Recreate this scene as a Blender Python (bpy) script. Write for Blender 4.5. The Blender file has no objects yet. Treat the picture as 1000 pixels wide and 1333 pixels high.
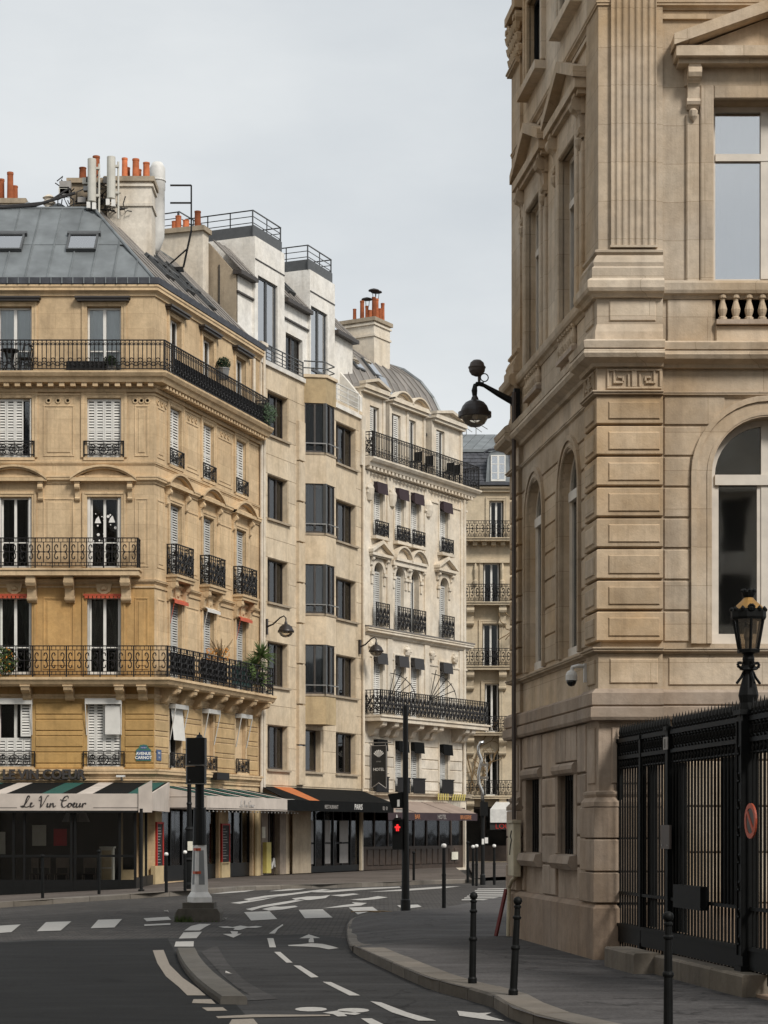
import bpy, bmesh, math, random
from mathutils import Vector, Matrix
R = random.Random(11)
rad = math.radians
SC = bpy.context.scene
COL = SC.collection

# ------------------------------------------------------------------ camera
FPX, CX, HY, CAMZ = 2600.0, 500.0, 1080.0, 1.75      # focal length in photo pixels, principal column, horizon row, eye height
cam = bpy.data.cameras.new('camera'); camo = bpy.data.objects.new('camera', cam); COL.objects.link(camo)
camo.location = (0, 0, CAMZ); camo.rotation_euler = (rad(90), 0, 0)
cam.sensor_fit = 'VERTICAL'; cam.sensor_height = 36.0; cam.lens = 36.0 * FPX / 1333.0
cam.shift_y = (HY - 666.5) / 1333.0
cam.clip_start = 0.1; cam.clip_end = 3000
SC.camera = camo

# ------------------------------------------------------------------ sky, sun, exposure
SUN_EL, SUN_AZ = 42.0, 142.0      # azimuth measured from +Y clockwise: light from behind the camera, to the right
world = bpy.data.worlds.new('World'); SC.world = world; world.use_nodes = True
nt = world.node_tree; nt.nodes.clear()
wo = nt.nodes.new('ShaderNodeOutputWorld'); bg = nt.nodes.new('ShaderNodeBackground')
sky = nt.nodes.new('ShaderNodeTexSky'); sky.sky_type = 'NISHITA'; sky.sun_disc = False
sky.sun_elevation = rad(SUN_EL); sky.sun_rotation = rad(SUN_AZ); sky.air_density = 1.0; sky.dust_density = 3.0
tc = nt.nodes.new('ShaderNodeTexCoord'); mp = nt.nodes.new('ShaderNodeMapping'); mp.inputs['Scale'].default_value = (1.0, 1.0, 2.6)
nz = nt.nodes.new('ShaderNodeTexNoise'); nz.inputs['Scale'].default_value = 3.2; nz.inputs['Detail'].default_value = 6; nz.inputs['Roughness'].default_value = 0.55
cr = nt.nodes.new('ShaderNodeValToRGB')
cr.color_ramp.elements[0].position = 0.34; cr.color_ramp.elements[0].color = (0.318, 0.336, 0.350, 1)
cr.color_ramp.elements[1].position = 0.66; cr.color_ramp.elements[1].color = (0.392, 0.405, 0.409, 1)
vm = nt.nodes.new('ShaderNodeVectorMath'); vm.operation = 'SCALE'; vm.inputs['Scale'].default_value = 10.0
mx = nt.nodes.new('ShaderNodeMix'); mx.data_type = 'RGBA'; mx.inputs['Factor'].default_value = 0.95
nt.links.new(tc.outputs['Generated'], mp.inputs['Vector']); nt.links.new(mp.outputs['Vector'], nz.inputs['Vector'])
nt.links.new(nz.outputs['Fac'], cr.inputs['Fac']); nt.links.new(cr.outputs['Color'], vm.inputs[0])
nt.links.new(sky.outputs['Color'], mx.inputs['A']); nt.links.new(vm.outputs['Vector'], mx.inputs['B'])
nt.links.new(mx.outputs['Result'], bg.inputs['Color']); bg.inputs['Strength'].default_value = 0.10
nt.links.new(bg.outputs['Background'], wo.inputs['Surface'])
sl = bpy.data.lights.new('sun', 'SUN'); sl.energy = 1.5; sl.angle = rad(14); sl.color = (1.0, 0.955, 0.89)
so = bpy.data.objects.new('sun', sl); COL.objects.link(so)
_sd = Vector((math.sin(rad(SUN_AZ)) * math.cos(rad(SUN_EL)), math.cos(rad(SUN_AZ)) * math.cos(rad(SUN_EL)), math.sin(rad(SUN_EL))))
so.rotation_euler = (-_sd).to_track_quat('-Z', 'Y').to_euler(); so.location = _sd * 60
SC.view_settings.view_transform = 'Standard'; SC.view_settings.look = 'None'
SC.view_settings.exposure = 1.0; SC.view_settings.gamma = 1.0
SC.cycles.use_denoising = True
SC.cycles.max_bounces = 8; SC.cycles.transparent_max_bounces = 12
SC.cycles.caustics_reflective = False; SC.cycles.caustics_refractive = False

# ------------------------------------------------------------------ materials
MT = {}
def lin(c):
    return tuple((x / 12.92 if x <= 0.04045 else ((x + 0.055) / 1.055) ** 2.4) for x in [v / 255.0 for v in c])
def newmat(name):
    m = bpy.data.materials.new(name); m.use_nodes = True; MT[name] = m
    return m, m.node_tree, m.node_tree.nodes['Principled BSDF']
def nd(nt, t, **kw):
    n = nt.nodes.new('ShaderNode' + t)
    for k, v in kw.items():
        if k in n.inputs: n.inputs[k].default_value = v
        else: setattr(n, k, v)
    return n
def noise(nt, scale, detail=4, rough=0.55, stretch=None, rot=None):
    g = nd(nt, 'NewGeometry'); n = nd(nt, 'TexNoise'); n.inputs['Scale'].default_value = scale
    n.inputs['Detail'].default_value = detail; n.inputs['Roughness'].default_value = rough
    if stretch:
        mp = nd(nt, 'Mapping'); mp.inputs['Scale'].default_value = stretch
        nt.links.new(g.outputs['Position'], mp.inputs['Vector']); nt.links.new(mp.outputs['Vector'], n.inputs['Vector'])
    else: nt.links.new(g.outputs['Position'], n.inputs['Vector'])
    return n.outputs['Fac']
def ramp(nt, fac, p0, c0, p1, c1):
    r = nd(nt, 'ValToRGB'); e = r.color_ramp.elements
    e[0].position = p0; e[0].color = (*c0, 1); e[1].position = p1; e[1].color = (*c1, 1)
    nt.links.new(fac, r.inputs['Fac']); return r.outputs['Color']
def mixc(nt, fac, a, b, mode='MIX'):
    m = nd(nt, 'Mix'); m.data_type = 'RGBA'; m.blend_type = mode
    for s, v in (('Factor', fac), ('A', a), ('B', b)):
        if hasattr(v, 'is_output'): nt.links.new(v, m.inputs[s])
        elif s == 'Factor': m.inputs[s].default_value = v
        else: m.inputs[s].default_value = (*v, 1)
    return m.outputs['Result']
def bump(nt, b, h, strength, dist=0.01, prev=None):
    n = nd(nt, 'Bump'); n.inputs['Strength'].default_value = strength; n.inputs['Distance'].default_value = dist
    nt.links.new(h, n.inputs['Height'])
    if prev: nt.links.new(prev, n.inputs['Normal'])
    nt.links.new(n.outputs['Normal'], b.inputs['Normal']); return n.outputs['Normal']
def grey(v): return (v, v, v)

def stone(name, c, dark=None, warm=None, streak=0.5, rough=0.85, rnd=0.10, blotch=0.5, joints=None):
    """weathered limestone: broad tone drift, rust-warm patches, dark run-off streaks, fine pitting, per-block tone"""
    m, nt, b = newmat(name)
    dark = dark or tuple(x * 0.45 for x in c); warm = warm or (c[0] * 0.98, c[1] * 0.86, c[2] * 0.66)
    n1 = noise(nt, 0.45, 5, 0.6); n2 = noise(nt, 1.0, 5, 0.62, (2.6, 2.6, 0.28)); n3 = noise(nt, 9.0, 4, 0.6)
    f1 = ramp(nt, n1, 0.36, grey(0), 0.68, grey(blotch)); base = mixc(nt, f1, c, warm)
    f2 = ramp(nt, n2, 0.50, grey(0), 0.80, grey(streak)); base = mixc(nt, f2, base, dark)
    f3 = ramp(nt, n3, 0.30, grey(0.92), 0.72, grey(1.04)); base = mixc(nt, 1.0, base, f3, 'MULTIPLY')
    n4 = noise(nt, 1.0, 6, 0.7, (7.0, 7.0, 0.55)); f4 = ramp(nt, n4, 0.56, grey(0), 0.78, grey(streak*0.75)); base = mixc(nt, f4, base, tuple(x*0.8 for x in dark))
    n5 = noise(nt, 1.9, 8, 0.75); f5 = ramp(nt, n5, 0.40, grey(0.84), 0.62, grey(1.05)); base = mixc(nt, 1.0, base, f5, 'MULTIPLY')
    oi = nd(nt, 'ObjectInfo'); fr = ramp(nt, oi.outputs['Random'], 0.0, grey(1 - rnd), 1.0, grey(1 + rnd * 0.5))
    base = mixc(nt, 1.0, base, fr, 'MULTIPLY')
    if joints:                                   # fine ashlar joints and block tones, read along the wall and up it
        w, h = joints; g = nd(nt, 'NewGeometry'); sx = nd(nt, 'SeparateXYZ'); nt.links.new(g.outputs['Position'], sx.inputs[0]); sb = nd(nt, 'Math'); sb.operation = 'SUBTRACT'; nt.links.new(sx.outputs['X'], sb.inputs[0]); nt.links.new(sx.outputs['Y'], sb.inputs[1])
        cb_ = nd(nt, 'CombineXYZ'); nt.links.new(sb.outputs[0], cb_.inputs['X']); nt.links.new(sx.outputs['Z'], cb_.inputs['Y'])
        br = nd(nt, 'TexBrick'); br.inputs['Scale'].default_value = 1.0; br.inputs['Brick Width'].default_value = w; br.inputs['Row Height'].default_value = h; br.inputs['Mortar Size'].default_value = 0.005; br.inputs['Mortar Smooth'].default_value = 0.3
        br.inputs['Color1'].default_value = (0.91, 0.90, 0.89, 1); br.inputs['Color2'].default_value = (1.05, 1.05, 1.04, 1); br.inputs['Mortar'].default_value = (0.70, 0.67, 0.63, 1)
        nt.links.new(cb_.outputs[0], br.inputs['Vector']); base = mixc(nt, 1.0, base, br.outputs['Color'], 'MULTIPLY')
    nt.links.new(base, b.inputs['Base Color']); b.inputs['Roughness'].default_value = rough
    b.inputs['Specular IOR Level'].default_value = 0.25
    p = bump(nt, b, noise(nt, 45, 3), 0.25, 0.01); bump(nt, b, n3, 0.35, 0.02, p)
    return m
def plain(name, c, rough=0.5, metal=0.0, var=0.12, scale=6.0, bs=0.1, spec=0.5, rnd=0.0):
    m, nt, b = newmat(name)
    f = ramp(nt, noise(nt, scale, 5), 0.3, grey(1 - var), 0.75, grey(1 + var)); base = mixc(nt, 1.0, c, f, 'MULTIPLY')
    if rnd:
        oi = nd(nt, 'ObjectInfo'); fr = ramp(nt, oi.outputs['Random'], 0.0, grey(1 - rnd), 1.0, grey(1 + rnd)); base = mixc(nt, 1.0, base, fr, 'MULTIPLY')
    nt.links.new(base, b.inputs['Base Color']); b.inputs['Roughness'].default_value = rough; b.inputs['Metallic'].default_value = metal
    b.inputs['Specular IOR Level'].default_value = spec
    if bs: bump(nt, b, noise(nt, scale * 7, 3), bs, 0.01)
    return m
def glassmat(name, tint, refl, rough=0.03):
    m = bpy.data.materials.new(name); m.use_nodes = True; MT[name] = m; nt = m.node_tree; nt.nodes.clear()
    o = nd(nt, 'OutputMaterial'); t = nd(nt, 'BsdfTransparent'); t.inputs['Color'].default_value = (*tint, 1)
    g = nd(nt, 'BsdfGlossy'); g.inputs['Roughness'].default_value = rough; g.inputs['Color'].default_value = (0.97, 0.98, 1, 1)
    fr = nd(nt, 'Fresnel'); fr.inputs['IOR'].default_value = 1.5
    ma = nd(nt, 'Math'); ma.operation = 'ADD'; ma.use_clamp = True; ma.inputs[1].default_value = refl; nt.links.new(fr.outputs[0], ma.inputs[0])
    bp = nd(nt, 'Bump'); bp.inputs['Strength'].default_value = 0.08; bp.inputs['Distance'].default_value = 0.02
    nt.links.new(noise(nt, 1.6, 1), bp.inputs['Height']); nt.links.new(bp.outputs['Normal'], g.inputs['Normal'])
    mx = nd(nt, 'MixShader'); nt.links.new(ma.outputs[0], mx.inputs[0]); nt.links.new(t.outputs[0], mx.inputs[1]); nt.links.new(g.outputs[0], mx.inputs[2])
    nt.links.new(mx.outputs[0], o.inputs['Surface'])

stone('ochre_wall', (0.54, 0.340, 0.145), dark=(0.19, 0.105, 0.045), warm=(0.47, 0.260, 0.080), streak=0.5)
stone('ochre_pale', (0.54, 0.385, 0.205), dark=(0.19, 0.125, 0.065), warm=(0.48, 0.310, 0.140), streak=0.45, rnd=0.14)
stone('cream', (0.65, 0.487, 0.305), joints=(1.1, 0.47), dark=(0.22, 0.150, 0.085), warm=(0.58, 0.405, 0.225), streak=0.5)
stone('ochre', (0.485, 0.305, 0.120), dark=(0.16, 0.095, 0.042), warm=(0.45, 0.270, 0.090), streak=0.45, rnd=0.16)
stone('pale', (0.71, 0.640, 0.535), dark=(0.30, 0.220, 0.140), warm=(0.64, 0.500, 0.330), streak=0.30)
stone('modern', (0.67, 0.560, 0.415), dark=(0.28, 0.205, 0.125), warm=(0.56, 0.420, 0.255), streak=0.42, rnd=0.10)
stone('bay', (0.50, 0.390, 0.235), dark=(0.22, 0.150, 0.08), warm=(0.44, 0.310, 0.160), streak=0.55)
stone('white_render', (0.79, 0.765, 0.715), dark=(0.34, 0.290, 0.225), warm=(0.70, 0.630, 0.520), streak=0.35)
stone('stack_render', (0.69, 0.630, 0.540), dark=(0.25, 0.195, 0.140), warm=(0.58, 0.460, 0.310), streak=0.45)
stone('dirty_shaded_render', (0.40, 0.335, 0.250), dark=(0.17, 0.130, 0.095), warm=(0.44, 0.330, 0.215), streak=0.6)  # dirty plaster, and the shaded tone of the white hoarding
stone('far', (0.58, 0.490, 0.355), dark=(0.27, 0.205, 0.135), warm=(0.56, 0.430, 0.280), streak=0.4)
stone('hall_warm', (0.595, 0.478, 0.345), dark=(0.20, 0.135, 0.080), warm=(0.47, 0.295, 0.135), streak=0.55, rnd=0.20, blotch=0.8)
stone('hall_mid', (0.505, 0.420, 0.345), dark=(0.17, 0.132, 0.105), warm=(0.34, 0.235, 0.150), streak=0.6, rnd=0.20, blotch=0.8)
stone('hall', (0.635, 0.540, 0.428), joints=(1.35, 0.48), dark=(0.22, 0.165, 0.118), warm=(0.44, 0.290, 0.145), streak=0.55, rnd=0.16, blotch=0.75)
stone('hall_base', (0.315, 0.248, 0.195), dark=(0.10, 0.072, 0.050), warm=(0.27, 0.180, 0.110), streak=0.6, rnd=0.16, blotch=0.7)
stone('kerb_granite', (0.165, 0.150, 0.132), dark=(0.08, 0.070, 0.058), warm=(0.19, 0.155, 0.115), streak=0.3, rnd=0.22)
stone('block_stone', (0.175, 0.153, 0.128), dark=(0.07, 0.062, 0.050), warm=(0.20, 0.165, 0.115), streak=0.6)
stone('separator', (0.105, 0.098, 0.088), dark=(0.04, 0.037, 0.033), warm=(0.10, 0.088, 0.070), streak=0.4)
stone('concrete', (0.13, 0.118, 0.104), dark=(0.035, 0.036, 0.024), warm=(0.10, 0.092, 0.070), streak=0.5)
plain('zinc', (0.185, 0.200, 0.205), 0.50, 0.35, 0.25, 1.6, 0.08, 0.5, 0.12)
plain('zinc_brown', (0.215, 0.195, 0.175), 0.6, 0.2, 0.22, 1.6, 0.08, 0.4, 0.10)
plain('slate', (0.055, 0.058, 0.068), 0.6, 0, 0.4, 5.0, 0.3)
plain('iron', (0.011, 0.010, 0.010), 0.5, 0, 0.2, 8.0, 0.05, 0.25)
plain('black_paint', (0.0075, 0.0078, 0.0078), 0.42, 0, 0.2, 8.0, 0.05, 0.25)
plain('gate_green', (0.0065, 0.0070, 0.0070), 0.55, 0, 0.25, 8.0, 0.05, 0.15)
plain('dark_brown', (0.045, 0.036, 0.030), 0.45, 0, 0.2, 5, 0.05)
plain('grey_frame', (0.075, 0.078, 0.080), 0.45, 0, 0.15, 5, 0.05)
plain('white_paint', (0.70, 0.68, 0.63), 0.45, 0, 0.08, 5, 0.05)
plain('shutter_white', (0.64, 0.62, 0.575), 0.55, 0, 0.10, 3, 0.05)
plain('shutter_grey', (0.46, 0.455, 0.43), 0.6, 0, 0.12, 3, 0.05)
plain('hall_frame', (0.66, 0.60, 0.52), 0.5, 0, 0.12, 4, 0.05)
plain('curtain', (0.78, 0.79, 0.78), 0.9, 0, 0.10, 2, 0.0)
plain('curtain_grey', (0.26, 0.26, 0.22), 0.9, 0, 0.2, 3, 0.0)
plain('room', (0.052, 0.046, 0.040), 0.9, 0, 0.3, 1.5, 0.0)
plain('terracotta', (0.40, 0.125, 0.055), 0.85, 0, 0.35, 4, 0.1, 0.15, 0.5)
plain('orange_cloth', (0.46, 0.135, 0.035), 0.85, 0, 0.12, 3, 0.0)
plain('black_cloth', (0.0085, 0.009, 0.009), 0.9, 0, 0.2, 3, 0.1, 0.08)
plain('green_cloth', (0.020, 0.080, 0.065), 0.85, 0, 0.15, 3, 0.1, 0.2)
plain('cream_cloth', (0.50, 0.44, 0.385), 0.85, 0, 0.14, 2, 0.1, 0.2)
plain('taupe_cloth', (0.30, 0.235, 0.195), 0.85, 0, 0.14, 2, 0.1, 0.2)
plain('aubergine_cloth', (0.048, 0.034, 0.038), 0.85, 0, 0.14, 2, 0.1, 0.2)
plain('dark_red', (0.13, 0.012, 0.011), 0.6)
plain('red_paint', (0.42, 0.022, 0.014), 0.5, 0, 0.12, 4, 0.05)
plain('orange_red', (0.50, 0.085, 0.035), 0.5, 0, 0.1, 4, 0.05)
plain('gold', (0.33, 0.185, 0.055), 0.5, 0.6, 0.25, 9, 0.1)
plain('chrome', (0.62, 0.60, 0.57), 0.25, 1.0, 0.1, 9, 0.0)
plain('signal_white', (0.68, 0.665, 0.64), 0.6, 0, 0.14, 5, 0.1)
plain('signal_grey', (0.20, 0.205, 0.205), 0.6, 0, 0.14, 5, 0.1)
plain('antenna', (0.52, 0.50, 0.44), 0.6, 0, 0.1, 4, 0.03)
plain('cable', (0.030, 0.028, 0.028), 0.6)
plain('sign_blue', (0.045, 0.085, 0.185), 0.35)
plain('sign_green', (0.05, 0.15, 0.11), 0.4)
plain('letter_white', (0.72, 0.70, 0.66), 0.5)
plain('letter_grey', (0.30, 0.28, 0.26), 0.6)
plain('letter_yellow', (0.50, 0.42, 0.12), 0.6)
plain('letter_orange', (0.45, 0.17, 0.06), 0.6)
plain('ink', (0.035, 0.030, 0.028), 0.7)
plain('leaf_dark', (0.018, 0.035, 0.012), 0.6, 0, 0.35, 9, 0, 0.3, 0.2)
plain('leaf', (0.055, 0.085, 0.022), 0.6, 0, 0.35, 9, 0, 0.3, 0.2)
plain('leaf_ivy', (0.060, 0.095, 0.050), 0.6, 0, 0.4, 9, 0, 0.3, 0.2)
plain('twig', (0.19, 0.125, 0.060), 0.8, 0, 0.3, 9, 0)
plain('flower', (0.52, 0.20, 0.02), 0.7)
plain('green_board', (0.012, 0.048, 0.040), 0.5)
plain('box_beige', (0.52, 0.46, 0.33), 0.6, 0, 0.22, 4, 0.05)
plain('poster_red', (0.55, 0.018, 0.028), 0.6)
plain('poster_pale', (0.66, 0.63, 0.52), 0.7)
plain('board_black', (0.016, 0.016, 0.015), 0.7, 0, 0.3, 14)
plain('wood_dark', (0.050, 0.033, 0.023), 0.55, 0, 0.3, 5, 0.1)
plain('shop_cream', (0.50, 0.385, 0.215), 0.7, 0, 0.15, 3, 0.05)
plain('shop_timber', (0.27, 0.215, 0.165), 0.7, 0, 0.25, 4, 0.1)
plain('flue_white', (0.60, 0.585, 0.55), 0.6, 0, 0.15, 3)
plain('plastic_white', (0.62, 0.61, 0.58), 0.4)
plain('lens_black', (0.008, 0.008, 0.009), 0.12)
plain('steel_grey', (0.24, 0.235, 0.225), 0.4, 0.6)
plain('lamp_brown', (0.030, 0.024, 0.022), 0.38, 0.2)
plain('lamp_box', (0.085, 0.068, 0.060), 0.55)
glassmat('glass', (0.74, 0.76, 0.76), 0.03)
glassmat('glass_soft', (0.74, 0.76, 0.76), 0.10)
glassmat('glass_clear', (0.93, 0.95, 0.95), 0.02)
glassmat('glass_mirror', (0.70, 0.72, 0.72), 0.45)
glassmat('glass_dark', (0.55, 0.57, 0.56), -0.015)
glassmat('glass_shop', (0.76, 0.76, 0.76), -0.03)
glassmat('glass_lamp', (0.93, 0.88, 0.80), 0.10, 0.12)
glassmat('glass_lantern', (0.52, 0.46, 0.38), 0.05, 0.25)
m, nt, b = newmat('red_light'); b.inputs['Base Color'].default_value = (0.6, 0.01, 0.01, 1)
b.inputs['Emission Color'].default_value = (1, 0.03, 0.03, 1); b.inputs['Emission Strength'].default_value = 0.6

def asphalt(name, c, setts=False, patch=0.25):
    m, nt, b = newmat(name)
    f1 = ramp(nt, noise(nt, 0.35, 5, 0.6), 0.3, grey(1 - patch), 0.72, grey(1 + patch))
    f2 = ramp(nt, noise(nt, 28, 3, 0.7), 0.28, grey(0.62), 0.75, grey(1.35))
    f4 = ramp(nt, noise(nt, 2.6, 6, 0.7), 0.35, grey(0.88), 0.7, grey(1.12))
    base = mixc(nt, 1.0, mixc(nt, 1.0, mixc(nt, 1.0, c, f1, 'MULTIPLY'), f2, 'MULTIPLY'), f4, 'MULTIPLY')
    h = noise(nt, 60, 3)
    g0 = nd(nt, 'NewGeometry'); vo = nd(nt, 'TexVoronoi'); vo.feature = 'DISTANCE_TO_EDGE'; vo.inputs['Scale'].default_value = 0.35; wv = nd(nt, 'VectorMath'); wv.operation = 'ADD'
    nw = nd(nt, 'TexNoise'); nw.inputs['Scale'].default_value = 1.6; nw.inputs['Detail'].default_value = 5; nt.links.new(g0.outputs['Position'], nw.inputs['Vector'])
    nt.links.new(g0.outputs['Position'], wv.inputs[0]); nt.links.new(nw.outputs['Color'], wv.inputs[1]); nt.links.new(wv.outputs[0], vo.inputs['Vector'])
    crk = ramp(nt, vo.outputs['Distance'], 0.004, grey(0.55), 0.010, grey(1.0)); base = mixc(nt, 1.0, base, crk, 'MULTIPLY')
    dust = ramp(nt, noise(nt, 1.0, 6, 0.65, (0.5, 2.2, 1)), 0.46, grey(0), 0.78, grey(0.6)); base = mixc(nt, dust, base, tuple(x*1.9+0.008 for x in c))
    if setts:
        g = nd(nt, 'NewGeometry'); br = nd(nt, 'TexBrick'); br.inputs['Scale'].default_value = 1.0
        br.inputs['Brick Width'].default_value = 0.20; br.inputs['Row Height'].default_value = 0.16; br.inputs['Mortar Size'].default_value = 0.014
        br.inputs['Color1'].default_value = (0.80, 0.80, 0.80, 1); br.inputs['Color2'].default_value = (1.25, 1.22, 1.18, 1); br.inputs['Mortar'].default_value = (0.50, 0.49, 0.47, 1)
        nt.links.new(g.outputs['Position'], br.inputs['Vector']); base = mixc(nt, 1.0, base, br.outputs['Color'], 'MULTIPLY')
        bump(nt, b, br.outputs['Fac'], -0.5, 0.01)
    else:
        bump(nt, b, h, 0.35, 0.008)
    nt.links.new(base, b.inputs['Base Color']); b.inputs['Roughness'].default_value = 0.9; b.inputs['Specular IOR Level'].default_value = 0.15
def worn(name, c, under, wear=0.52):
    m, nt, b = newmat(name)
    n1 = noise(nt, 5.0, 8, 0.78); n2 = noise(nt, 0.9, 4, 0.6); n3 = noise(nt, 40, 3, 0.7)
    ad = nd(nt, 'Math'); ad.operation = 'ADD'; nt.links.new(n1, ad.inputs[0]); nt.links.new(n2, ad.inputs[1])
    f = ramp(nt, ad.outputs[0], wear*2-0.10, grey(0), wear*2+0.16, grey(0.92)); f3 = ramp(nt, n3, 0.3, grey(0.75), 0.7, grey(1.1))
    base = mixc(nt, 1.0, mixc(nt, f, c, under), f3, 'MULTIPLY'); nt.links.new(base, b.inputs['Base Color']); b.inputs['Roughness'].default_value = 0.85; b.inputs['Specular IOR Level'].default_value = 0.2
    bump(nt, b, n3, 0.3, 0.006)
worn('road_paint', (0.40, 0.385, 0.36), (0.050, 0.048, 0.046), 0.55)
worn('old_paint', (0.25, 0.22, 0.185), (0.035, 0.034, 0.033), 0.55)
asphalt('road_old', (0.056, 0.053, 0.051), setts=True)
asphalt('road_mid', (0.030, 0.0295, 0.0295))
asphalt('road_new', (0.0105, 0.0110, 0.0113), patch=0.15)
asphalt('road_grey', (0.046, 0.044, 0.043))
asphalt('pavement_near', (0.072, 0.068, 0.067))
asphalt('pavement_far', (0.105, 0.088, 0.076))

# ------------------------------------------------------------------ mesh builder
class MB:
    def __init__(s): s.v = []; s.f = []
    def add(s, vs, fs):
        o = len(s.v); s.v += [tuple(p) for p in vs]; s.f += [tuple(i + o for i in f) for f in fs]; return s
    def box(s, x0, x1, y0, y1, z0, z1):
        return s.add([(x0,y0,z0),(x1,y0,z0),(x1,y1,z0),(x0,y1,z0),(x0,y0,z1),(x1,y0,z1),(x1,y1,z1),(x0,y1,z1)],
                     [(0,3,2,1),(4,5,6,7),(0,1,5,4),(1,2,6,5),(2,3,7,6),(3,0,4,7)])
    def slab(s, x0, x1, z0, z1, yb, yf, c=0.012):
        """block whose outer (-y) face is chamfered"""
        return s.add([(x0,yb,z0),(x1,yb,z0),(x1,yb,z1),(x0,yb,z1),(x0,yf+c,z0),(x1,yf+c,z0),(x1,yf+c,z1),(x0,yf+c,z1),
                      (x0+c,yf,z0+c),(x1-c,yf,z0+c),(x1-c,yf,z1-c),(x0+c,yf,z1-c)],
                     [(0,1,5,4),(1,2,6,5),(2,3,7,6),(3,0,4,7),(4,5,9,8),(5,6,10,9),(6,7,11,10),(7,4,8,11),(8,9,10,11),(0,3,2,1)])
    def quad(s, a, b, c, d): return s.add([a, b, c, d], [(0, 1, 2, 3)])
    def prism(s, poly, a, b, axis='x'):
        """extrude a 2-D polygon: axis x -> poly is (y,z); y -> (x,z); z -> (x,y)"""
        n = len(poly); mk = {'x': lambda p, t: (t, p[0], p[1]), 'y': lambda p, t: (p[0], t, p[1]), 'z': lambda p, t: (p[0], p[1], t)}[axis]
        return s.add([mk(p, a) for p in poly] + [mk(p, b) for p in poly],
                     [tuple(range(n)), tuple(range(2 * n - 1, n - 1, -1))] + [(i, n + i, n + (i + 1) % n, (i + 1) % n) for i in range(n)])
    def bar(s, p, q, r, r2=None):
        p = Vector(p); q = Vector(q); d = (q - p)
        if d.length < 1e-6: return s
        d.normalize(); a = d.orthogonal().normalized() if abs(d.z) < 0.99 and abs(d.x) < 0.99 else Vector((0, 1, 0)); b = d.cross(a)
        r2 = r if r2 is None else r2
        return s.add([p + a*r + b*r, p - a*r + b*r, p - a*r - b*r, p + a*r - b*r, q + a*r2 + b*r2, q - a*r2 + b*r2, q - a*r2 - b*r2, q + a*r2 - b*r2],
                     [(0,1,5,4),(1,2,6,5),(2,3,7,6),(3,0,4,7),(0,3,2,1),(4,5,6,7)])
    def line(s, pts, r):
        for i in range(len(pts) - 1): s.bar(pts[i], pts[i+1], r)
        return s
    def tube(s, pts, rs, n=8, cap=True):
        pts = [Vector(p) for p in pts]; rs = rs if isinstance(rs, (list, tuple)) else [rs] * len(pts)
        o = len(s.v); up = None
        for i, p in enumerate(pts):
            d = (pts[min(i+1, len(pts)-1)] - pts[max(i-1, 0)]).normalized()
            if up is None: up = d.orthogonal().normalized()
            a = (up - d * up.dot(d)).normalized(); up = a; b = d.cross(a)
            for k in range(n):
                t = 2 * math.pi * k / n; s.v.append(tuple(p + (a * math.cos(t) + b * math.sin(t)) * rs[i]))
        for i in range(len(pts) - 1):
            for k in range(n): s.f.append((o+i*n+k, o+i*n+(k+1)%n, o+(i+1)*n+(k+1)%n, o+(i+1)*n+k))
        if cap: s.f.append(tuple(o + k for k in range(n))[::-1]); s.f.append(tuple(o + (len(pts)-1)*n + k for k in range(n)))
        return s
    def lathe(s, prof, n=16, c=(0, 0, 0), cap=True):
        o = len(s.v)
        for r, z in prof:
            for k in range(n):
                t = 2 * math.pi * (k + 0.5) / n; s.v.append((c[0] + r * math.cos(t), c[1] + r * math.sin(t), c[2] + z))
        for i in range(len(prof) - 1):
            for k in range(n): s.f.append((o+i*n+k, o+i*n+(k+1)%n, o+(i+1)*n+(k+1)%n, o+(i+1)*n+k))
        if cap: s.f.append(tuple(o + k for k in range(n))[::-1]); s.f.append(tuple(o + (len(prof)-1)*n + k for k in range(n)))
        return s
    def ring(s, cx, cz, r, w, y=0, n=12, a0=0, a1=2 * math.pi):
        p = [(cx + r * math.cos(a0 + (a1 - a0) * i / n), y, cz + r * math.sin(a0 + (a1 - a0) * i / n)) for i in range(n + 1)]
        return s.line(p, w)
    def spiral(s, cx, cz, r0, r1, a0, turns, w, y=0, n=12):
        p = []
        for i in range(n + 1):
            t = i / n; r = r0 + (r1 - r0) * t; a = a0 + turns * 2 * math.pi * t; p.append((cx + r * math.cos(a), y, cz + r * math.sin(a)))
        return s.line(p, w)
    def mesh(s, name, mat, smooth=False):
        me = bpy.data.meshes.new(name); me.from_pydata(s.v, [], s.f)
        bm = bmesh.new(); bm.from_mesh(me); bmesh.ops.recalc_face_normals(bm, faces=bm.faces); bm.to_mesh(me); bm.free()
        me.materials.append(MT[mat])
        if smooth:
            me.polygons.foreach_set('use_smooth', [True] * len(me.polygons))
        return me

WM = {}                                     # world matrix of each object made
def ob(name, me, parent=None, M=None):
    o = bpy.data.objects.new(name, me); COL.objects.link(o); M = M or Matrix.Identity(4); WM[o] = M
    if parent is not None:
        o.parent = parent; o.matrix_parent_inverse = WM[parent].inverted()
    o.matrix_basis = M
    return o
def thing(name, label, cat, M, group=None):
    o = ob(name, None, None, M); o.empty_display_size = 0.3; tag(o, label, cat, group); return o
def tag(o, label, cat, group=None):
    o['label'] = label; o['category'] = cat
    if group: o['group'] = group
    return o
def struct(o): o['kind'] = 'structure'; return o
def mk(name, mb, mat, parent=None, M=None, smooth=False): return ob(name, mb.mesh(name, mat, smooth), parent, M)
def T(x, y, z, rz=0): return Matrix.Translation((x, y, z)) @ Matrix.Rotation(rz, 4, 'Z')
CACHE = {}
def cached(key, fn):
    if key not in CACHE: CACHE[key] = fn()
    return CACHE[key]

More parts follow.
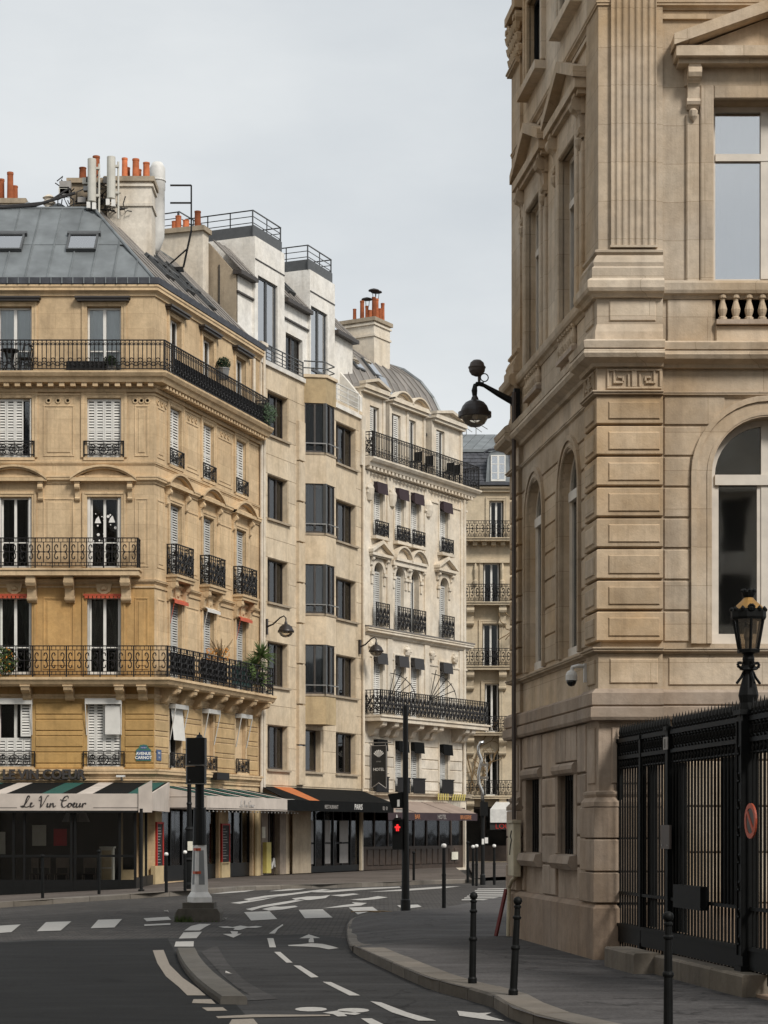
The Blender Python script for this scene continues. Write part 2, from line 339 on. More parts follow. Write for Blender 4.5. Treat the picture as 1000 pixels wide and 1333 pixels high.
class Frame:
    """a facade: local x runs to the right as seen from outside, local y runs inward, z up"""
    def __init__(s, X, Y, ux, uy):
        l = math.hypot(ux, uy); s.o = Vector((X, Y)); s.u = Vector((ux / l, uy / l)); s.n = Vector((-s.u.y, s.u.x)); s.rz = math.atan2(uy, ux)
    def xy(s, u, y=0): return s.o + s.u * u + s.n * y
    def M(s, u=0, y=0, z=0): p = s.xy(u, y); return T(p.x, p.y, z, s.rz)
    def at(s, px, py, y=0):
        """where the sight line through a photo pixel meets the facade plane (offset y)"""
        dx = (px - CX) / FPX; o = s.o + s.n * y
        t = (o.x * s.n.x + o.y * s.n.y) / (dx * s.n.x + s.n.y); p = Vector((dx * t, t))
        return (p - o).dot(s.u), CAMZ + (HY - py) / FPX * t
    def u_(s, px, y=0): return s.at(px, 0, y)[0]
    def z_(s, px, py, y=0): return s.at(px, py, y)[1]

def band(name, path, prof, mat, parent, caps=True, smooth=False):
    """moulding: a profile of (outward, z) swept along a plan path with mitred corners"""
    P = [Vector(p) for p in path]; N = []
    for i in range(len(P) - 1):
        d = (P[i+1] - P[i]).normalized(); N.append(Vector((d.y, -d.x)))
    mb = MB(); k = len(prof)
    for i, p in enumerate(P):
        if i == 0: m = N[0]
        elif i == len(P) - 1: m = N[-1]
        else: m = (N[i-1] + N[i]) / (1 + N[i-1].dot(N[i]))
        for o, z in prof: q = p + m * o; mb.v.append((q.x, q.y, z))
    for i in range(len(P) - 1):
        for j in range(k): mb.f.append((i*k+j, i*k+(j+1)%k, (i+1)*k+(j+1)%k, (i+1)*k+j))
    if caps: mb.f.append(tuple(range(k))); mb.f.append(tuple((len(P)-1)*k + j for j in range(k))[::-1])
    return mk(name, mb, mat, parent, None, smooth)
def rectp(out, z0, z1, back=-0.05): return [(back, z0), (out, z0), (out, z1), (back, z1)]
def cornp(out, z0, z1, back=-0.05):
    h = z1 - z0
    return [(back, z0), (out*0.25, z0), (out*0.30, z0+h*0.18), (out*0.45, z0+h*0.30), (out*0.72, z0+h*0.42), (out*0.86, z0+h*0.46), (out*0.86, z0+h*0.70), (out, z0+h*0.80), (out, z1), (back, z1)]

def wall(mb, u0, u1, z0, z1, holes, depth, y=0.0):
    """sheet with openings (ua, ub, za, zb, arched) and their reveals"""
    us = sorted(set([u0, u1] + [h[i] for h in holes for i in (0, 1)])); zs = sorted(set([z0, z1] + [h[i] for h in holes for i in (2, 3)]))
    for i in range(len(us) - 1):
        for j in range(len(zs) - 1):
            a, b, c, d = us[i], us[i+1], zs[j], zs[j+1]
            if b - a < 1e-5 or d - c < 1e-5: continue
            cu, cz = (a + b) / 2, (c + d) / 2
            if any(h[0] < cu < h[1] and h[2] < cz < h[3] for h in holes): continue
            mb.quad((a, y, c), (b, y, c), (b, y, d), (a, y, d))
    for h in holes:
        a, b, c, d = h[:4]; Y = y + depth
        if len(h) > 4 and h[4]:
            r = (b - a) / 2; zc = d - r; m = (a + b) / 2; n = 16
            arc = [(m + r * math.cos(math.pi * k / n), zc + r * math.sin(math.pi * k / n)) for k in range(n + 1)]
            for k in range(n):
                p, q = arc[k], arc[k+1]; mb.quad((p[0], y, p[1]), (q[0], y, q[1]), (q[0], Y, q[1]), (p[0], Y, p[1]))
                mb.quad((p[0], y, p[1]), (p[0], y, d), (q[0], y, d), (q[0], y, q[1]))
            d = zc
        else: mb.quad((a, y, d), (a, Y, d), (b, Y, d), (b, y, d))
        mb.quad((a, y, c), (b, y, c), (b, Y, c), (a, Y, c)); mb.quad((a, y, c), (a, Y, c), (a, Y, d), (a, y, d)); mb.quad((b, y, c), (b, y, d), (b, Y, d), (b, Y, c))
    return mb

# ------------------------------------------------------------------ shared building pieces
def console_mesh(w, h, p, mat):
    """S-scroll bracket, back at y=0, top at z=0"""
    def f():
        prof = [(0, 0), (-p, 0), (-p, -0.12*h), (-p*0.97, -0.26*h), (-p*0.86, -0.37*h), (-p*0.66, -0.42*h), (-p*0.52, -0.50*h), (-p*0.46, -0.66*h), (-p*0.42, -0.82*h), (-p*0.34, -0.94*h), (-p*0.2, -h), (0, -h)]
        mb = MB().prism(prof, -w/2, w/2)
        mb.tube([(-w*0.56, -p*0.72, -0.2*h), (w*0.56, -p*0.72, -0.2*h)], 0.17*h, 10); mb.tube([(-w*0.56, -p*0.28, -0.84*h), (w*0.56, -p*0.28, -0.84*h)], 0.10*h, 8)
        mb.box(-w*0.6, w*0.6, -p*1.06, 0, 0, 0.05)
        return mb.mesh('bracket', mat)
    return cached(('console', w, h, p, mat), f)
def louver_mesh(w, h, mat, pitch=0.088):
    def f():
        mb = MB(); e = 0.045
        mb.box(0, e, 0, 0.03, 0, h); mb.box(w-e, w, 0, 0.03, 0, h)
        for z in (0, h*0.46, h-0.07): mb.box(e, w-e, 0.003, 0.027, z, z+0.07)
        z = 0.09
        while z < h - 0.1:
            mb.add([(e, 0.002, z), (w-e, 0.002, z), (w-e, 0.022, z+pitch*0.66), (e, 0.022, z+pitch*0.66)], [(0, 1, 2, 3)]); z += pitch
        return mb.mesh('shutter', mat)
    return cached(('louver', w, h, mat), f)
def win_frame(w, h, mat, lights=2, transom=None, bars=(), fw=0.06, name='window'):
    def f():
        mb = MB(); y0, y1 = 0.0, 0.07
        mb.box(-w/2, -w/2+fw, y0, y1, 0, h); mb.box(w/2-fw, w/2, y0, y1, 0, h)
        mb.box(-w/2+fw, w/2-fw, y0, y1, h-fw, h); mb.box(-w/2+fw, w/2-fw, y0, y1, 0, fw*1.6)
        for i in range(1, lights):
            x = -w/2 + w*i/lights; mb.box(x-fw*0.8, x+fw*0.8, y0-0.012, y1-0.01, fw*1.6, h-fw)
        if transom: mb.box(-w/2+fw, w/2-fw, y0-0.02, y1-0.012, transom-fw*0.7, transom+fw*0.7)
        for z in bars: mb.box(-w/2+fw, w/2-fw, y0+0.008, y1-0.016, z-fw*0.3, z+fw*0.3)
        return mb.mesh(name, mat)
    return cached(('win', w, h, mat, lights, transom, tuple(bars), fw), f)
def pane_mesh(w, h, mat):
    return cached(('pane', round(w, 3), round(h, 3), mat), lambda: MB().box(-w/2, w/2, 0, 0.008, 0, h).mesh('pane', mat))
def curtain_mesh(w, h, mat, tie=0):
    def f():
        mb = MB(); n = 14
        for i in range(n):
            a, b = i/n, (i+1)/n
            def pt(t, zf):
                ww = w
                x = -w/2 + w*t
                if tie: # drawn to one side below
                    k = 1.0 if zf > 0.95 else (0.42 if zf < 0.45 else 0.42 + 0.58*((zf-0.45)/0.5)**1.6)
                    x = (-w/2 + w*t*k) if tie < 0 else (w/2 - w*(1-t)*k)
                return (x, 0.02*math.sin(t*26), h*zf)
            zz = [0, 0.25, 0.45, 0.6, 0.75, 0.9, 1.0]
            for j in range(len(zz)-1): mb.quad(pt(a, zz[j]), pt(b, zz[j]), pt(b, zz[j+1]), pt(a, zz[j+1]))
        return mb.mesh('curtain', mat)
    return cached(('curt', round(w, 3), round(h, 3), mat, tie), f)
def window(Fr, par, u, z, w, h, y=0.2, frame='white_paint', lights=2, transom=None, bars=(), glass='glass', curtain=None, fw=0.06):
    if curtain == 'full' and glass != 'glass_mirror': glass = 'glass_clear'
    o = ob('window', win_frame(w, h, frame, lights, transom, bars, fw), par, Fr.M(u, y, z))
    for i in range(lights):
        x = -w/2 + w*(i+0.5)/lights
        pw = w/lights - fw*1.3
        segs = [(fw*1.6, h-fw)] if not transom else [(fw*1.6, transom-fw*0.7), (transom+fw*0.7, h-fw)]
        for a, b in segs: ob('pane', pane_mesh(pw, b-a, glass), o, Fr.M(u+x, y+0.03, z+a))
    if curtain == 'full':
        ob('curtain', curtain_mesh(w-0.1, h-0.1, 'curtain'), o, Fr.M(u, y+0.10, z+0.05))
    elif curtain == 'tied':
        ob('curtain', curtain_mesh(w*0.46, h-0.1, 'curtain_grey', -1), o, Fr.M(u-w*0.25, y+0.16, z+0.05))
        ob('curtain', curtain_mesh(w*0.46, h-0.1, 'curtain_grey', 1), o, Fr.M(u+w*0.25, y+0.16, z+0.05))
    elif curtain == 'edge':
        ob('curtain', curtain_mesh(w*0.2, h-0.1, 'curtain_grey'), o, Fr.M(u-w*0.36, y+0.16, z+0.05))
        ob('curtain', curtain_mesh(w*0.14, h-0.1, 'curtain_grey'), o, Fr.M(u+w*0.4, y+0.16, z+0.05))
    return o
def shutters(Fr, par, u, z, w, h, n=4, y=0.07, mat='shutter_white', skip=()):
    lw = w/n
    first = None
    for i in range(n):
        if i in skip: continue
        ob('shutter', louver_mesh(round(lw-0.006, 4), h, mat), par, Fr.M(u-w/2+lw*i, y+(0.006 if i % 2 else 0), z))
def rail_mesh(L, h, style, mat='iron', r=0.012):
    def f():
        mb = MB(); mb.box(0, L, -0.025, 0.025, h-0.03, h); mb.box(0, L, -0.012, 0.012, 0.06, 0.085)
        for x in (0.015, L-0.015): mb.bar((x, 0, 0), (x, 0, h), 0.018)
        if style == 'scroll':
            mb.box(0, L, -0.01, 0.01, h-0.15, h-0.13); mb.box(0, L, -0.01, 0.01, 0.17, 0.19)
            n = max(1, round(L/0.52)); p = L/n; zc = (h-0.13+0.19)/2; hh = (h-0.13-0.19)/2
            for i in range(n):
                x = p*(i+0.5)
                if i: mb.bar((p*i, 0, 0), (p*i, 0, h), 0.014 if i % 2 else 0.020)
                mb.bar((x, 0, 0.19), (x, 0, h-0.13), r*0.8); mb.bar((x-p*0.46, 0, zc), (x+p*0.46, 0, zc), r*0.9); mb.box(x-0.03, x+0.03, -0.02, 0.02, zc-0.02, zc+0.02)
                for sx in (-1, 1):
                    for sz in (-1, 1):
                        a0 = math.pi/2 if sx > 0 else math.pi/2
                        cx, cz = x+sx*p*0.23, zc+sz*hh*0.46
                        pts = []
                        for k in range(13):
                            t = k/12; rr = hh*(0.46-0.36*t); a = -math.pi/2 + 2.6*math.pi*t*0.62
                            pts.append((cx+sx*rr*math.cos(a)*0.62, 0, cz+sz*rr*math.sin(a)*1.0))
                        mb.line(pts, r)
                for q in range(4): mb.bar((x-p*0.5+p*(q+0.5)/4, 0, h-0.13), (x-p*0.5+p*(q+0.5)/4, 0, h-0.03), r*0.7); mb.bar((x-p*0.5+p*(q+0.5)/4, 0, 0.085), (x-p*0.5+p*(q+0.5)/4, 0, 0.17), r*0.7)
        elif style == 'bars':
            mb.box(0, L, -0.01, 0.01, h-0.17, h-0.15)
            n = max(2, round(L/0.135)); p = L/n
            for i in range(1, n): mb.bar((p*i, 0, 0.085), (p*i, 0, h-0.03), r)
            for i in range(n):
                x = p*(i+0.5); mb.ring(x, h-0.155, p*0.42, r*0.7, 0, 5, 0, math.pi)
                if i % 2: mb.ring(x, 0.34, p*0.5, r*0.8, 0, 8); mb.ring(x, 0.16, p*0.5, r*0.8, 0, 6, 0, math.pi)
                else: mb.ring(x, 0.22, p*0.46, r*0.8, 0, 8)
        elif style == 'guard':
            mb.box(0, L, -0.01, 0.01, h-0.10, h-0.085)
            zc = h*0.5
            for x in (L*0.14, L*0.86): mb.bar((x, 0, 0.07), (x, 0, h), r)
            mb.ring(L*0.5, zc-0.02, h*0.30, r, 0, 14); mb.ring(L*0.5, zc-0.02, h*0.12, r, 0, 8); mb.bar((L*0.5, 0, 0.07), (L*0.5, 0, h), r*0.9)
            for sx in (-1, 1):
                for sz in (-1, 1): mb.spiral(L*0.5+sx*L*0.26, zc-0.02+sz*h*0.17, h*0.17, h*0.04, math.pi/2*(1-sx)+0.2, 1.2*sx*sz, r, 0, 10)
                mb.bar((L*0.5+sx*L*0.14, 0, zc-0.02), (L*0.5+sx*L*0.36, 0, zc-0.02), r)
        elif style == 'dense':
            n = max(2, round(L/0.16)); p = L/n
            mb.box(0, L, -0.01, 0.01, h-0.14, h-0.12)
            for i in range(n):
                x = p*(i+0.5); mb.bar((p*i, 0, 0.06), (p*i, 0, h), r)
                q = 1 if i % 2 else -1; rq = random.Random(i*7+3)
                mb.spiral(x, h*(0.26+0.05*q), p*0.62, p*0.14, rq.uniform(0, 6), 1.3*q, r, 0, 9); mb.spiral(x, h*(0.62-0.06*q), p*0.66, p*0.15, rq.uniform(0, 6), -1.3*q, r, 0, 9)
                mb.line([(x-p*0.45*q, 0, h*0.14), (x+p*0.3*q, 0, h*0.36), (x-p*0.3*q, 0, h*0.55), (x+p*0.4*q, 0, h*0.80)], r); mb.ring(x, h*0.45, p*0.22, r*1.2, 0, 6)
        elif style == 'modern':
            for z in (h*0.30, h*0.53, h*0.76): mb.bar((0, 0, z), (L, 0, z), 0.012)
            n = max(1, round(L/1.0))
            for i in range(1, n): mb.bar((L*i/n, 0, 0), (L*i/n, 0, h), 0.016)
        return mb.mesh('railing', mat)
    return cached(('rail', round(L, 2), h, style, mat, r), f)
def railing(Fr, par, u0, u1, z, h, y, style, mat='iron', r=0.012):
    return ob('railing', rail_mesh(round(u1-u0, 2), h, style, mat, r), par, Fr.M(u0, y, z))
def side_rail(Fr, par, u, y0, y1, z, h, style, r=0.012):
    """return of a railing, running inward from y0 to y1"""
    M = Fr.M(u, y0, z) @ Matrix.Rotation(math.pi/2, 4, 'Z'); return ob('railing', rail_mesh(round(y1-y0, 2), h, style, 'iron', r), par, M)
def stones(Fr, par, rows, y, proj, mat, gap=0.02, c=0.012, name='stone'):
    """rows of (u0, u1, z0, z1): each one block"""
    for (a, b, z0, z1) in rows:
        w, h = round(b-a-gap, 3), round(z1-z0-gap, 3)
        if w < 0.03 or h < 0.02: continue
        me = cached(('stone', w, h, proj, mat, c), lambda: MB().slab(0, w, 0, h, 0.02, -proj, c).mesh(name, mat))
        ob(name, me, par, Fr.M(a+gap/2, y, z0+gap/2))
def moulded_panel(Fr, par, u0, u1, z0, z1, mat, y=0, w=0.05, p=0.022, field=True):
    """raised fielded panel on a wall"""
    def f():
        mb = MB(); W, Hh = u1-u0, z1-z0
        mb.slab(0, W, 0, w, 0.01, -p, 0.008); mb.slab(0, W, Hh-w, Hh, 0.01, -p, 0.008); mb.slab(0, w, w, Hh-w, 0.01, -p+0.002, 0.008); mb.slab(W-w, W, w, Hh-w, 0.01, -p+0.002, 0.008)
        if field: mb.slab(w*2.4, W-w*2.4, w*2.4, Hh-w*2.4, 0.01, -p*0.9, 0.012)
        return mb.mesh('wall_panel', mat)
    ob('wall_panel', cached(('mp', round(u1-u0, 2), round(z1-z0, 2), mat, w, p, field), f), par, Fr.M(u0, y, z0))
def architrave(Fr, par, u, z0, z1, w, mat, y=0, t=0.14, p=0.05, name='architrave'):
    def f():
        mb = MB(); a = w/2; h = z1-z0
        mb.slab(-a-t, -a, 0, h+t, 0.02, -p, 0.012); mb.slab(a, a+t, 0, h+t, 0.02, -p, 0.012); mb.slab(-a, a, h, h+t, 0.02, -p+0.002, 0.012)
        mb.slab(-a-t*1.0-0.03, -a-t*0.62, 0.0, h+t+0.03, 0.02, -p-0.02, 0.01); mb.slab(a+t*0.62, a+t+0.03, 0, h+t+0.03, 0.02, -p-0.02, 0.01); mb.slab(-a-t*0.62, a+t*0.62, h+t*0.62, h+t+0.03, 0.02, -p-0.018, 0.01)
        return mb.mesh(name, mat)
    return ob(name, cached(('arch', round(w, 3), round(z1-z0, 3), mat, t, p), f), par, Fr.M(u, y, z0))
def ped_tri(w, h, p, mat, t=0.12):
    def f():
        mb = MB(); a = w/2
        mb.box(-a, a, -p, 0.02, 0, t)
        mb.prism([(-a-0.03, t), (0, h-t*0.2), (0, h+t), (-a-0.03, t*2.1)], -p-0.03, 0.02, 'y'); mb.prism([(a+0.03, t), (a+0.03, t*2.1), (0, h+t), (0, h-t*0.2)], -p-0.03, 0.02, 'y')
        mb.prism([(-a+0.1, t), (a-0.1, t), (0, h-t*0.3)], -p*0.35, 0.02, 'y'); mb.box(-a+0.04, a-0.04, -p*0.7, 0.02, -t*0.5, 0)
        return mb.mesh('pediment', mat)
    return cached(('tri', w, h, p, mat, t), f)
def ped_arc(w, h, p, mat, t=0.11):
    def f():
        mb = MB(); a = w/2; n = 14; rr = (a*a + h*h)/(2*h); zc = h - rr; a0 = math.asin(a/rr)
        mb.box(-a, a, -p, 0.02, 0, t)
        ao = [(rr*math.sin(-a0+2*a0*i/n), t*0.9+zc+rr*math.cos(-a0+2*a0*i/n)) for i in range(n+1)]
        for (o0, o1, pp) in ((0.0, t*0.55, p*0.82), (t*0.5, t*1.1, p+0.03)):
            po = []
            for i in range(n):
                x0, z0 = ao[i]; x1, z1 = ao[i+1]
                mb.prism([(x0, z0-t+o0), (x1, z1-t+o0), (x1, z1-t+o1), (x0, z0-t+o1)], -pp, 0.02, 'y')
        mb.prism([(-a+0.08, t)] + [(x*0.86, z-t*0.95) for x, z in ao] + [(a-0.08, t)], -p*0.3, 0.02, 'y')
        return mb.mesh('pediment', mat)
    return cached(('arc', w, h, p, mat, t), f)
def pots(par, pts, seed, hood=(), rs=1.0):
    rr = random.Random(seed)
    for i, (x, y, z, h) in enumerate(pts):
        r = (0.10+rr.random()*0.025)*rs
        me = MB().lathe([(r, 0), (r*0.94, h*0.5), (r*0.90, h*0.9), (r*1.0, h*0.92), (r*1.0, h), (r*0.74, h), (r*0.74, h-0.12)], 12).mesh('chimney_pot', 'terracotta', False)
        o = ob('chimney_pot', me, par, T(x, y, z))
        if i in hood:
            mb = MB()
            for k in range(3): a = k*2.1; mb.bar((0.08*math.cos(a), 0.08*math.sin(a), h), (0.11*math.cos(a), 0.11*math.sin(a), h+0.28), 0.012)
            mb.lathe([(0.24, h+0.27), (0.22, h+0.31), (0.05, h+0.37)], 12); mk('chimney_hood', mb, 'cable', par, T(x, y, z))
def text_mesh(s, size, mat, shear=0, ext=0.01, spacing=1.0, bold=0.0, align='CENTER'):
    c = bpy.data.curves.new('lettering', 'FONT'); c.body = s; c.size = size; c.shear = shear; c.extrude = ext; c.space_character = spacing; c.offset = bold
    c.align_x = align; c.resolution_u = 3
    o = bpy.data.objects.new('lettering', c); COL.objects.link(o); dg = bpy.context.evaluated_depsgraph_get()
    me = bpy.data.meshes.new_from_object(o.evaluated_get(dg)); bpy.data.objects.remove(o); me.materials.clear(); me.materials.append(MT[mat])
    me.transform(Matrix.Rotation(math.pi/2, 4, 'X'))
    return me
def text(s, size, mat, par, M, **kw): return ob('lettering', text_mesh(s, size, mat, **kw), par, M)

# ------------------------------------------------------------------ ground heights
SW = 0.13
def gz(X, Y=0): return 0.05 * max(-12.0, min(0.0, X + 5.5))
def gp(px, py, dz=0.0):
    z = dz
    for _ in range(25):
        Y = FPX * (CAMZ - z) / (py - HY); X = (px - CX) / FPX * Y; z = 0.5*z + 0.5*(dz + gz(X))
    return Vector((X, Y, z))

# ================================================================== THE SETTING: ground
F1 = Frame(-7.17, 62.35, 1, 0)
F2 = Frame(-7.17, 62.35, 0.3192, 1); L2 = F2.u_(338)
_p = F2.xy(L2); F3 = Frame(_p.x, _p.y, 0.423, 1); L3 = F3.u_(472)
_p = F3.xy(L3); F4 = Frame(_p.x, _p.y, 0.577, 1); L4 = F4.u_(607)
F5 = Frame(3.2, 100, 1, 0)
FH = Frame(2.721, 25.0, 1, 0)
FS = Frame(2.721, 25.0, 0.125, -1); LS = FS.u_(671)          # LS is negative: far end of the flank

xs = [-500, -17.5, -11.5, -5.5, 500]; ys = [-60, 20, 60, 120, 900]
mb = MB()
for y in ys:
    for x in xs: mb.v.append((x, y, gz(x)))
for j in range(len(ys)-1):
    for i in range(len(xs)-1): mb.f.append((j*5+i, j*5+i+1, (j+1)*5+i+1, (j+1)*5+i))
road = struct(mk('road', mb, 'road_old'))

def drape(me, lift):
    """cut a flat sheet along the creases of the road and lay it on the ground"""
    bm = bmesh.new(); bm.from_mesh(me); bmesh.ops.triangulate(bm, faces=bm.faces, ngon_method='EAR_CLIP')
    for cx in (-17.5, -11.5, -5.5): bmesh.ops.bisect_plane(bm, geom=bm.verts[:]+bm.edges[:]+bm.faces[:], plane_co=(cx, 0, 0), plane_no=(1, 0, 0))
    for v in bm.verts: v.co.z = gz(v.co.x) + lift
    bm.normal_update()
    for f in bm.faces:
        if f.normal.z < 0: f.normal_flip()
    bm.to_mesh(me); bm.free(); return me
def sheet(name, pts, mat, parent=road, lift=0.004, thick=0.0):
    """flat polygon (photo pixels on the road) laid on the ground"""
    P = [gp(x, y) for x, y in pts]; mb = MB()
    mb.add([(p.x, p.y, 0) for p in P], [tuple(range(len(P)))])
    return ob(name, drape(mb.mesh(name, mat), lift), parent)
# newer asphalt in the near carriageway
sheet('asphalt_patch', [(-200, 1228), (0, 1226), (120, 1223), (236, 1221), (300, 1219), (400, 1216), (452, 1222), (470, 1240), (560, 1290), (720, 1332), (900, 1380), (900, 1600), (-400, 1600)], 'road_mid', lift=0.003)
sheet('asphalt_patch', [(-200, 1229), (0, 1227.5), (130, 1224.5), (218, 1222), (226, 1236), (245, 1258), (276, 1284), (300, 1300), (330, 1333), (400, 1420), (-300, 1500)], 'road_new', lift=0.006)
sheet('asphalt_patch', [(278, 1233), (283, 1232.5), (296, 1254), (318, 1277), (344, 1292), (362, 1301), (334, 1303), (296, 1303), (276, 1299), (300, 1297), (325, 1296), (308, 1286), (290, 1271), (262, 1240)], 'road_grey', lift=0.008)

# pavement on our side (right), its kerb and stones
ko = [(700, 1322), (667, 1311), (651, 1299), (630, 1290), (595, 1282), (560, 1273), (539, 1265), (500, 1248), (464, 1232)]
ko2 = [(455, 1230.5), (451, 1216), (451.5, 1203), (457, 1195), (481, 1188.5), (520, 1187), (560, 1184), (610, 1176), (660, 1167.5), (700, 1161)]
P1 = [gp(900, 1366, SW), gp(780, 1340, SW)] + [gp(x, y, SW) for x, y in ko]
P2 = [gp(x, y, 0.05) for x, y in ko2]
poly = [(p.x, p.y) for p in P1 + P2]
far = FS.xy(LS)
def ngon(name, pts, z, mat, parent=None):
    mb = MB().add([(x, y, 0) for x, y in pts], [tuple(range(len(pts)))])
    return ob(name, drape(mb.mesh(name, mat), z), parent)
# inner edge: sloping sheet so the dropped kerb at the tip meets the paving
mb = MB(); Q = P1 + P2; n = len(Q)
inner = []
cxy = Vector((3.2, 24.0))
vo = [(p.x, p.y, p.z - 0.006) for p in Q]
vi = []
for p in Q:
    d = (Vector((2.6, min(max(p.y, 12), 30))) - Vector((p.x, p.y)))
    d = d.normalized() * min(1.3, d.length * 0.5); vi.append((p.x + d.x, p.y + d.y, SW))
mb.add(vo + vi, [(i, i+1, n+i+1, n+i) for i in range(n-1)])
core = vi + [(4.3, 47.0, SW), (30, 47, SW), (30, -10, SW), (4.0, -10, SW)]
mb.add(core, [tuple(range(len(core)))])
mb.add([vo[0], vi[0], (4.0, -10, SW), (2.2, -10, SW)], [(0, 1, 2, 3)])
pavement = struct(mk('pavement_near', mb, 'pavement_near'))
bm = bmesh.new(); bm.from_mesh(pavement.data); bmesh.ops.triangulate(bm, faces=bm.faces, ngon_method='EAR_CLIP')
for f in bm.faces:
    if f.normal.z < 0: f.normal_flip()
bm.to_mesh(pavement.data); bm.free()

def resample(P, step):
    out = [P[0]]; acc = 0.0; tgt = step
    for i in range(len(P)-1):
        a, b = P[i], P[i+1]; L = (b-a).length
        while acc + L >= tgt: out.append(a.lerp(b, (tgt-acc)/L)); tgt += step
        acc += L
    out.append(P[-1]); return out
def smooth_path(P, it=2):
    for _ in range(it):
        Q = [P[0]]
        for i in range(len(P)-1): Q += [P[i].lerp(P[i+1], 0.25), P[i].lerp(P[i+1], 0.75)]
        P = Q + [P[-1]]
    return P
def kerb(label_name, P, width, step, side=1, drop=0.25, mat='kerb_granite', gap=0.012):
    """row of kerb stones along a path; the pavement is on the given side of travel"""
    par = struct(ob(label_name, None, None, T(P[0].x, P[0].y, 0)))
    S = resample(smooth_path(P), step); rr = random.Random(5)
    for i in range(len(S)-1):
        a, b = S[i].copy(), S[i+1].copy(); d = (b-a); d.z = 0
        if d.length < 0.15: continue
        d.normalize(); nrm = Vector((-d.y, d.x, 0)) * side
        na = nrm; nb = nrm
        if i > 0: e = (S[i]-S[i-1]); e.z = 0; e.normalize(); na = ((Vector((-e.y, e.x, 0))*side) + nrm).normalized()
        if i < len(S)-2: e = (S[i+2]-S[i+1]); e.z = 0; e.normalize(); nb = ((Vector((-e.y, e.x, 0))*side) + nrm).normalized()
        a = a + d*gap*0.5; b = b - d*gap*0.5; j = rr.uniform(-0.004, 0.004); c = 0.02
        V = []
        for p, q in ((a, na), (b, nb)):
            V += [(p.x, p.y, p.z-drop), (p.x+q.x*0.0, p.y+q.y*0.0, p.z-c+j), (p.x+q.x*c, p.y+q.y*c, p.z+0.004+j), (p.x+q.x*width, p.y+q.y*width, p.z+0.004+j), (p.x+q.x*width, p.y+q.y*width, p.z-drop)]
        mb = MB().add(V, [(0,1,2,3,4), (9,8,7,6,5)] + [(k, 5+k, 5+(k+1)%5, (k+1)%5) for k in range(5)])
        mk('kerb_stone', mb, mat, par)
    return par
kerb('kerb_near', P1 + [P2[0].lerp(P1[-1], 0.5)], 0.34, 1.0, side=-1, gap=0.022)
kerb('kerb_tip', [P2[0].lerp(P1[-1], 0.4)] + P2, 0.42, 0.9, side=-1, drop=0.15)

# far pavement along the shops, with kerb
kl = [(-90, 1181), (0, 1175), (60, 1171), (130, 1166), (200, 1162), (250, 1159.5), (284, 1156), (340, 1152.5), (420, 1151), (510, 1148), (600, 1144.5), (616, 1145)]
PL = [gp(x, y, SW) for x, y in kl]
fac = [F4.xy(L4+0.4, 0.8), F4.xy(L4, 0.5), F4.xy(0, 0.5), F3.xy(0, 0.5), F2.xy(0, 0.5), F1.xy(-14, 0.5), Vector((PL[0].x-6, 70)), Vector((PL[0].x-6, PL[0].y))]
pv2 = struct(ngon('pavement_far', [(p.x, p.y) for p in PL] + [(p.x, p.y) for p in fac], SW-0.002, 'pavement_far'))
kerb('kerb_far', PL, 0.30, 1.1, side=1)
# pavement of the street that opens to the right, before the far house
k5 = [gp(x, y, SW) for x, y in [(618, 1143.5), (640, 1141.5), (700, 1140), (760, 1139)]]
pv3 = struct(ngon('pavement_side_street', [(p.x, p.y) for p in k5] + [(30, 101), (4, 101), (F4.xy(L4+0.4).x, F4.xy(L4+0.4).y+2)], SW-0.004, 'pavement_far'))

# painted marks
for pts in ([(-40, 1208), (27, 1204), (15, 1214), (-50, 1219)], [(60, 1201), (93, 1200), (79, 1212), (48, 1213)], [(128, 1198), (159, 1197), (149, 1208), (118, 1209)],
            [(187, 1196), (219, 1194), (223, 1198), (191, 1200)], [(188, 1204), (222, 1202.4), (222, 1204.6), (188, 1206)],
            [(318, 1188), (351, 1186.6), (361, 1197), (327, 1199)], [(389, 1185), (420, 1184), (433, 1195), (397, 1196)], [(454, 1182), (485, 1181), (492, 1186), (477, 1188), (466, 1191)],
            [(517, 1179), (544, 1178), (549, 1181), (524, 1184)]):
    sheet('crossing_stripe', pts, 'road_paint', lift=0.010)
for k in range(7):      # zebra of the side street
    y = 1157.0 + k*2.35; x0 = 622 - k*3.4
    sheet('crossing_stripe', [(x0, y), (690, y-0.5), (690, y+0.8), (x0-1, y+1.3)], 'road_paint', lift=0.010)
for pts in ([(353, 1214), (361, 1208), (368, 1203.6), (369, 1205), (362, 1210), (358, 1216), (350, 1216)], [(348, 1222), (356, 1222), (359.5, 1234), (351, 1234)],
            [(357, 1240), (365, 1240), (381, 1254), (373, 1254)], [(382, 1257.5), (391, 1258), (415, 1273), (405, 1273.5)], [(420, 1279), (431, 1279.5), (469, 1297), (455, 1297)],
            [(482, 1304.5), (496, 1306), (530, 1319), (568, 1330), (545, 1330), (510, 1319)], [(470, 1327), (484, 1327), (510, 1340), (490, 1340)]):
    sheet('lane_dash', pts, 'road_paint', lift=0.010)
for pts in ([(199, 1238), (213, 1237.5), (221, 1257), (238, 1274), (258, 1288), (268, 1297), (244, 1297), (233, 1286), (216, 1272), (205, 1255)],
            [(252, 1302), (275, 1302), (281, 1308), (250, 1307)], [(263, 1313), (290, 1312.5), (296, 1317), (270, 1317.5)]):
    sheet('edge_line', pts, 'old_paint', lift=0.011)
sheet('edge_line', [(281, 1324.5), (330, 1322), (430, 1322.3), (430, 1324), (340, 1325.5), (300, 1326.5), (284, 1327)], 'old_paint', lift=0.011)
sheet('edge_line', [(302, 1328.5), (330, 1327.5), (340, 1340), (295, 1340)], 'old_paint', lift=0.011)
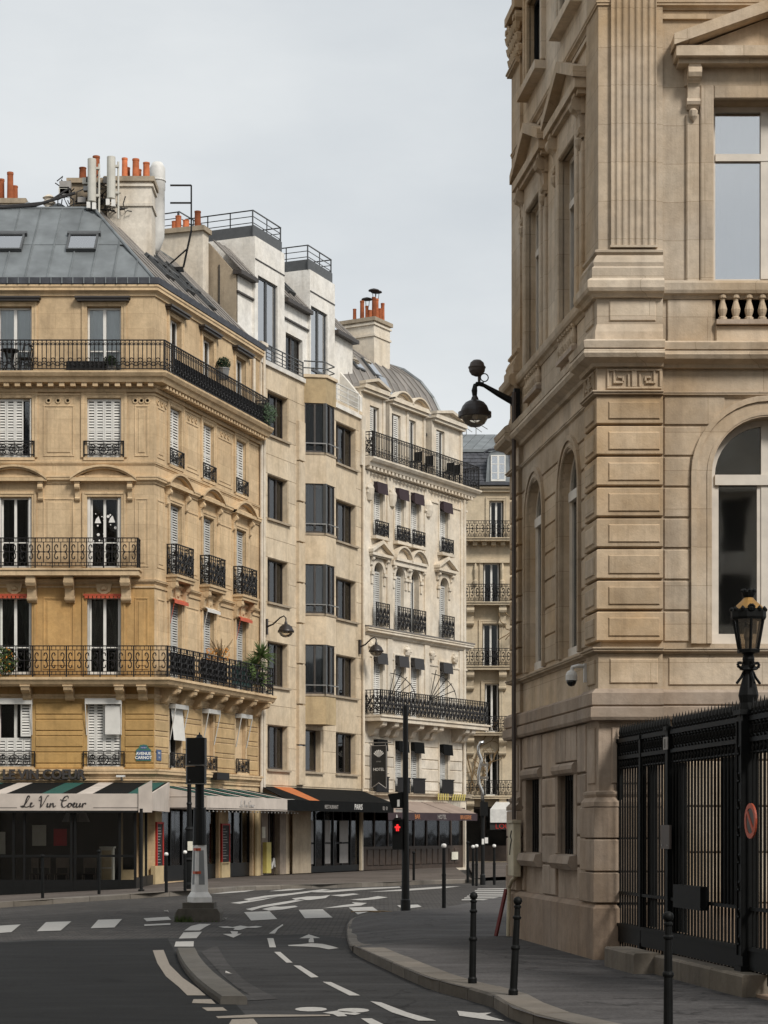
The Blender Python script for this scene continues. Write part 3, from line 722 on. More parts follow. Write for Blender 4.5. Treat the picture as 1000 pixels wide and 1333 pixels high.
for pts in ([(240, 1212), (249, 1206), (260, 1203.4), (275, 1203.4), (268, 1207), (260, 1212)], [(233, 1222.5), (239, 1214.5), (263, 1213.6), (256, 1222)], [(227, 1233), (229, 1226.5), (252.5, 1226), (252, 1233)]):
    sheet('island_stripe', pts, 'road_paint', lift=0.010)
# faded direction arrows and bicycle signs
def mark(name, polys, mat='road_paint'):
    for p in polys: sheet(name, p, mat, lift=0.010)
mark('bicycle_mark', [[(284, 1207), (296, 1206.5), (303, 1207.5), (313, 1205.5), (323, 1207), (334, 1206), (342, 1207), (333, 1208.5), (322, 1208.3), (312, 1211.5), (304, 1211), (306, 1208.7), (292, 1208.5)],
                      [(290, 1216.5), (302, 1216.3), (300, 1212.9), (310, 1213.2), (309, 1216.2), (315, 1216), (304, 1221.3)]])
mark('bicycle_mark', [[(402, 1224), (404, 1222), (390, 1222.3), (402, 1217), (417, 1221.8), (408, 1222), (409, 1227.5), (402, 1227.6)],
                      [(375, 1231), (392, 1230), (405, 1228.6), (420, 1229.5), (432, 1232.3), (441, 1235), (428, 1236.6), (415, 1234), (400, 1233), (388, 1232.6), (376, 1232.2)]])
def disc(px, py, rx, ry, n=14): return [(px + rx*math.cos(2*math.pi*k/n), py + ry*math.sin(2*math.pi*k/n)) for k in range(n)]
mark('bicycle_mark', [disc(405, 1315, 21, 2.9), disc(460, 1316.5, 21, 3.0), [(420, 1319.5), (438, 1317), (455, 1318.2), (470, 1320.8), (462, 1322.5), (448, 1321.2), (452, 1324), (440, 1324.5), (434, 1321.6)]])
mark('lane_arrow', [[(595, 1317), (623, 1320), (640, 1319.5), (632, 1322.5), (657, 1330), (636, 1329), (612, 1325.5), (598, 1323.5)]])
mark('lane_arrow', [[(380, 1170), (400, 1167.5), (418, 1167), (430, 1165.5), (424, 1169.5), (404, 1172), (386, 1172.5)]])
mark('lane_arrow', [[(420, 1183), (445, 1179), (462, 1177), (458, 1175), (478, 1176), (470, 1179.3), (445, 1181.5)]])
mark('lane_arrow', [[(456, 1171.5), (478, 1169.5), (492, 1167), (505, 1168.6), (490, 1171), (470, 1172.5)]])
mark('lane_arrow', [[(341, 1184), (356, 1180.5), (365, 1181), (384, 1179.5), (388, 1181), (368, 1184.5), (350, 1186)]])
for pts in ([(275, 1164), (300, 1161), (325, 1158.6), (340, 1158), (318, 1161.5), (290, 1163.6)], [(350, 1160.6), (380, 1157), (405, 1156), (390, 1158.7), (365, 1160.4)],
            [(317, 1171), (345, 1166.5), (380, 1163), (420, 1158), (430, 1158.6), (395, 1163.4), (350, 1169.3), (326, 1173)], [(300, 1176), (330, 1171.8), (352, 1168), (366, 1167), (340, 1172.4), (312, 1177)],
            [(320, 1184), (345, 1178.4), (372, 1174), (392, 1171), (398, 1172), (372, 1177), (340, 1182), (328, 1186)], [(400, 1162), (430, 1159.4), (470, 1156.6), (520, 1154.6), (522, 1156), (480, 1158.2), (430, 1162)],
            [(430, 1166), (460, 1163.4), (468, 1164.5), (445, 1167.5)], [(480, 1161.6), (530, 1157.6), (575, 1154.5), (600, 1154), (580, 1156.4), (530, 1160)], [(416, 1154), (462, 1152.6), (510, 1151.4), (516, 1152.4), (460, 1154.6)]):
    sheet('chevron_line', pts, 'road_paint', lift=0.010)

# low curved stone separator in the carriageway
so_ = [(230, 1233.5), (233, 1244), (243, 1260), (262, 1279), (287, 1296.5)]; si_ = [(255, 1233.5), (262, 1247), (280, 1266), (301, 1281), (322, 1296.5)]
sep = tag(thing('traffic_separator', 'long curved low stone separator lying in the road below the white signal post', 'separator', T(-4.6, 31, 0)), 'long curved low stone separator lying in the road below the white signal post', 'separator')
A = [gp(x, y, 0.09) for x, y in so_]; B = [gp(x, y, 0.09) for x, y in si_]
A = resample(smooth_path(A), 1000); A = smooth_path([gp(x, y, 0.09) for x, y in so_]); B = smooth_path([gp(x, y, 0.09) for x, y in si_])
nA = len(A)
segs = [0, nA//3, 2*nA//3, nA-1]
for q in range(3):
    mb = MB(); i0, i1 = segs[q], segs[q+1]; m = i1-i0+1
    for i in range(i0, i1+1):
        a, b = A[i], B[i]; e = (b-a)*0.06
        mb.v += [(a.x, a.y, 0.0), (a.x, a.y, 0.06), (a.x+e.x, a.y+e.y, 0.09), (b.x-e.x, b.y-e.y, 0.09), (b.x, b.y, 0.06), (b.x, b.y, 0.0)]
    for i in range(m-1):
        for k in range(5): mb.f.append((i*6+k, i*6+k+1, (i+1)*6+k+1, (i+1)*6+k))
    mb.f.append(tuple(range(6))); mb.f.append(tuple((m-1)*6+k for k in range(6))[::-1])
    mk('kerb_stone', mb, 'separator', sep)

pd = gp(505, 1256, 0.0); struct(mk('drain_mouth', MB().tube([(pd.x, pd.y-0.02, 0.045), (pd.x+0.25, pd.y+0.22, 0.045)], 0.055, 10), 'lens_black'))

# ================================================================== corner house with the wine bar
cb = thing('corner_house', 'ochre stone corner house with grey zinc mansard roof above the striped awnings', 'building', F1.M(0, 0, 0))
pth = lambda u0=-6.8, u1=None: [F1.xy(u0), F1.xy(0), F2.xy(L2 if u1 is None else u1)]
WF = [-4.36, -1.57]                                   # window axes, front
WS = [F2.u_(228.5), F2.u_(271), F2.u_(313.5)]         # window axes, flank
LV = [(3.72, 5.78), (6.60, 9.02), (9.93, 12.13), (13.36, 15.22), (15.97, 18.08)]
wF, wS = 1.06, 0.92
sh = [(F2.u_(211), F2.u_(285)), (F2.u_(297.5), F2.u_(329))]
holesF = [(c-wF/2, c+wF/2, a, b) for c in WF for a, b in LV] + [(-6.2, -0.55, -0.3, 3.1)]
holesS = [(c-wS/2, c+wS/2, a, b) for c in WS for a, b in LV] + [(a, b, 0.1, 2.95) for a, b in sh]
ZT = 18.72
for za_, zb__, mt_ in ((9.40, ZT, 'cream'), (6.0, 9.40, 'ochre_wall'), (3.3, 6.0, 'ochre'), (-1, 3.3, 'cream')):
    mb = MB(); wall(mb, -6.8, 0, za_, zb__, [h for h in holesF if za_ <= h[2] < zb__ or (za_ < 0 and h[2] < 0)], 0.26); o_ = mk('wall', mb, mt_, cb, F1.M())
    if mt_ == 'ochre': wfr = o_
mb = MB(); wall(mb, 0, L2, -1, ZT, holesS, 0.26); wsd = mk('wall', mb, 'cream', cb, F2.M())
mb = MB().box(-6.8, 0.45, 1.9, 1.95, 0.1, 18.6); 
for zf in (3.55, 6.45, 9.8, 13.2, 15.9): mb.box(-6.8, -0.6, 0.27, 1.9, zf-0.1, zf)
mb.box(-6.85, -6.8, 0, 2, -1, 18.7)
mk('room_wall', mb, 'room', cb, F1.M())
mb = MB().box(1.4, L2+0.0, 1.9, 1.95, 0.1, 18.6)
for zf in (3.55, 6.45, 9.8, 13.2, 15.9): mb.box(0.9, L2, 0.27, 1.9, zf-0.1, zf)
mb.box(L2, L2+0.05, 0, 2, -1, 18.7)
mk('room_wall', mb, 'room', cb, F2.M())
# ---- mouldings that turn the corner
band('string_course', pth(), rectp(0.05, 3.28, 3.34), 'cream', cb); band('cornice', pth(), cornp(0.16, 3.36, 3.64), 'cream', cb)
band('string_course', pth(), cornp(0.07, 5.84, 5.98), 'cream', cb)
band('string_course', pth(), cornp(0.09, 9.44, 9.56), 'cream', cb); band('string_course', pth(), rectp(0.04, 9.30, 9.36), 'cream', cb)
band('string_course', pth(), cornp(0.15, 12.55, 12.78), 'cream', cb); band('string_course', pth(), cornp(0.06, 13.12, 13.24), 'cream', cb)
band('string_course', pth(), rectp(0.03, 15.30, 15.36), 'cream', cb)
band('cornice', pth(), cornp(0.20, 18.40, 18.72), 'cream', cb)
g = band('gutter', pth(), [(0.05, 18.74), (0.22, 18.74), (0.24, 18.93), (0.20, 18.93), (0.18, 18.78), (0.05, 18.78)], 'slate', cb)
band('roof_edge', pth(), rectp(0.16, 18.72, 18.745), 'zinc', cb)
mb = MB()
for i in range(20): mb.box(-6.6+i*0.34, -6.57+i*0.34, -0.26, -0.2, 18.74, 18.94)
mk('gutter_clip', mb, 'zinc', cb, F1.M())
# ---- balconies
def dents(name, Fr, par, u0, u1, z0, z1, p, pitch, w, mat):
    n = int((u1-u0)/pitch); me = cached(('dent', p, w, round(z1-z0, 3), mat), lambda: MB().box(-w/2, w/2, -p, 0.02, 0, z1-z0).mesh('modillion', mat))
    for i in range(n): ob('modillion', me, par, Fr.M(u0+(i+0.5)*(u1-u0)/n, 0, z0))
bal5 = band('balcony', pth(-6.8, L2-0.1), [(-0.05, 15.52), (0.12, 15.52), (0.14, 15.62), (0.40, 15.64), (0.46, 15.76), (0.52, 15.80), (0.58, 15.90), (0.58, 15.955), (-0.05, 15.955)], 'cream', cb)
mb_ = dents('modillion_row', F1, bal5, -6.8, 0.1, 15.52, 15.635, 0.36, 0.34, 0.16, 'cream'); dents('modillion_row', F2, bal5, 0.1, L2-0.2, 15.52, 15.635, 0.36, 0.24, 0.13, 'cream')
band('string_course', pth(), rectp(0.10, 15.40, 15.515), 'cream', cb)
zr = 15.955
mt = 0.5
cF = mt*0.731; 
railing(F1, bal5, -6.8, cF, zr, 0.97, -mt, 'bars', r=0.013)
u0s = (Vector((F1.o.x+cF, F1.o.y-mt)) - F2.xy(0, -mt)).dot(F2.u)
railing(F2, bal5, u0s, L2-0.35, zr, 0.97, -mt, 'bars', r=0.013); side_rail(F2, bal5, L2-0.35, -mt, 0, zr, 0.97, 'bars')
bal2 = band('balcony', pth(-6.8, L2-0.25), [(-0.05, 6.20), (0.60, 6.20), (0.66, 6.25), (0.72, 6.36), (0.76, 6.38), (0.76, 6.46), (-0.05, 6.46)], 'cream', cb)
mt = 0.66; cF = mt*0.731
railing(F1, bal2, -6.8, cF, 6.46, 0.98, -mt, 'scroll', r=0.013)
u0s = (Vector((F1.o.x+cF, F1.o.y-mt)) - F2.xy(0, -mt)).dot(F2.u)
railing(F2, bal2, u0s, L2-0.4, 6.46, 0.98, -mt, 'scroll', r=0.014); side_rail(F2, bal2, L2-0.4, -mt, 0, 6.46, 0.98, 'scroll')
for px in (37, 92, 158, 187): ob('bracket', console_mesh(0.26, 0.42, 0.62, 'cream'), bal2, F1.M((px-201)/41.7, 0, 6.18))
for k in range(7): ob('bracket', console_mesh(0.24, 0.46, 0.62, 'cream'), bal2, F2.M(0.55+k*(L2-1.2)/6, 0, 6.18))
bal3 = mk('balcony', MB().box(-6.8, -0.42, -0.58, 0.02, 9.62, 9.78).box(-6.8, -0.38, -0.62, 0.02, 9.782, 9.84), 'cream', cb, F1.M())
railing(F1, bal3, -6.8, -0.45, 9.84, 0.95, -0.55, 'scroll', r=0.013); side_rail(F1, bal3, -0.45, -0.55, 0, 9.84, 0.95, 'scroll')
for px in (43, 92, 165): ob('bracket', console_mesh(0.28, 0.78, 0.50, 'cream'), bal3, F1.M((px-201)/41.7, 0, 9.60))
for c in WS:
    bl = mk('balcony', MB().box(c-0.72, c+0.72, -0.36, 0.02, 9.64, 9.74).box(c-0.76, c+0.76, -0.40, 0.02, 9.742, 9.82), 'cream', cb, F2.M())
    railing(F2, bl, c-0.68, c+0.68, 9.82, 0.98, -0.33, 'dense'); side_rail(F2, bl, c-0.68, -0.33, 0, 9.82, 0.98, 'dense'); side_rail(F2, bl, c+0.68, -0.33, 0, 9.82, 0.98, 'dense')
    for s in (-1, 1): ob('bracket', console_mesh(0.20, 0.62, 0.32, 'cream'), bl, F2.M(c+s*0.60, 0, 9.62))
    mk('carved_keystone', MB().prism([(-0.16, 0), (-0.2, 0.3), (0.2, 0.3), (0.16, 0), (0, -0.1)], -0.09, 0.02, 'y').lathe([(0.02, 0), (0.09, 0.05), (0.10, 0.12), (0.02, 0.2)], 8, (0, -0.06, 0.03)), 'cream', cb, F2.M(c, 0, 9.12))
for c in WF: mk('carved_keystone', MB().prism([(-0.2, 0), (-0.26, 0.24), (0.26, 0.24), (0.2, 0), (0, -0.12)], -0.09, 0.02, 'y').lathe([(0.02, 0), (0.12, 0.05), (0.13, 0.12), (0.02, 0.2)], 8, (0, -0.06, 0.0)), 'cream', cb, F1.M(c, 0, 9.18))
# ---- window dressings
for Fr, ws, w in ((F1, WF, wF), (F2, WS, wS)):
    for c in ws:
        for li in (1, 2): architrave(Fr, cb, c, LV[li][0], LV[li][1], w, 'ochre_wall' if li == 1 and Fr is F1 else 'cream', t=0.12, p=0.04)
        architrave(Fr, cb, c, LV[3][0], LV[3][1], w, 'cream', t=0.16, p=0.035)
        architrave(Fr, cb, c, LV[4][0]+0.0, LV[4][1], w, 'cream', t=0.14, p=0.03)
        # hood on the attic storey
        mk('window_hood', MB().box(c-w/2-0.36, c+w/2+0.30, -0.24, 0.02, 18.30, 18.36).box(c-w/2-0.30, c+w/2+0.26, -0.19, 0.02, 18.22, 18.298), 'dark_brown', cb, Fr.M())
        # arched pediment over the third floor with its consoles
        ob('pediment', ped_arc(w+1.0, 0.40, 0.24, 'cream'), cb, Fr.M(c, 0, 12.60))
        for s in (-1, 1): ob('bracket', console_mesh(0.14, 0.55, 0.17, 'cream'), cb, Fr.M(c+s*(w/2+0.29), 0, 12.54))
        # window guards
        gd = railing(Fr, cb, c-w/2-0.10, c+w/2+0.10, LV[3][0]+0.02, 0.50, -0.06, 'guard'); gd.name = 'window_guard'
        gd = railing(Fr, cb, c-w/2-0.12, c+w/2+0.12, LV[0][0]-0.02, 0.50, -0.08, 'guard'); gd.name = 'window_guard'
        mk('sill', MB().box(c-w/2-0.1, c+w/2+0.1, -0.07, 0.24, LV[3][0]-0.09, LV[3][0]), 'cream', cb, Fr.M()); mk('sill', MB().box(c-w/2-0.1, c+w/2+0.1, -0.09, 0.24, LV[0][0]-0.1, LV[0][0]), 'cream', cb, Fr.M())
# ---- windows of the front
for i, c in enumerate(WF):
    window(F1, cb, c, LV[4][0], wF, 2.1, 0.16, curtain='full', bars=(0.75,))
    window(F1, cb, c, LV[3][0], wF, 1.86, 0.18)
    if i == 0: shutters(F1, cb, c, LV[3][0], wF, 1.84, 4, skip=(3,)); ob('shutter', louver_mesh(0.2, 1.84, 'shutter_white'), cb, F1.M(c+wF/2-0.02, 0.02, LV[3][0]) @ Matrix.Rotation(1.9, 4, 'Z'))
    else: shutters(F1, cb, c, LV[3][0], wF, 1.84, 4)
    w3 = window(F1, cb, c, LV[2][0], wF-0.2, 2.2, 0.18, fw=0.05, glass='glass_dark', curtain='edge', bars=(0.8,))
    w2 = window(F1, cb, c, LV[1][0], wF-0.12, 2.42, 0.18, fw=0.055, glass='glass_dark', curtain='tied', bars=(0.85,))
    for s in (-1, 1): mk('folded_shutter', MB().box(s*(wF/2-0.05)-0.045, s*(wF/2-0.05)+0.045, 0.04, 0.24, 0, 2.2), 'shutter_white', cb, F1.M(c, 0, LV[2][0])); mk('folded_shutter', MB().box(s*(wF/2-0.03)-0.028, s*(wF/2-0.03)+0.028, 0.06, 0.24, 0, 2.4), 'shutter_grey', cb, F1.M(c, 0, LV[1][0]))
    window(F1, cb, c, LV[0][0], wF, 2.06, 0.2, glass='glass_dark')
    if i: shutters(F1, cb, c, LV[0][0], wF, 2.04, 4)
    else:
        shutters(F1, cb, c, LV[0][0], wF, 0.9, 4); ob('shutter', louver_mesh(0.32, 1.1, 'shutter_white'), cb, F1.M(c+wF/2-0.34, -0.02, LV[0][0]+0.94))
    # blind box and raised flap on the first floor
    mk('blind_box', MB().box(c-wF/2-0.04, c+wF/2+0.04, -0.20, 0.0, 5.66, 5.84).bar((c-wF/2-0.03, -0.19, 5.7), (c-wF/2-0.01, -0.02, 4.7), 0.012).bar((c+wF/2+0.03, -0.19, 5.7), (c+wF/2+0.01, -0.02, 4.7), 0.012), 'shutter_white', cb, F1.M())
    if i: mk('shutter_flap', MB().box(c+0.05, c+wF/2, -0.12, -0.08, 4.72, 5.62), 'shutter_white', cb, F1.M())
    # small orange valance over the second floor
    mb = MB().box(c-wF/2-0.1, c+wF/2+0.1, -0.12, 0.0, LV[1][1]+0.02, LV[1][1]+0.08)
    for k in range(9): x = c-wF/2-0.06+k*(wF+0.12)/9; mb.box(x, x+0.1, -0.115, -0.10, LV[1][1]-0.06, LV[1][1]+0.02)
    mk('window_valance', mb, 'orange_red', cb, F1.M())
# paper stars in the third floor window
mb = MB(); rr = random.Random(3)
for k in range(15):
    x = rr.uniform(-0.42, 0.4); z = rr.uniform(0.85, 1.75); r = rr.choice((0.02, 0.03, 0.05)); mb.add([(x+r*math.cos(a*1.047), 0, z+r*math.sin(a*1.047)) for a in range(6)], [tuple(range(6))])
for x, z in ((-0.22, 1.5), (0.22, 1.52)): mb.prism([(x-0.1, z-0.08), (x+0.1, z-0.08), (x+0.02, z+0.14), (x-0.06, z+0.05)], -0.001, 0.001, 'y')
mk('window_sticker', mb, 'letter_white', cb, F1.M(WF[1], 0.205, LV[2][0]))
# ---- windows of the flank
for i, c in enumerate(WS):
    window(F2, cb, c, LV[4][0], wS, 2.1, 0.16, curtain='full')
    window(F2, cb, c, LV[3][0], wS, 1.86, 0.2, glass='glass'); 
    ob('shutter', louver_mesh(round(wS*0.5, 3), 1.84, 'shutter_white'), cb, F2.M(c-wS/2, 0.10, LV[3][0])); ob('shutter', louver_mesh(round(wS*0.5, 3), 1.84, 'shutter_white'), cb, F2.M(c, 0.10, LV[3][0]))
    for li, hh in ((2, 2.18), (1, 2.40)):
        window(F2, cb, c, LV[li][0], wS, hh, 0.2)
        for s in (0, 1): ob('shutter', louver_mesh(round(wS*0.5, 3), hh, 'shutter_grey', 0.08), cb, F2.M(c-wS/2+s*wS/2, 0.12, LV[li][0]))
    window(F2, cb, c, LV[0][0], wS, 2.06, 0.2)
    if i == 0: mk('shutter_flap', MB().add([(c-wS/2, -0.05, 5.6), (c+wS/2, -0.05, 5.6), (c+wS/2, -0.15, 4.6), (c-wS/2, -0.15, 4.6)], [(0, 1, 2, 3)]), 'shutter_white', cb, F2.M())
    else: mk('window_blank', MB().box(c-wS/2+0.02, c+wS/2-0.02, 0.13, 0.16, 3.74, 5.76), 'cream', cb, F2.M())
    mk('blind_box', MB().box(c-wS/2-0.06, c+wS/2+0.06, -0.24, 0.0, 5.60, 5.74).bar((c-wS/2-0.05, -0.23, 5.62), (c-wS/2-0.02, -0.02, 4.6), 0.014).bar((c+wS/2+0.05, -0.23, 5.62), (c+wS/2+0.02, -0.02, 4.6), 0.014), 'shutter_grey', cb, F2.M())
    mb = MB().add([(c-wS/2-0.1, -0.02, 9.14), (c+wS/2+0.1, -0.02, 9.14), (c+wS/2+0.1, -0.22, 9.04), (c-wS/2-0.1, -0.22, 9.04), (c+wS/2+0.1, -0.22, 8.94), (c-wS/2-0.1, -0.22, 8.94)], [(0, 1, 2, 3), (3, 2, 4, 5)])
    mb.bar((c-wS/2-0.08, -0.21, 9.0), (c-wS/2-0.05, -0.05, 8.3), 0.007)
    mk('window_valance', mb, 'orange_red' if i != 1 else 'shutter_white', cb, F2.M())
# ---- rusticated first floor: single stones
def rust(Fr, a, b):
    z = 3.66; k = 0
    while z < 5.7:
        h = 0.15 if k % 2 == 0 else 0.335; n = 1 if b-a < 2.2 else 2
        h = min(h, 5.80-z)
        stones(Fr, wfr if Fr is F1 else wsd, [(a+(b-a)*i/n, a+(b-a)*(i+1)/n, z, z+h) for i in range(n)], 0, 0.030 if k % 2 else 0.022, 'ochre' if Fr is F1 else 'ochre_pale', gap=0.022); z += h+0.012; k += 1
edges = [-6.8] + [v for c in WF for v in (c-wF/2-0.12, c+wF/2+0.12)] + [-0.01]
for i in range(0, len(edges), 2): rust(F1, edges[i], edges[i+1])
edges = [0.01] + [v for c in WS for v in (c-wS/2-0.12, c+wS/2+0.12)] + [L2-0.2]
for i in range(0, len(edges), 2): rust(F2, edges[i], edges[i+1])
# ---- wall panels between windows
for li, (a, b) in ((1, (6.75, 9.0)), (2, (9.95, 12.1)), (3, (13.4, 15.0))):
    fm = 'ochre_wall' if li == 1 else 'cream'
    moulded_panel(F1, cb, -3.47, -2.50, a, b, fm, field=True); moulded_panel(F1, cb, -0.62, -0.18, a, b, fm)
    for q in range(2): moulded_panel(F2, cb, WS[q]+wS/2+0.36, WS[q+1]-wS/2-0.36, a, b, 'cream')
    moulded_panel(F2, cb, 0.2, WS[0]-wS/2-0.4, a, b, 'cream', field=True); 
for Fr, cs in ((F1, (-3.0, -0.40)), (F2, ((WS[0]+WS[1])/2, (WS[1]+WS[2])/2, 0.55))):
    for c in cs:
        mb = MB()
        for k in (-1, 0, 1): mb.lathe([(0.09, 0.0), (0.09, 0.03), (0.05, 0.03), (0.05, 0.0)], 12, (k*0.3 if abs(c) > 0.6 or Fr is F2 else k*0.19, 0, 0))
        me = mb.mesh('rosette_row', 'cream'); me.transform(Matrix.Rotation(math.pi/2, 4, 'X')); ob('rosette_row', me, cb, Fr.M(c, 0, 15.14))
# ---- zinc mansard, one sheet after another
RUN, ZR0, ZR1 = 3.2, 18.80, 22.05
def zinc_slope(Fr, par, u0, u1, hip0, hip1, pitch, mat, z0, z1, run, y0=-0.12, split=0.5):
    """trapezoid slope; hip0/hip1: how far the edge moves in u over the run"""
    n = max(1, round((u1-u0)/pitch)); p = (u1-u0)/n; sl = math.hypot(run, z1-z0)
    nv = Vector((0, -(z1-z0)/sl, run/sl))
    def P(u, t, off=0.0): return Vector((u, y0+run*t, z0+(z1-z0)*t)) + nv*off
    for i in range(n):
        a, b = u0+p*i, u0+p*(i+1)
        def lim(u):
            t = 1.0
            if hip1 < 0 and u > u1+hip1: t = min(t, (u1-u)/(-hip1))
            if hip0 > 0 and u < u0+hip0: t = min(t, (u-u0)/hip0)
            return max(t, 0.0)
        ta, tb = lim(a), lim(b)
        for (s0, s1) in ((0.0, split), (split, 1.0)):
            if max(ta, tb) <= s0+0.01: continue
            qa0, qb0, qa1, qb1 = min(ta, s0), min(tb, s0), min(ta, s1), min(tb, s1)
            # keep the piece a polygon even where the hip cuts it
            pts = []
            for (u, t) in ((a, qa0), (b, qb0), (b, qb1), (a, qa1)):
                pts.append((u, t))
            if ta <= s0: pts[0] = pts[3] = (a+(b-a)*((s0-ta)/(tb-ta+1e-9)), s0)
            if tb <= s0: pts[1] = pts[2] = (b-(b-a)*((s0-tb)/(ta-tb+1e-9)), s0)
            o0 = 0.006 if s0 == 0 else 0.018
            V = [P(u, t, 0.0) for u, t in pts] + [P(u, t, o0+0.01) for u, t in pts]
            mk('zinc_sheet', MB().add(V, [(0,3,2,1),(4,5,6,7),(0,1,5,4),(1,2,6,5),(2,3,7,6),(3,0,4,7)]), mat, par, Fr.M())
        if i:
            t = lim(a)
            mb = MB(); q0, q1 = P(a, 0, 0.03), P(a, t, 0.03)
            mb.bar(q0, q1, 0.022); mk('standing_seam', mb, mat, par, Fr.M())
hipx = RUN*0.731
rf = mk('roof', MB().add([(*F1.xy(-6.8, -0.1), ZR0-0.02), (F1.o.x+0.07, F1.o.y-0.1, ZR0-0.02), (F1.o.x-hipx, F1.o.y+RUN-0.1, ZR1-0.02), (*F1.xy(-6.8, RUN-0.1), ZR1-0.02),
                          (*F2.xy(L2, -0.1), ZR0-0.02), (*F2.xy(L2, RUN-0.1), ZR1-0.02), (*F2.xy(L2, 9), ZR1+0.1), (*F1.xy(-6.8, 9), ZR1+0.1)],
                         [(0, 1, 2, 3), (1, 4, 5, 2), (3, 2, 5, 6, 7)]), 'zinc', cb)
zinc_slope(F1, rf, -6.8, 0.07, 0, -hipx-0.07, 0.72, 'zinc', ZR0, ZR1, RUN)
uH = (Vector((F1.o.x-hipx, F1.o.y+RUN)) - F2.xy(0, 0)).dot(F2.u)
zinc_slope(F2, rf, 0.0, L2, uH, 0, 0.62, 'zinc_brown', ZR0, ZR1, RUN)
mk('hip_roll', MB().tube([(F1.o.x+0.07, F1.o.y-0.1, ZR0+0.05), (F1.o.x-hipx, F1.o.y+RUN-0.1, ZR1+0.06)], 0.055, 8), 'zinc', rf)
mk('ridge_roll', MB().tube([(*F1.xy(-6.8, RUN-0.1), ZR1+0.05), (F1.o.x-hipx, F1.o.y+RUN-0.1, ZR1+0.06), (*F2.xy(L2, RUN-0.1), ZR1+0.05)], 0.06, 8), 'zinc', rf)
def skylight(Fr, par, u, t, w, h, z0, z1, run, y0=-0.12, mat='zinc', glass='glass_mirror'):
    ang = math.atan2(z1-z0, run); M = Fr.M(u, y0+run*t, z0+(z1-z0)*t) @ Matrix.Rotation(ang, 4, 'X')
    mb = MB(); e = 0.06                              # local: x right, y up the slope, z out
    mb.box(-w/2, w/2, 0, e, 0, 0.14); mb.box(-w/2, w/2, h-e, h, 0, 0.15); mb.box(-w/2, -w/2+e, e, h-e, 0, 0.145); mb.box(w/2-e, w/2, e, h-e, 0, 0.145); mb.box(-w/2-0.06, w/2+0.06, h, h+0.14, 0, 0.16)
    o = mk('skylight', mb, 'grey_frame', par, M); return o, M
for px in (5, 101):
    o, M = skylight(F1, cb, (px-201)/40.6, 0.40, 0.95, 0.95, ZR0, ZR1, RUN); mk('pane', MB().box(-0.42, 0.42, 0.06, 0.89, 0.10, 0.115), 'glass_mirror', o, M)
    mk('blind', MB().box(-0.42, 0.42, 0.06, 0.89, 0.03, 0.05), 'curtain', o, M)
for u, t in ((3.0, 0.30), (4.3, 0.52), (4.4, 0.26), (5.7, 0.45), (5.8, 0.2)):
    o, M = skylight(F2, cb, u, t, 0.7, 0.9, ZR0, ZR1, RUN); mk('pane', MB().box(-0.29, 0.29, 0.06, 0.84, 0.10, 0.115), 'glass_mirror', o, M); mk('blind', MB().box(-0.29, 0.29, 0.06, 0.84, 0.03, 0.05), 'taupe_cloth', o, M)
# ---- chimneys
def stack(name, par, x0, x1, y0, y1, z0, z1, mat, crown='dirty_shaded_render', M=None, bandz=()):
    mb = MB().box(x0, x1, y0, y1, z0, z1-0.16); mb.box(x0-0.06, x1+0.06, y0-0.06, y1+0.06, z1-0.32, z1-0.24)
    for z in bandz: mb.box(x0-0.05, x1+0.05, y0-0.05, y1+0.05, z, z+0.09)
    o = mk(name, mb, mat, par, M); mk('chimney_cap', MB().box(x0-0.10, x1+0.10, y0-0.10, y1+0.10, z1-0.16, z1), crown, o, M); return o
st = stack('chimney', cb, -9.15, -7.68, 66.0, 67.1, 19.5, 23.32, 'stack_render', bandz=(22.35,))
pots(st, [(-10.0, 66.3, 23.3, 0.42), (-9.55, 66.3, 23.3, 0.8), (-8.62, 66.4, 23.32, 0.75), (-8.58, 66.75, 23.32, 0.55), (-8.25, 66.4, 23.32, 0.72), (-8.22, 66.8, 23.32, 0.5), (-7.9, 66.4, 23.32, 0.6)], 2)
mk('chimney', MB().box(-10.4, -9.15, 66.12, 66.9, 21.8, 23.14).box(-10.5, -9.1, 66.02, 67.0, 23.14, 23.3), 'dirty_shaded_render', cb)
st = stack('chimney', cb, -13.6, -12.0, 66.5, 67.6, 21.5, 22.75, 'stack_render', bandz=(22.2,))
pots(st, [(-12.95, 66.8, 22.75, 0.62), (-12.85, 67.1, 22.75, 0.85), (-12.5, 66.8, 22.75, 0.98), (-12.4, 67.1, 22.75, 0.62)], 4)
mk('vent_cowl', MB().lathe([(0.14, 0), (0.14, 0.35), (0.2, 0.36), (0.22, 0.44), (0.16, 0.48), (0.16, 0.56), (0.22, 0.58), (0.08, 0.68)], 12), 'stack_render', cb, T(-11.1, 66.2, 22.1))
mk('vent_cowl', MB().lathe([(0.12, 0), (0.12, 0.12), (0.17, 0.13), (0.18, 0.2), (0.1, 0.25), (0.1, 0.3), (0.16, 0.31), (0.04, 0.38)], 12), 'zinc', cb, T(-11.75, 66.0, 22.1))
mk('vent_cowl', MB().lathe([(0.16, 0), (0.16, 0.16), (0.22, 0.17), (0.22, 0.24), (0.06, 0.34)], 12), 'zinc', cb, T(-10.75, 66.0, 22.1))
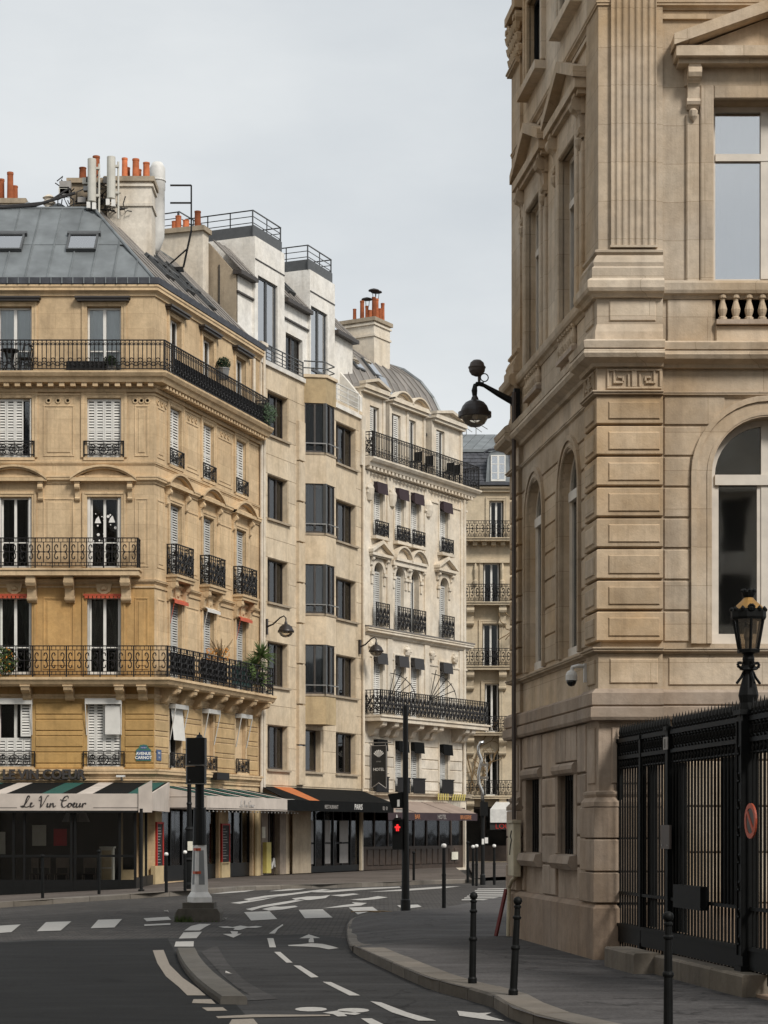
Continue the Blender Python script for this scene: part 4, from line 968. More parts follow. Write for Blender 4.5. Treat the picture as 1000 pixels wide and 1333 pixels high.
# party-wall stack toward the modern block
po = [(0.25, 18.6), (0.9, 19.25), (1.5, 19.7), (1.95, 20.4), (1.95, 23.05), (4.3, 23.05), (4.3, 18.6)]
pw = mk('party_wall', MB().prism(po, L2-0.55, L2-0.02, 'x'), 'stack_render', cb, F2.M())
mk('chimney_cap', MB().box(L2-0.66, L2+0.05, 1.85, 4.4, 23.05, 23.22), 'dirty_shaded_render', pw, F2.M())
q = [F2.xy(L2-0.3, y) for y in (2.25, 2.7, 3.0, 3.15, 3.75, 4.1)]
pots(pw, [(p.x, p.y, 23.22, h) for p, h in zip(q, (0.62, 0.34, 0.52, 0.34, 0.38, 0.5))], 6)
# white flue with an elbow
fl = tag(mk('flue_pipe', MB().tube([(-8.1, 68.6, 21.6), (-7.92, 68.6, 21.75), (-7.80, 68.6, 22.1), (-7.78, 68.6, 22.5), (-7.78, 68.6, 23.7), (-7.78, 68.6, 23.72), (-7.78, 68.6, 24.45), (-7.78, 68.6, 24.65)], [0.22, 0.25, 0.26, 0.25, 0.25, 0.27, 0.27, 0.17], 18).tube([(-7.78, 68.6, 24.0), (-7.78, 68.6, 24.05)], 0.29, 18), 'flue_white', None, None, True), 'tall white flue pipe with a bent foot behind the chimney', 'flue')
lad = tag(mk('roof_ladder', MB().line([(-7.3, 68.2, 23.75), (-6.58, 68.2, 23.75), (-6.58, 68.2, 22.2), (-6.85, 68.2, 20.95), (-7.7, 68.2, 20.9)], 0.025).line([(-7.3, 68.2, 23.15), (-6.58, 68.2, 23.15)], 0.025).line([(-6.7, 68.2, 21.6), (-7.4, 68.2, 20.98)], 0.02).box(-7.9, -6.85, 68.1, 68.4, 20.84, 20.92), 'iron'), 'thin black roof ladder frame beside the white flue pipe', 'ladder')
# downpipe at the joint of the two houses
dp = mk('downpipe', MB().tube([F2.xy(L2-0.07, -0.10).to_3d()+Vector((0, 0, z)) for z in (3.0, 6.1, 6.2, 12.0, 15.4)], 0.06, 8), 'stack_render', cb)
mk('downpipe', MB().tube([F2.xy(L2-0.75, -0.08).to_3d()+Vector((0, 0, z)) for z in (15.96, 17.0, 18.3)], 0.06, 8), 'pale', cb)

# ---- mobile-phone aerials on the roof, each a thing
for i, (x, h, z) in enumerate(((-9.55, 1.45, 22.25), (-8.92, 1.42, 22.35))):
    a = thing('mobile_aerial', ('left' if i == 0 else 'right') + ' one of two tall pale aerial panels at the zinc roof corner', 'antenna', T(x, 65.3, z-0.5))
    mb = MB(); n = 12
    mb.lathe([(0.02, 0), (0.14, 0.03), (0.14, h-0.03), (0.02, h)], 14); mk('radome', mb, 'antenna', a, T(x, 65.3, z), False)
    mk('mast', MB().tube([(0.22, 0.1, -0.6), (0.22, 0.1, h-0.15)], 0.035, 8).box(0.05, 0.24, 0, 0.12, h-0.35, h-0.28).box(0.05, 0.24, 0, 0.12, 0.2, 0.28), 'antenna', a, T(x, 65.3, z))
    mk('connector_box', MB().box(-0.16, -0.04, -0.1, 0.04, -0.2, 0.0).box(0.02, 0.14, -0.1, 0.04, -0.24, -0.02), 'letter_white', a, T(x, 65.3, z))
rr = random.Random(9)
eq = thing('antenna_equipment', 'tangle of cables and radio boxes around the aerial panels on the roof ridge', 'equipment', T(-10, 65.4, 22.1))
mb = MB()
for k in range(34):
    x0 = rr.uniform(-10.7, -8.7); z0 = rr.uniform(22.2, 23.1); p = [(x0, 65.3+rr.uniform(-0.1, 0.4), z0)]
    for q in range(4): p.append((p[-1][0]+rr.uniform(-0.4, 0.35), 65.3+rr.uniform(-0.1, 0.4), max(22.15, p[-1][2]+rr.uniform(-0.35, 0.25))))
    mb.tube([(q_[0], q_[1]+0.35, q_[2]) for q_ in p], 0.02, 5)
mb.tube([(-14, 65.5, 22.16), (-12.5, 65.4, 22.12), (-11.4, 65.4, 22.2), (-10.6, 65.4, 22.45), (-10.1, 65.4, 22.6)], 0.05, 6); mb.tube([(-14, 65.6, 22.2), (-12.2, 65.4, 22.18), (-11, 65.4, 22.3), (-10.3, 65.4, 22.75)], 0.035, 6)
mk('cable_bundle', mb, 'cable', eq)
for k in range(9):
    x = rr.uniform(-10.6, -9.0); z = rr.uniform(22.2, 23.0); w = rr.uniform(0.1, 0.2); mk('radio_box', MB().box(x-w, x+w, 65.55, 65.75, z, z+w*1.3), rr.choice(('antenna', 'letter_grey', 'steel_grey')), eq)

# ================================================================== modern block with the oriel windows
mo = thing('modern_block', 'plain beige modern block with stacked oriel windows and white rooftop boxes', 'building', F3.M(0, 0, 0))
ST = 3.0; z1st = 3.93
cA = (F3.u_(348.5), F3.u_(375)); cC = (F3.u_(437.5), F3.u_(463.5)); cB1 = (F3.u_(389), F3.u_(418))
bY = -0.70; bu0, bu1, bu2 = F3.u_(395.5), F3.u_(424.5, bY), F3.u_(437.5, bY); bu3 = bu2+0.35
TOP = 18.35
holes = []
for k in range(5):
    for a, b in (cA, cC): holes.append((a, b, z1st+ST*k, z1st+1.57+ST*k))
holes.append((cB1[0], cB1[1], z1st, z1st+1.57))
gf = [(F3.u_(349), F3.u_(362)), (F3.u_(402), F3.u_(456))]
mb = MB(); wall(mb, 0, L3, -0.5, TOP, holes + [(F3.u_(400), L3-0.06, 0.1, 2.9), (F3.u_(348), F3.u_(362), 0.1, 2.7)], 0.28, 0.02); wmo = mk('wall', mb, 'modern', mo, F3.M())
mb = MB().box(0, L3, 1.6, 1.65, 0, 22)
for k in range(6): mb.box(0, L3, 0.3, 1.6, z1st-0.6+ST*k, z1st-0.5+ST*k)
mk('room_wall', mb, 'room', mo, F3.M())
# stone cladding panels, one by one
us = [0.0, cA[0]-0.02, cA[1]+0.02, F3.u_(386), F3.u_(394.5), bu3, cC[0]-0.02, cC[1]+0.02, L3]
us = sorted(set(round(u, 3) for u in us)); zs = [3.35]
for k in range(5): zs += [z1st+ST*k-0.02, z1st+ST*k+1.59]
zs.append(TOP)
rows = []
for i in range(len(us)-1):
    for j in range(len(zs)-1):
        a, b, c, d = us[i], us[i+1], zs[j], zs[j+1]; cu, cz = (a+b)/2, (c+d)/2
        if b-a < 0.1: continue
        if any(h[0]-0.02 < cu < h[1]+0.02 and h[2] < cz < h[3] for h in holes): continue
        if d-c > 1.35 and b-a < 1.9: rows += [(a, b, c, (c+d)/2), (a, b, (c+d)/2, d)]
        else: rows.append((a, b, c, d))
stones(F3, wmo, rows, 0.02, 0.03, 'modern', gap=0.010, c=0.006, name='cladding_panel')
stones(F3, wmo, [(F3.u_(385.5), F3.u_(393.5), z, z+1.45) for z in [3.4+1.5*k for k in range(9)]], 0.0, 0.14, 'modern', gap=0.010, c=0.01, name='cladding_panel')
def dark_window(Fr, par, u, z, w, h, y, lights=3):
    window(Fr, par, u, z, w, h, y, frame='dark_brown', lights=lights, fw=0.05, glass=R.choice(('glass', 'glass_dark')), curtain=R.choice(('edge', 'edge', 'tied', None, 'full')))
for k in range(5):
    for a, b in (cA, cC):
        dark_window(F3, mo, (a+b)/2, z1st+ST*k, b-a, 1.57, 0.22); mk('sill', MB().box(a-0.08, b+0.1, -0.10, 0.22, z1st+ST*k-0.09, z1st+ST*k-0.015), 'dirty_shaded_render', mo, F3.M())
dark_window(F3, mo, sum(cB1)/2, z1st, cB1[1]-cB1[0], 1.57, 0.22, 2); mk('sill', MB().box(cB1[0]-0.08, cB1[1]+0.1, -0.10, 0.22, z1st-0.09, z1st-0.015), 'dirty_shaded_render', mo, F3.M())
# oriel: canted plan, stacked over four floors; its broad cant looks down the street
bz0 = z1st+1.75
plan = [(bu0, 0.02), (bu1, bY), (bu2, bY), (bu3, 0.02)]
orl = mk('oriel', MB().prism(plan, bz0, bz0+0.12, 'z'), 'bay', mo, F3.M())
def oriel_band(z0, z1, mat, out=0.0):
    P = [(bu0-out, 0.02), (bu1-out*0.3, bY-out), (bu2+out*0.3, bY-out), (bu3+out, 0.02)]
    return mk('spandrel', MB().prism(P, z0, z1, 'z'), mat, orl, F3.M())
PA, PB, PC = F3.xy(bu0, 0.0), F3.xy(bu1, bY), F3.xy(bu2, bY)
FcA = Frame(PA.x, PA.y, (PB-PA).x, (PB-PA).y); LcA = (PB-PA).length; FcB = Frame(PB.x, PB.y, (PC-PB).x, (PC-PB).y); LcB = (PC-PB).length
zz = bz0+0.122
for k in range(1, 5):
    zs_, zt_ = z1st+ST*k-0.12, z1st+ST*k+1.72
    oriel_band(zz, zs_-0.08, 'modern' if k > 1 else 'bay'); oriel_band(zs_-0.078, zs_, 'dirty_shaded_render', 0.03)
    h = zt_-zs_
    window(FcA, mo, LcA/2, zs_, LcA-0.08, h, 0.05, frame='dark_brown', lights=2, fw=0.045, glass=R.choice(('glass', 'glass_dark')), curtain=R.choice(('edge', 'tied')))
    window(FcB, mo, LcB/2, zs_, LcB-0.08, h, 0.05, frame='dark_brown', lights=2, fw=0.045, glass='glass_dark', curtain=None)
    mk('corner_post', MB().box(-0.05, 0.05, -0.02, 0.10, zs_, zt_), 'grey_frame', orl, FcB.M())
    mk('oriel_back', MB().box(bu0+0.1, bu3, -0.02, 0.015, zs_, zt_), 'room', orl, F3.M())
    mk('railing', MB().line([(0.02, -0.10, 0.32), (LcA, -0.10, 0.32)], 0.020).bar((LcA, -0.1, 0), (LcA, -0.1, 0.32), 0.018).bar((0.05, -0.1, 0), (0.05, -0.1, 0.32), 0.018), 'steel_grey', orl, FcA.M(0, 0, zs_))
    mk('railing', MB().line([(0.0, -0.10, 0.32), (LcB, -0.10, 0.32)], 0.020).bar((LcB, -0.1, 0), (LcB, -0.1, 0.32), 0.018), 'steel_grey', orl, FcB.M(0, 0, zs_))
    zz = zt_+0.002
oriel_band(zz, TOP+0.25, 'bay'); oriel_band(TOP+0.252, TOP+0.36, 'modern', 0.07)
# roof terrace parapet
AT = 0.85                                             # attic set back behind the terrace
uP = F3.u_(388)
mk('parapet', MB().box(0.0, bu0-0.02, -0.10, 0.06, TOP+0.002, TOP+0.16), 'white_render', mo, F3.M()); mk('parapet', MB().box(bu3+0.1, L3-0.3, -0.10, 0.06, TOP-0.34, TOP-0.2), 'white_render', mo, F3.M())
mk('terrace', MB().box(0.0, L3, 0.03, AT+0.5, TOP-0.2, TOP+0.0), 'zinc', mo, F3.M())
railing(F3, mo, 0.1, bu0-0.05, TOP+0.16, 0.62, 0.0, 'modern', 'grey_frame'); railing(F3, mo, bu3+0.25, L3-0.4, TOP-0.2, 0.85, 0.0, 'modern', 'white_paint')
mk('railing', MB().line([(bu0, 0, TOP+0.6), (bu1, bY+0.06, TOP+0.6), (bu2, bY+0.06, TOP+0.6), (bu3, 0, TOP+0.6)], 0.016).line([(bu0, 0, TOP+0.85), (bu1, bY+0.06, TOP+0.85), (bu2, bY+0.06, TOP+0.85), (bu3, 0, TOP+0.85)], 0.018).bar((bu1, bY+0.06, TOP+0.36), (bu1, bY+0.06, TOP+0.85), 0.018), 'grey_frame', mo, F3.M())
# attic walls and the two white rooftop boxes
a0 = F3.u_(311, AT); A1, A2 = F3.u_(332, AT), F3.u_(370.5, AT); B1_, B2_ = F3.u_(403.5, AT), F3.u_(436, AT); aE = F3.u_(462, AT)
ZB = F3.z_(332, 307, AT); ZA = F3.z_(320, 362, AT)
tw1 = (F3.u_(336, AT), F3.u_(361.5, AT)); tw2 = (F3.u_(405, AT), F3.u_(426.5, AT))
zt1 = F3.z_(336, 358, AT)
mk('attic_wall', wall(MB(), a0, A1, TOP-0.1, ZA, [], 0.2, AT+0.10), 'white_render', mo, F3.M()); mk('attic_wall', wall(MB(), A2, B1_, TOP-0.1, ZA-0.05, [(F3.u_(372, AT+0.1), F3.u_(394, AT+0.1), TOP, F3.z_(372, 430, AT))], 0.2, AT+0.10), 'white_render', mo, F3.M()); mk('attic_wall', wall(MB(), B2_, aE, TOP-1.2, ZA-0.2, [], 0.2, AT+0.1), 'white_render', mo, F3.M())
for bb in ((a0, A1-0.01, AT+0.02, AT+0.12, ZA-0.62, ZA-0.56), (A2+0.01, B1_-0.01, AT+0.02, AT+0.12, ZA-0.66, ZA-0.6), (a0-0.1, A1-0.01, AT-0.16, AT+0.2, ZA, ZA+0.14), (A2+0.01, B1_-0.01, AT-0.16, AT+0.2, ZA-0.05, ZA+0.09), (B2_+0.01, aE+0.1, AT-0.16, AT+0.2, ZA-0.2, ZA-0.06)): mk('attic_ledge', MB().box(*bb), 'dark_brown', mo, F3.M())
window(F3, mo, F3.u_(383, AT+0.1), TOP, F3.u_(394, AT)-F3.u_(372, AT), F3.z_(372, 430, AT)-TOP, AT+0.25, frame='dark_brown', lights=2, glass='glass_dark')
for (x0, x1, t) in ((A1, A2, tw1), (B1_, B2_, tw2)):
    bx = MB(); wall(bx, x0, x1, TOP-0.1, ZB, [(t[0], t[1], TOP+0.05, zt1)], 0.22, AT)
    bx.quad((x0, AT, TOP-0.1), (x0, AT, ZB), (x0, AT+3.0, ZB), (x0, AT+3.0, TOP-0.1)); bx.quad((x1, AT, TOP-0.1), (x1, AT+3.0, TOP-0.1), (x1, AT+3.0, ZB), (x1, AT, ZB)); bx.quad((x0, AT, ZB), (x1, AT, ZB), (x1, AT+3.0, ZB), (x0, AT+3.0, ZB)); bx.quad((x0, AT+3.0, ZB), (x1, AT+3.0, ZB), (x1, AT+3.0, TOP), (x0, AT+3.0, TOP))
    bo = mk('rooftop_box', bx, 'white_render', mo, F3.M())
    mk('shadow_joint', MB().box(x0+0.02, x1-0.02, AT-0.025, AT+0.01, ZB-0.84, ZB-0.80), 'dark_brown', bo, F3.M())
    mk('room_wall', MB().box(x0+0.1, x1-0.1, AT+1.2, AT+1.25, TOP, ZB-0.2), 'room', bo, F3.M())
    window(F3, mo, (t[0]+t[1])/2, TOP+0.05, t[1]-t[0], zt1-TOP-0.05, AT+0.08, frame='grey_frame', lights=2, transom=1.15, fw=0.07, glass='glass_mirror')
    mk('roof_upstand', MB().box(x0-0.02, x1-0.1, AT+0.06, AT+0.10, ZB+0.002, ZB+0.42).box(x0+0.06, x0+0.10, AT+0.10, AT+2.9, ZB+0.002, ZB+0.42), 'grey_frame', bo, F3.M())
    railing(F3, bo, x0+0.05, x1-0.08, ZB, 0.98, AT+0.12, 'modern', 'grey_frame'); o = side_rail(F3, bo, x0+0.08, AT+0.12, AT+2.9, ZB, 0.98, 'modern')
    side_rail(F3, bo, x1-0.08, AT+0.12, AT+2.9, ZB, 0.98, 'modern')
# taller roof railing running back over the first box
u_a, u_b = F3.u_(212, AT+4.0), F3.u_(283, AT+3.0)
mk('roof_upstand', MB().box(A1-0.4, A1+3.0, AT+3.1, AT+3.14, ZB, ZB+0.42), 'grey_frame', mo, F3.M())
o = mk('stair_head', MB().box(A1+0.2, A2, AT+3.2, AT+6.0, TOP, ZB+0.35), 'white_render', mo, F3.M())
railing(F3, mo, A1+0.2, A2, ZB+0.35, 1.0, AT+3.25, 'modern', 'grey_frame'); side_rail(F3, mo, A1+0.25, AT+3.3, AT+5.95, ZB+0.35, 1.0, 'modern')
# zinc slopes between the boxes
za = ZA+0.14
zs1 = mk('roof', MB().add([(a0, AT-0.1, za), (A1, AT-0.1, za), (A1, AT+1.05, za+1.18), (a0, AT+1.05, za+1.18)], [(0, 1, 2, 3)]), 'zinc_brown', mo, F3.M())
zinc_slope(F3, zs1, a0, A1-0.01, 0, 0, 0.4, 'zinc_brown', za+0.01, za+1.2, 1.15, AT-0.1)
zinc_slope(F3, zs1, A2+0.01, B1_-0.01, 0, 0, 0.42, 'zinc_brown', za-0.04, za+1.5, 1.5, AT-0.1)
zinc_slope(F3, zs1, B2_+0.01, aE, 0, 0, 0.42, 'zinc_brown', za-0.2, za+1.3, 1.5, AT-0.1)
o, M = skylight(F3, mo, (A2+B1_)/2-0.1, 0.22, 0.6, 0.9, za, za+1.5, 1.5, AT-0.1); mk('pane', MB().box(-0.24, 0.24, 0.06, 0.94, 0.1, 0.115), 'glass_mirror', o, M)
# camera-side gable above the neighbour's roof
mk('gable_wall', MB().prism([(AT+0.1, TOP-1.5), (AT+0.1, ZA), (AT+1.2, ZA+1.25), (AT+6.0, ZA+1.25), (AT+6.0, TOP-1.5)], a0-0.02, a0+0.1, 'x').prism([(0.03, 14), (0.03, TOP), (6.0, TOP), (6.0, 14)], 0.0, 0.1, 'x'), 'dirty_shaded_render', mo, F3.M())
mk('end_pier', MB().box(-0.02, 0.34, -0.06, 0.4, 15.6, TOP+0.62).box(-0.1, 0.42, -0.14, 0.5, TOP+0.62, TOP+0.74), 'pale', mo, F3.M())
mk('downpipe', MB().tube([F3.xy(0.12, -0.12).to_3d()+Vector((0, 0, z)) for z in (3.2, 9, 15, TOP+0.4)], 0.055, 8), 'pale', mo)
mk('downpipe', MB().tube([F3.xy(L3-0.12, -0.10).to_3d()+Vector((0, 0, z)) for z in (3.4, 9, 15, 17.6)], 0.055, 8), 'pale', mo)
mk('pier_cap', MB().box(L3-0.30, L3+0.10, -0.10, 0.6, 16.2, 18.2), 'pale', mo, F3.M())

# ================================================================== ornate hotel building
ho = thing('hotel_building', 'pale carved stone hotel building with long iron balconies and curved zinc roof', 'building', F4.M(0, 0, 0))
CO = [492.0, 520.0, 540.0, 577.5]; UC = [F4.u_(p) for p in CO]; wC = 0.74
Z = lambda px, py, y=0: F4.z_(px, py, y)
s5 = Z(485, 594, -0.42); s2 = Z(496, 930, -0.8); led = Z(480, 816, -0.15)
L4v = [(Z(515, 1031), Z(515, 966)), (s2+0.02, Z(514.5, 855)), (led+0.12, Z(492, 733)), (Z(487, 698), Z(487, 629)), (s5+0.02, Z(485, 529, 0.2))]
tA = Z(476, 512, 0.2)                                   # entablature of the dormer storey
holes = []
for u in UC:
    for k in range(4): holes.append((u-wC/2, u+wC/2, L4v[k][0], L4v[k][1], k == 2))
mb = MB(); wall(mb, 0, L4, -0.5, s5, holes + [(0.06, L4-0.08, 0.1, 2.7)], 0.3); who = mk('wall', mb, 'pale', ho, F4.M())
gA = [(0.02, F4.u_(500.5, 0.15)), (F4.u_(506, 0.15), F4.u_(553, 0.15)), (F4.u_(561, 0.15), L4-0.15)]
gT = (tA, tA-0.10, tA-0.14)
for gi, (a, b) in enumerate(gA):                          # three stone dormer fronts, zinc showing between them
    mb = MB(); wall(mb, a, b, s5-0.1, gT[gi], [(u-wC/2, u+wC/2, L4v[4][0], L4v[4][1]) for u in UC if a < u < b], 0.25, 0.15)
    for x in (a, b): mb.quad((x, 0.15, s5-0.1), (x, 1.6, s5-0.1), (x, 1.6, gT[gi]), (x, 0.15, gT[gi]))
    mk('dormer_front', mb, 'pale', ho, F4.M())
    for x in (a+0.09, b-0.09) + (((a+b)/2,) if gi == 1 else ()): mk('dormer_pilaster', MB().slab(x-0.09, x+0.09, s5, gT[gi]-0.03, 0.16, 0.09, 0.012), 'pale', ho, F4.M())
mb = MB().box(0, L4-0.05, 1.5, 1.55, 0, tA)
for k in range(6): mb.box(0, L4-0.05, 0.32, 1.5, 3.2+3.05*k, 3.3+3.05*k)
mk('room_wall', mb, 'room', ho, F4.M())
mk('wall', MB().quad((L4, 0, -0.5), (L4, 9, -0.5), (L4, 9, s5), (L4, 0, s5)), 'pale', ho, F4.M())
P4 = [F4.xy(0.02), F4.xy(L4), F4.xy(L4, 6.0)]
# balconies
b5 = band('balcony', [F4.xy(0.02), F4.xy(L4+0.05), F4.xy(L4+0.05, 5)], [(-0.05, s5-0.46), (0.08, s5-0.46), (0.10, s5-0.36), (0.28, s5-0.32), (0.34, s5-0.2), (0.42, s5-0.16), (0.50, s5-0.06), (0.50, s5), (-0.05, s5)], 'pale', ho)
dents('modillion_row', F4, b5, 0.05, L4+0.2, s5-0.45, s5-0.325, 0.27, 0.30, 0.15, 'pale')
railing(F4, b5, 0.10, L4+0.42, s5, 1.02, -0.42, 'bars', r=0.012); side_rail(F4, b5, 0.10, -0.42, 0.1, s5, 1.02, 'dense', 0.014); side_rail(F4, b5, L4+0.42, -0.42, 3.0, s5, 1.02, 'bars')
band('string_course', P4, rectp(0.05, s5-0.98, s5-0.90), 'pale', ho); band('string_course', P4, cornp(0.06, s5-0.62, s5-0.52), 'pale', ho)
bz = Z(496, 938, -0.8)
b2 = mk('balcony', MB().box(0.02, L4+0.55, -0.82, 0.02, bz, s2-0.08).box(0.0, L4+0.6, -0.88, 0.02, s2-0.078, s2), 'pale', ho, F4.M())
railing(F4, b2, 0.06, L4+0.5, s2, 1.0, -0.8, 'dense', r=0.016); side_rail(F4, b2, 0.06, -0.8, 0.0, s2, 1.0, 'dense', 0.014)
for px in (481, 497, 508, 530, 548, 556, 590, 598):
    ob('bracket', console_mesh(0.34, 0.55, 0.72, 'pale'), b2, F4.M(F4.u_(px), 0, bz-0.02))
band('cornice', P4, cornp(0.28, led-0.30, led), 'pale', ho); band('cornice_flashing', P4, rectp(0.30, led+0.002, led+0.05), 'zinc_brown', ho)
band('string_course', P4, rectp(0.04, led-1.15, led-1.08), 'pale', ho)
band('cornice', P4, cornp(0.22, 3.02, 3.28), 'dirty_shaded_render', ho)
# ground for the pilaster strips and the corner downpipe
for px in (476.5, 506.5, 555, 602): mk('pilaster', MB().slab(-0.22, 0.22, led+0.06, s5-0.48, 0.02, -0.07, 0.02), 'pale', ho, F4.M(F4.u_(px)))
for px in (476.5, 506.5, 555, 600): mk('pilaster', MB().slab(-0.2, 0.2, s2, led-0.32, 0.02, -0.07, 0.02), 'pale', ho, F4.M(F4.u_(px)))
mk('downpipe', MB().tube([F4.xy(L4-0.35, -0.09).to_3d()+Vector((0, 0, z)) for z in (3.2, 8, 12, s5-0.5)], 0.06, 8), 'pale', ho)
def mask(u, z, w, h, y=0):
    mb = MB(); rr = random.Random(int(u*100))
    mb.lathe([(0.02, -h*0.5), (w*0.30, -h*0.42), (w*0.42, -h*0.1), (w*0.45, h*0.2), (w*0.3, h*0.45), (0.02, h*0.5)], 10, (0, -0.04, 0))
    for k in range(9):
        a = rr.uniform(0, 6.28); r = rr.uniform(0.3, 0.5)*w; mb.lathe([(0.01, -0.05), (0.05, -0.02), (0.055, 0.02), (0.01, 0.06)], 6, (r*math.cos(a), -0.09-rr.random()*0.06, r*math.sin(a)*h/w))
    mk('carved_mask', mb, 'pale', ho, F4.M(u, y, z))
for px in (478.5, 508, 555.5): mask(F4.u_(px), s5-1.35, 0.55, 0.75)
for px in (480, 528, 560, 590): mask(F4.u_(px), led-0.72, 0.42, 0.4)
# windows
for i, u in enumerate(UC):
    for k in (0, 1, 3):
        a, b = L4v[k]; window(F4, ho, u, a, wC, b-a, 0.22)
        sm = 'shutter_grey' if k == 0 else 'shutter_white'
        for s in (0, 1): ob('shutter', louver_mesh(round(wC/2, 3), round(b-a-0.3, 2), sm, 0.085), ho, F4.M(u-wC/2+s*wC/2, 0.12, a))
        architrave(F4, ho, u, a, b, wC, 'pale', t=0.10, p=0.03)
        mat = 'aubergine_cloth' if k == 3 else ('cable' if k == 1 else 'black_cloth')
        mb = MB().box(-wC/2-0.04, wC/2+0.04, -0.22, 0.0, b-0.06, b+0.04).add([(-wC/2-0.04, -0.22, b), (wC/2+0.04, -0.22, b), (wC/2+0.04, -0.26, b-0.42), (-wC/2-0.04, -0.26, b-0.42)], [(0, 1, 2, 3)])
        mb.add([(-wC/2-0.04, -0.22, b), (-wC/2-0.04, -0.26, b-0.42), (-wC/2-0.04, 0.1, b-0.1)], [(0, 1, 2)])
        mk('window_blind', mb, mat, ho, F4.M(u))
    a, b = L4v[2]
    mb = MB(); n = 14; r = wC/2
    window(F4, ho, u, a, wC, b-a-0.02, 0.24, glass='glass_dark')
    ob('shutter', louver_mesh(round(wC*0.5, 3), round(b-a-0.32, 2), 'shutter_grey', 0.085), ho, F4.M(u-wC/2, 0.14, a))
    if i != 2: ob('shutter', louver_mesh(round(wC*0.5, 3), round(b-a-0.32, 2), 'shutter_grey', 0.085), ho, F4.M(u, 0.14, a))
    arc = MB()
    for q in range(n): 
        t0, t1 = math.pi*q/n, math.pi*(q+1)/n
        arc.prism([((r+0.02)*math.cos(t0), (r+0.02)*math.sin(t0)), ((r+0.18)*math.cos(t0), (r+0.18)*math.sin(t0)), ((r+0.18)*math.cos(t1), (r+0.18)*math.sin(t1)), ((r+0.02)*math.cos(t1), (r+0.02)*math.sin(t1))], -0.06, 0.02, 'y')
    for s in (-1, 1): arc.box(s*(r+0.14)-0.12, s*(r+0.14)+0.12, -0.10, 0.02, -0.14, -0.03); arc.box(s*(r+0.14)-0.08, s*(r+0.14)+0.08, -0.05, 0.02, -0.5, -0.145)
    mk('arch_moulding', arc, 'pale', ho, F4.M(u, 0, b-r))
    gd = railing(F4, ho, u-wC/2-0.16, u+wC/2+0.16, led+0.06, 0.98, -0.24, 'dense', r=0.014); gd.name = 'window_guard'
    gd = railing(F4, ho, u-wC/2-0.16, u+wC/2+0.16, L4v[3][0], 0.62, -0.20, 'dense', r=0.014); gd.name = 'window_guard'
    mk('sill', MB().box(u-wC/2-0.2, u+wC/2+0.2, -0.26, 0.2, L4v[3][0]-0.12, L4v[3][0]), 'pale', ho, F4.M())
    gp_ = MB().box(u-wC/2-0.14, u+wC/2+0.14, -0.22, -0.20, L4v[0][0]-0.05, L4v[0][0]+0.55).box(u-wC/2-0.18, u+wC/2+0.18, -0.24, -0.18, L4v[0][0]+0.55, L4v[0][0]+0.6); mk('window_guard', gp_, 'iron', ho, F4.M())
    a, b = L4v[4]; window(F4, ho, u, a, wC, b-a, 0.27, curtain='full'); ob('shutter', louver_mesh(round(wC*0.5, 3), round(b-a-0.05, 2), 'shutter_white', 0.085), ho, F4.M(u-wC/2 if i != 1 else u-0.12, 0.21, a))
# pediments over the third floor: triangle, twin arcs, triangle
zp = Z(482, 722, -0.1)
for u in (UC[0], UC[3]): ob('pediment', ped_tri(wC+0.9, 0.55, 0.26, 'pale', 0.11), ho, F4.M(u, 0, zp))
for u in (UC[1], UC[2]): ob('pediment', ped_arc(wC+0.62, 0.52, 0.26, 'pale', 0.11), ho, F4.M(u, 0, zp))
mk('entablature', MB().box(UC[1]-wC/2-0.4, UC[2]+wC/2+0.4, -0.18, 0.02, zp-0.2, zp-0.005), 'pale', ho, F4.M())
for u in UC: 
    for s in (-1, 1): ob('bracket', console_mesh(0.14, 0.34, 0.18, 'pale'), ho, F4.M(u+s*(wC/2+0.22), 0, zp-0.06 if u in (UC[0], UC[3]) else zp-0.21))
# rusticated first floor, stone by stone (every other course rough)
ed = [0.05] + [v for u in UC for v in (u-wC/2-0.14, u+wC/2+0.14)] + [L4-0.42]
for i in range(0, len(ed), 2):
    z = 3.36
    k = 0
    while z < bz-0.6:
        h = 0.52 if k % 2 else 0.40; stones(F4, who, [(ed[i], ed[i+1], z, z+h)], 0, 0.05 if k % 2 else 0.035, 'pale' if k % 2 else 'stack_render', gap=0.03, c=0.018); z += h; k += 1
# dormer storey crowns
for gi, (a, b) in enumerate(gA):
    tA = gT[gi]
    mk('entablature', MB().box(a, b, -0.06, 0.5, tA-0.02, tA+0.10).box(a-0.05, b+0.05, -0.14, 0.5, tA+0.102, tA+0.17), 'pale', ho, F4.M())
    if gi == 1:
        for f in (0.27, 0.73): ob('pediment', ped_arc((b-a)*0.5, 0.36, 0.26, 'pale', 0.10), ho, F4.M(a+(b-a)*f, 0.12, tA+0.17))
        mk('dormer_roof', MB().box(a, b, 0.3, 2.2, tA+0.17, tA+0.30), 'zinc_brown', ho, F4.M())
    else:
        ob('pediment', ped_tri(b-a, 0.38, 0.26, 'pale', 0.10), ho, F4.M((a+b)/2, 0.12, tA+0.17)); mk('dormer_roof', MB().prism([(a, tA+0.17), (b, tA+0.17), ((a+b)/2, tA+0.60)], 0.16, 2.2, 'y'), 'zinc_brown', ho, F4.M())
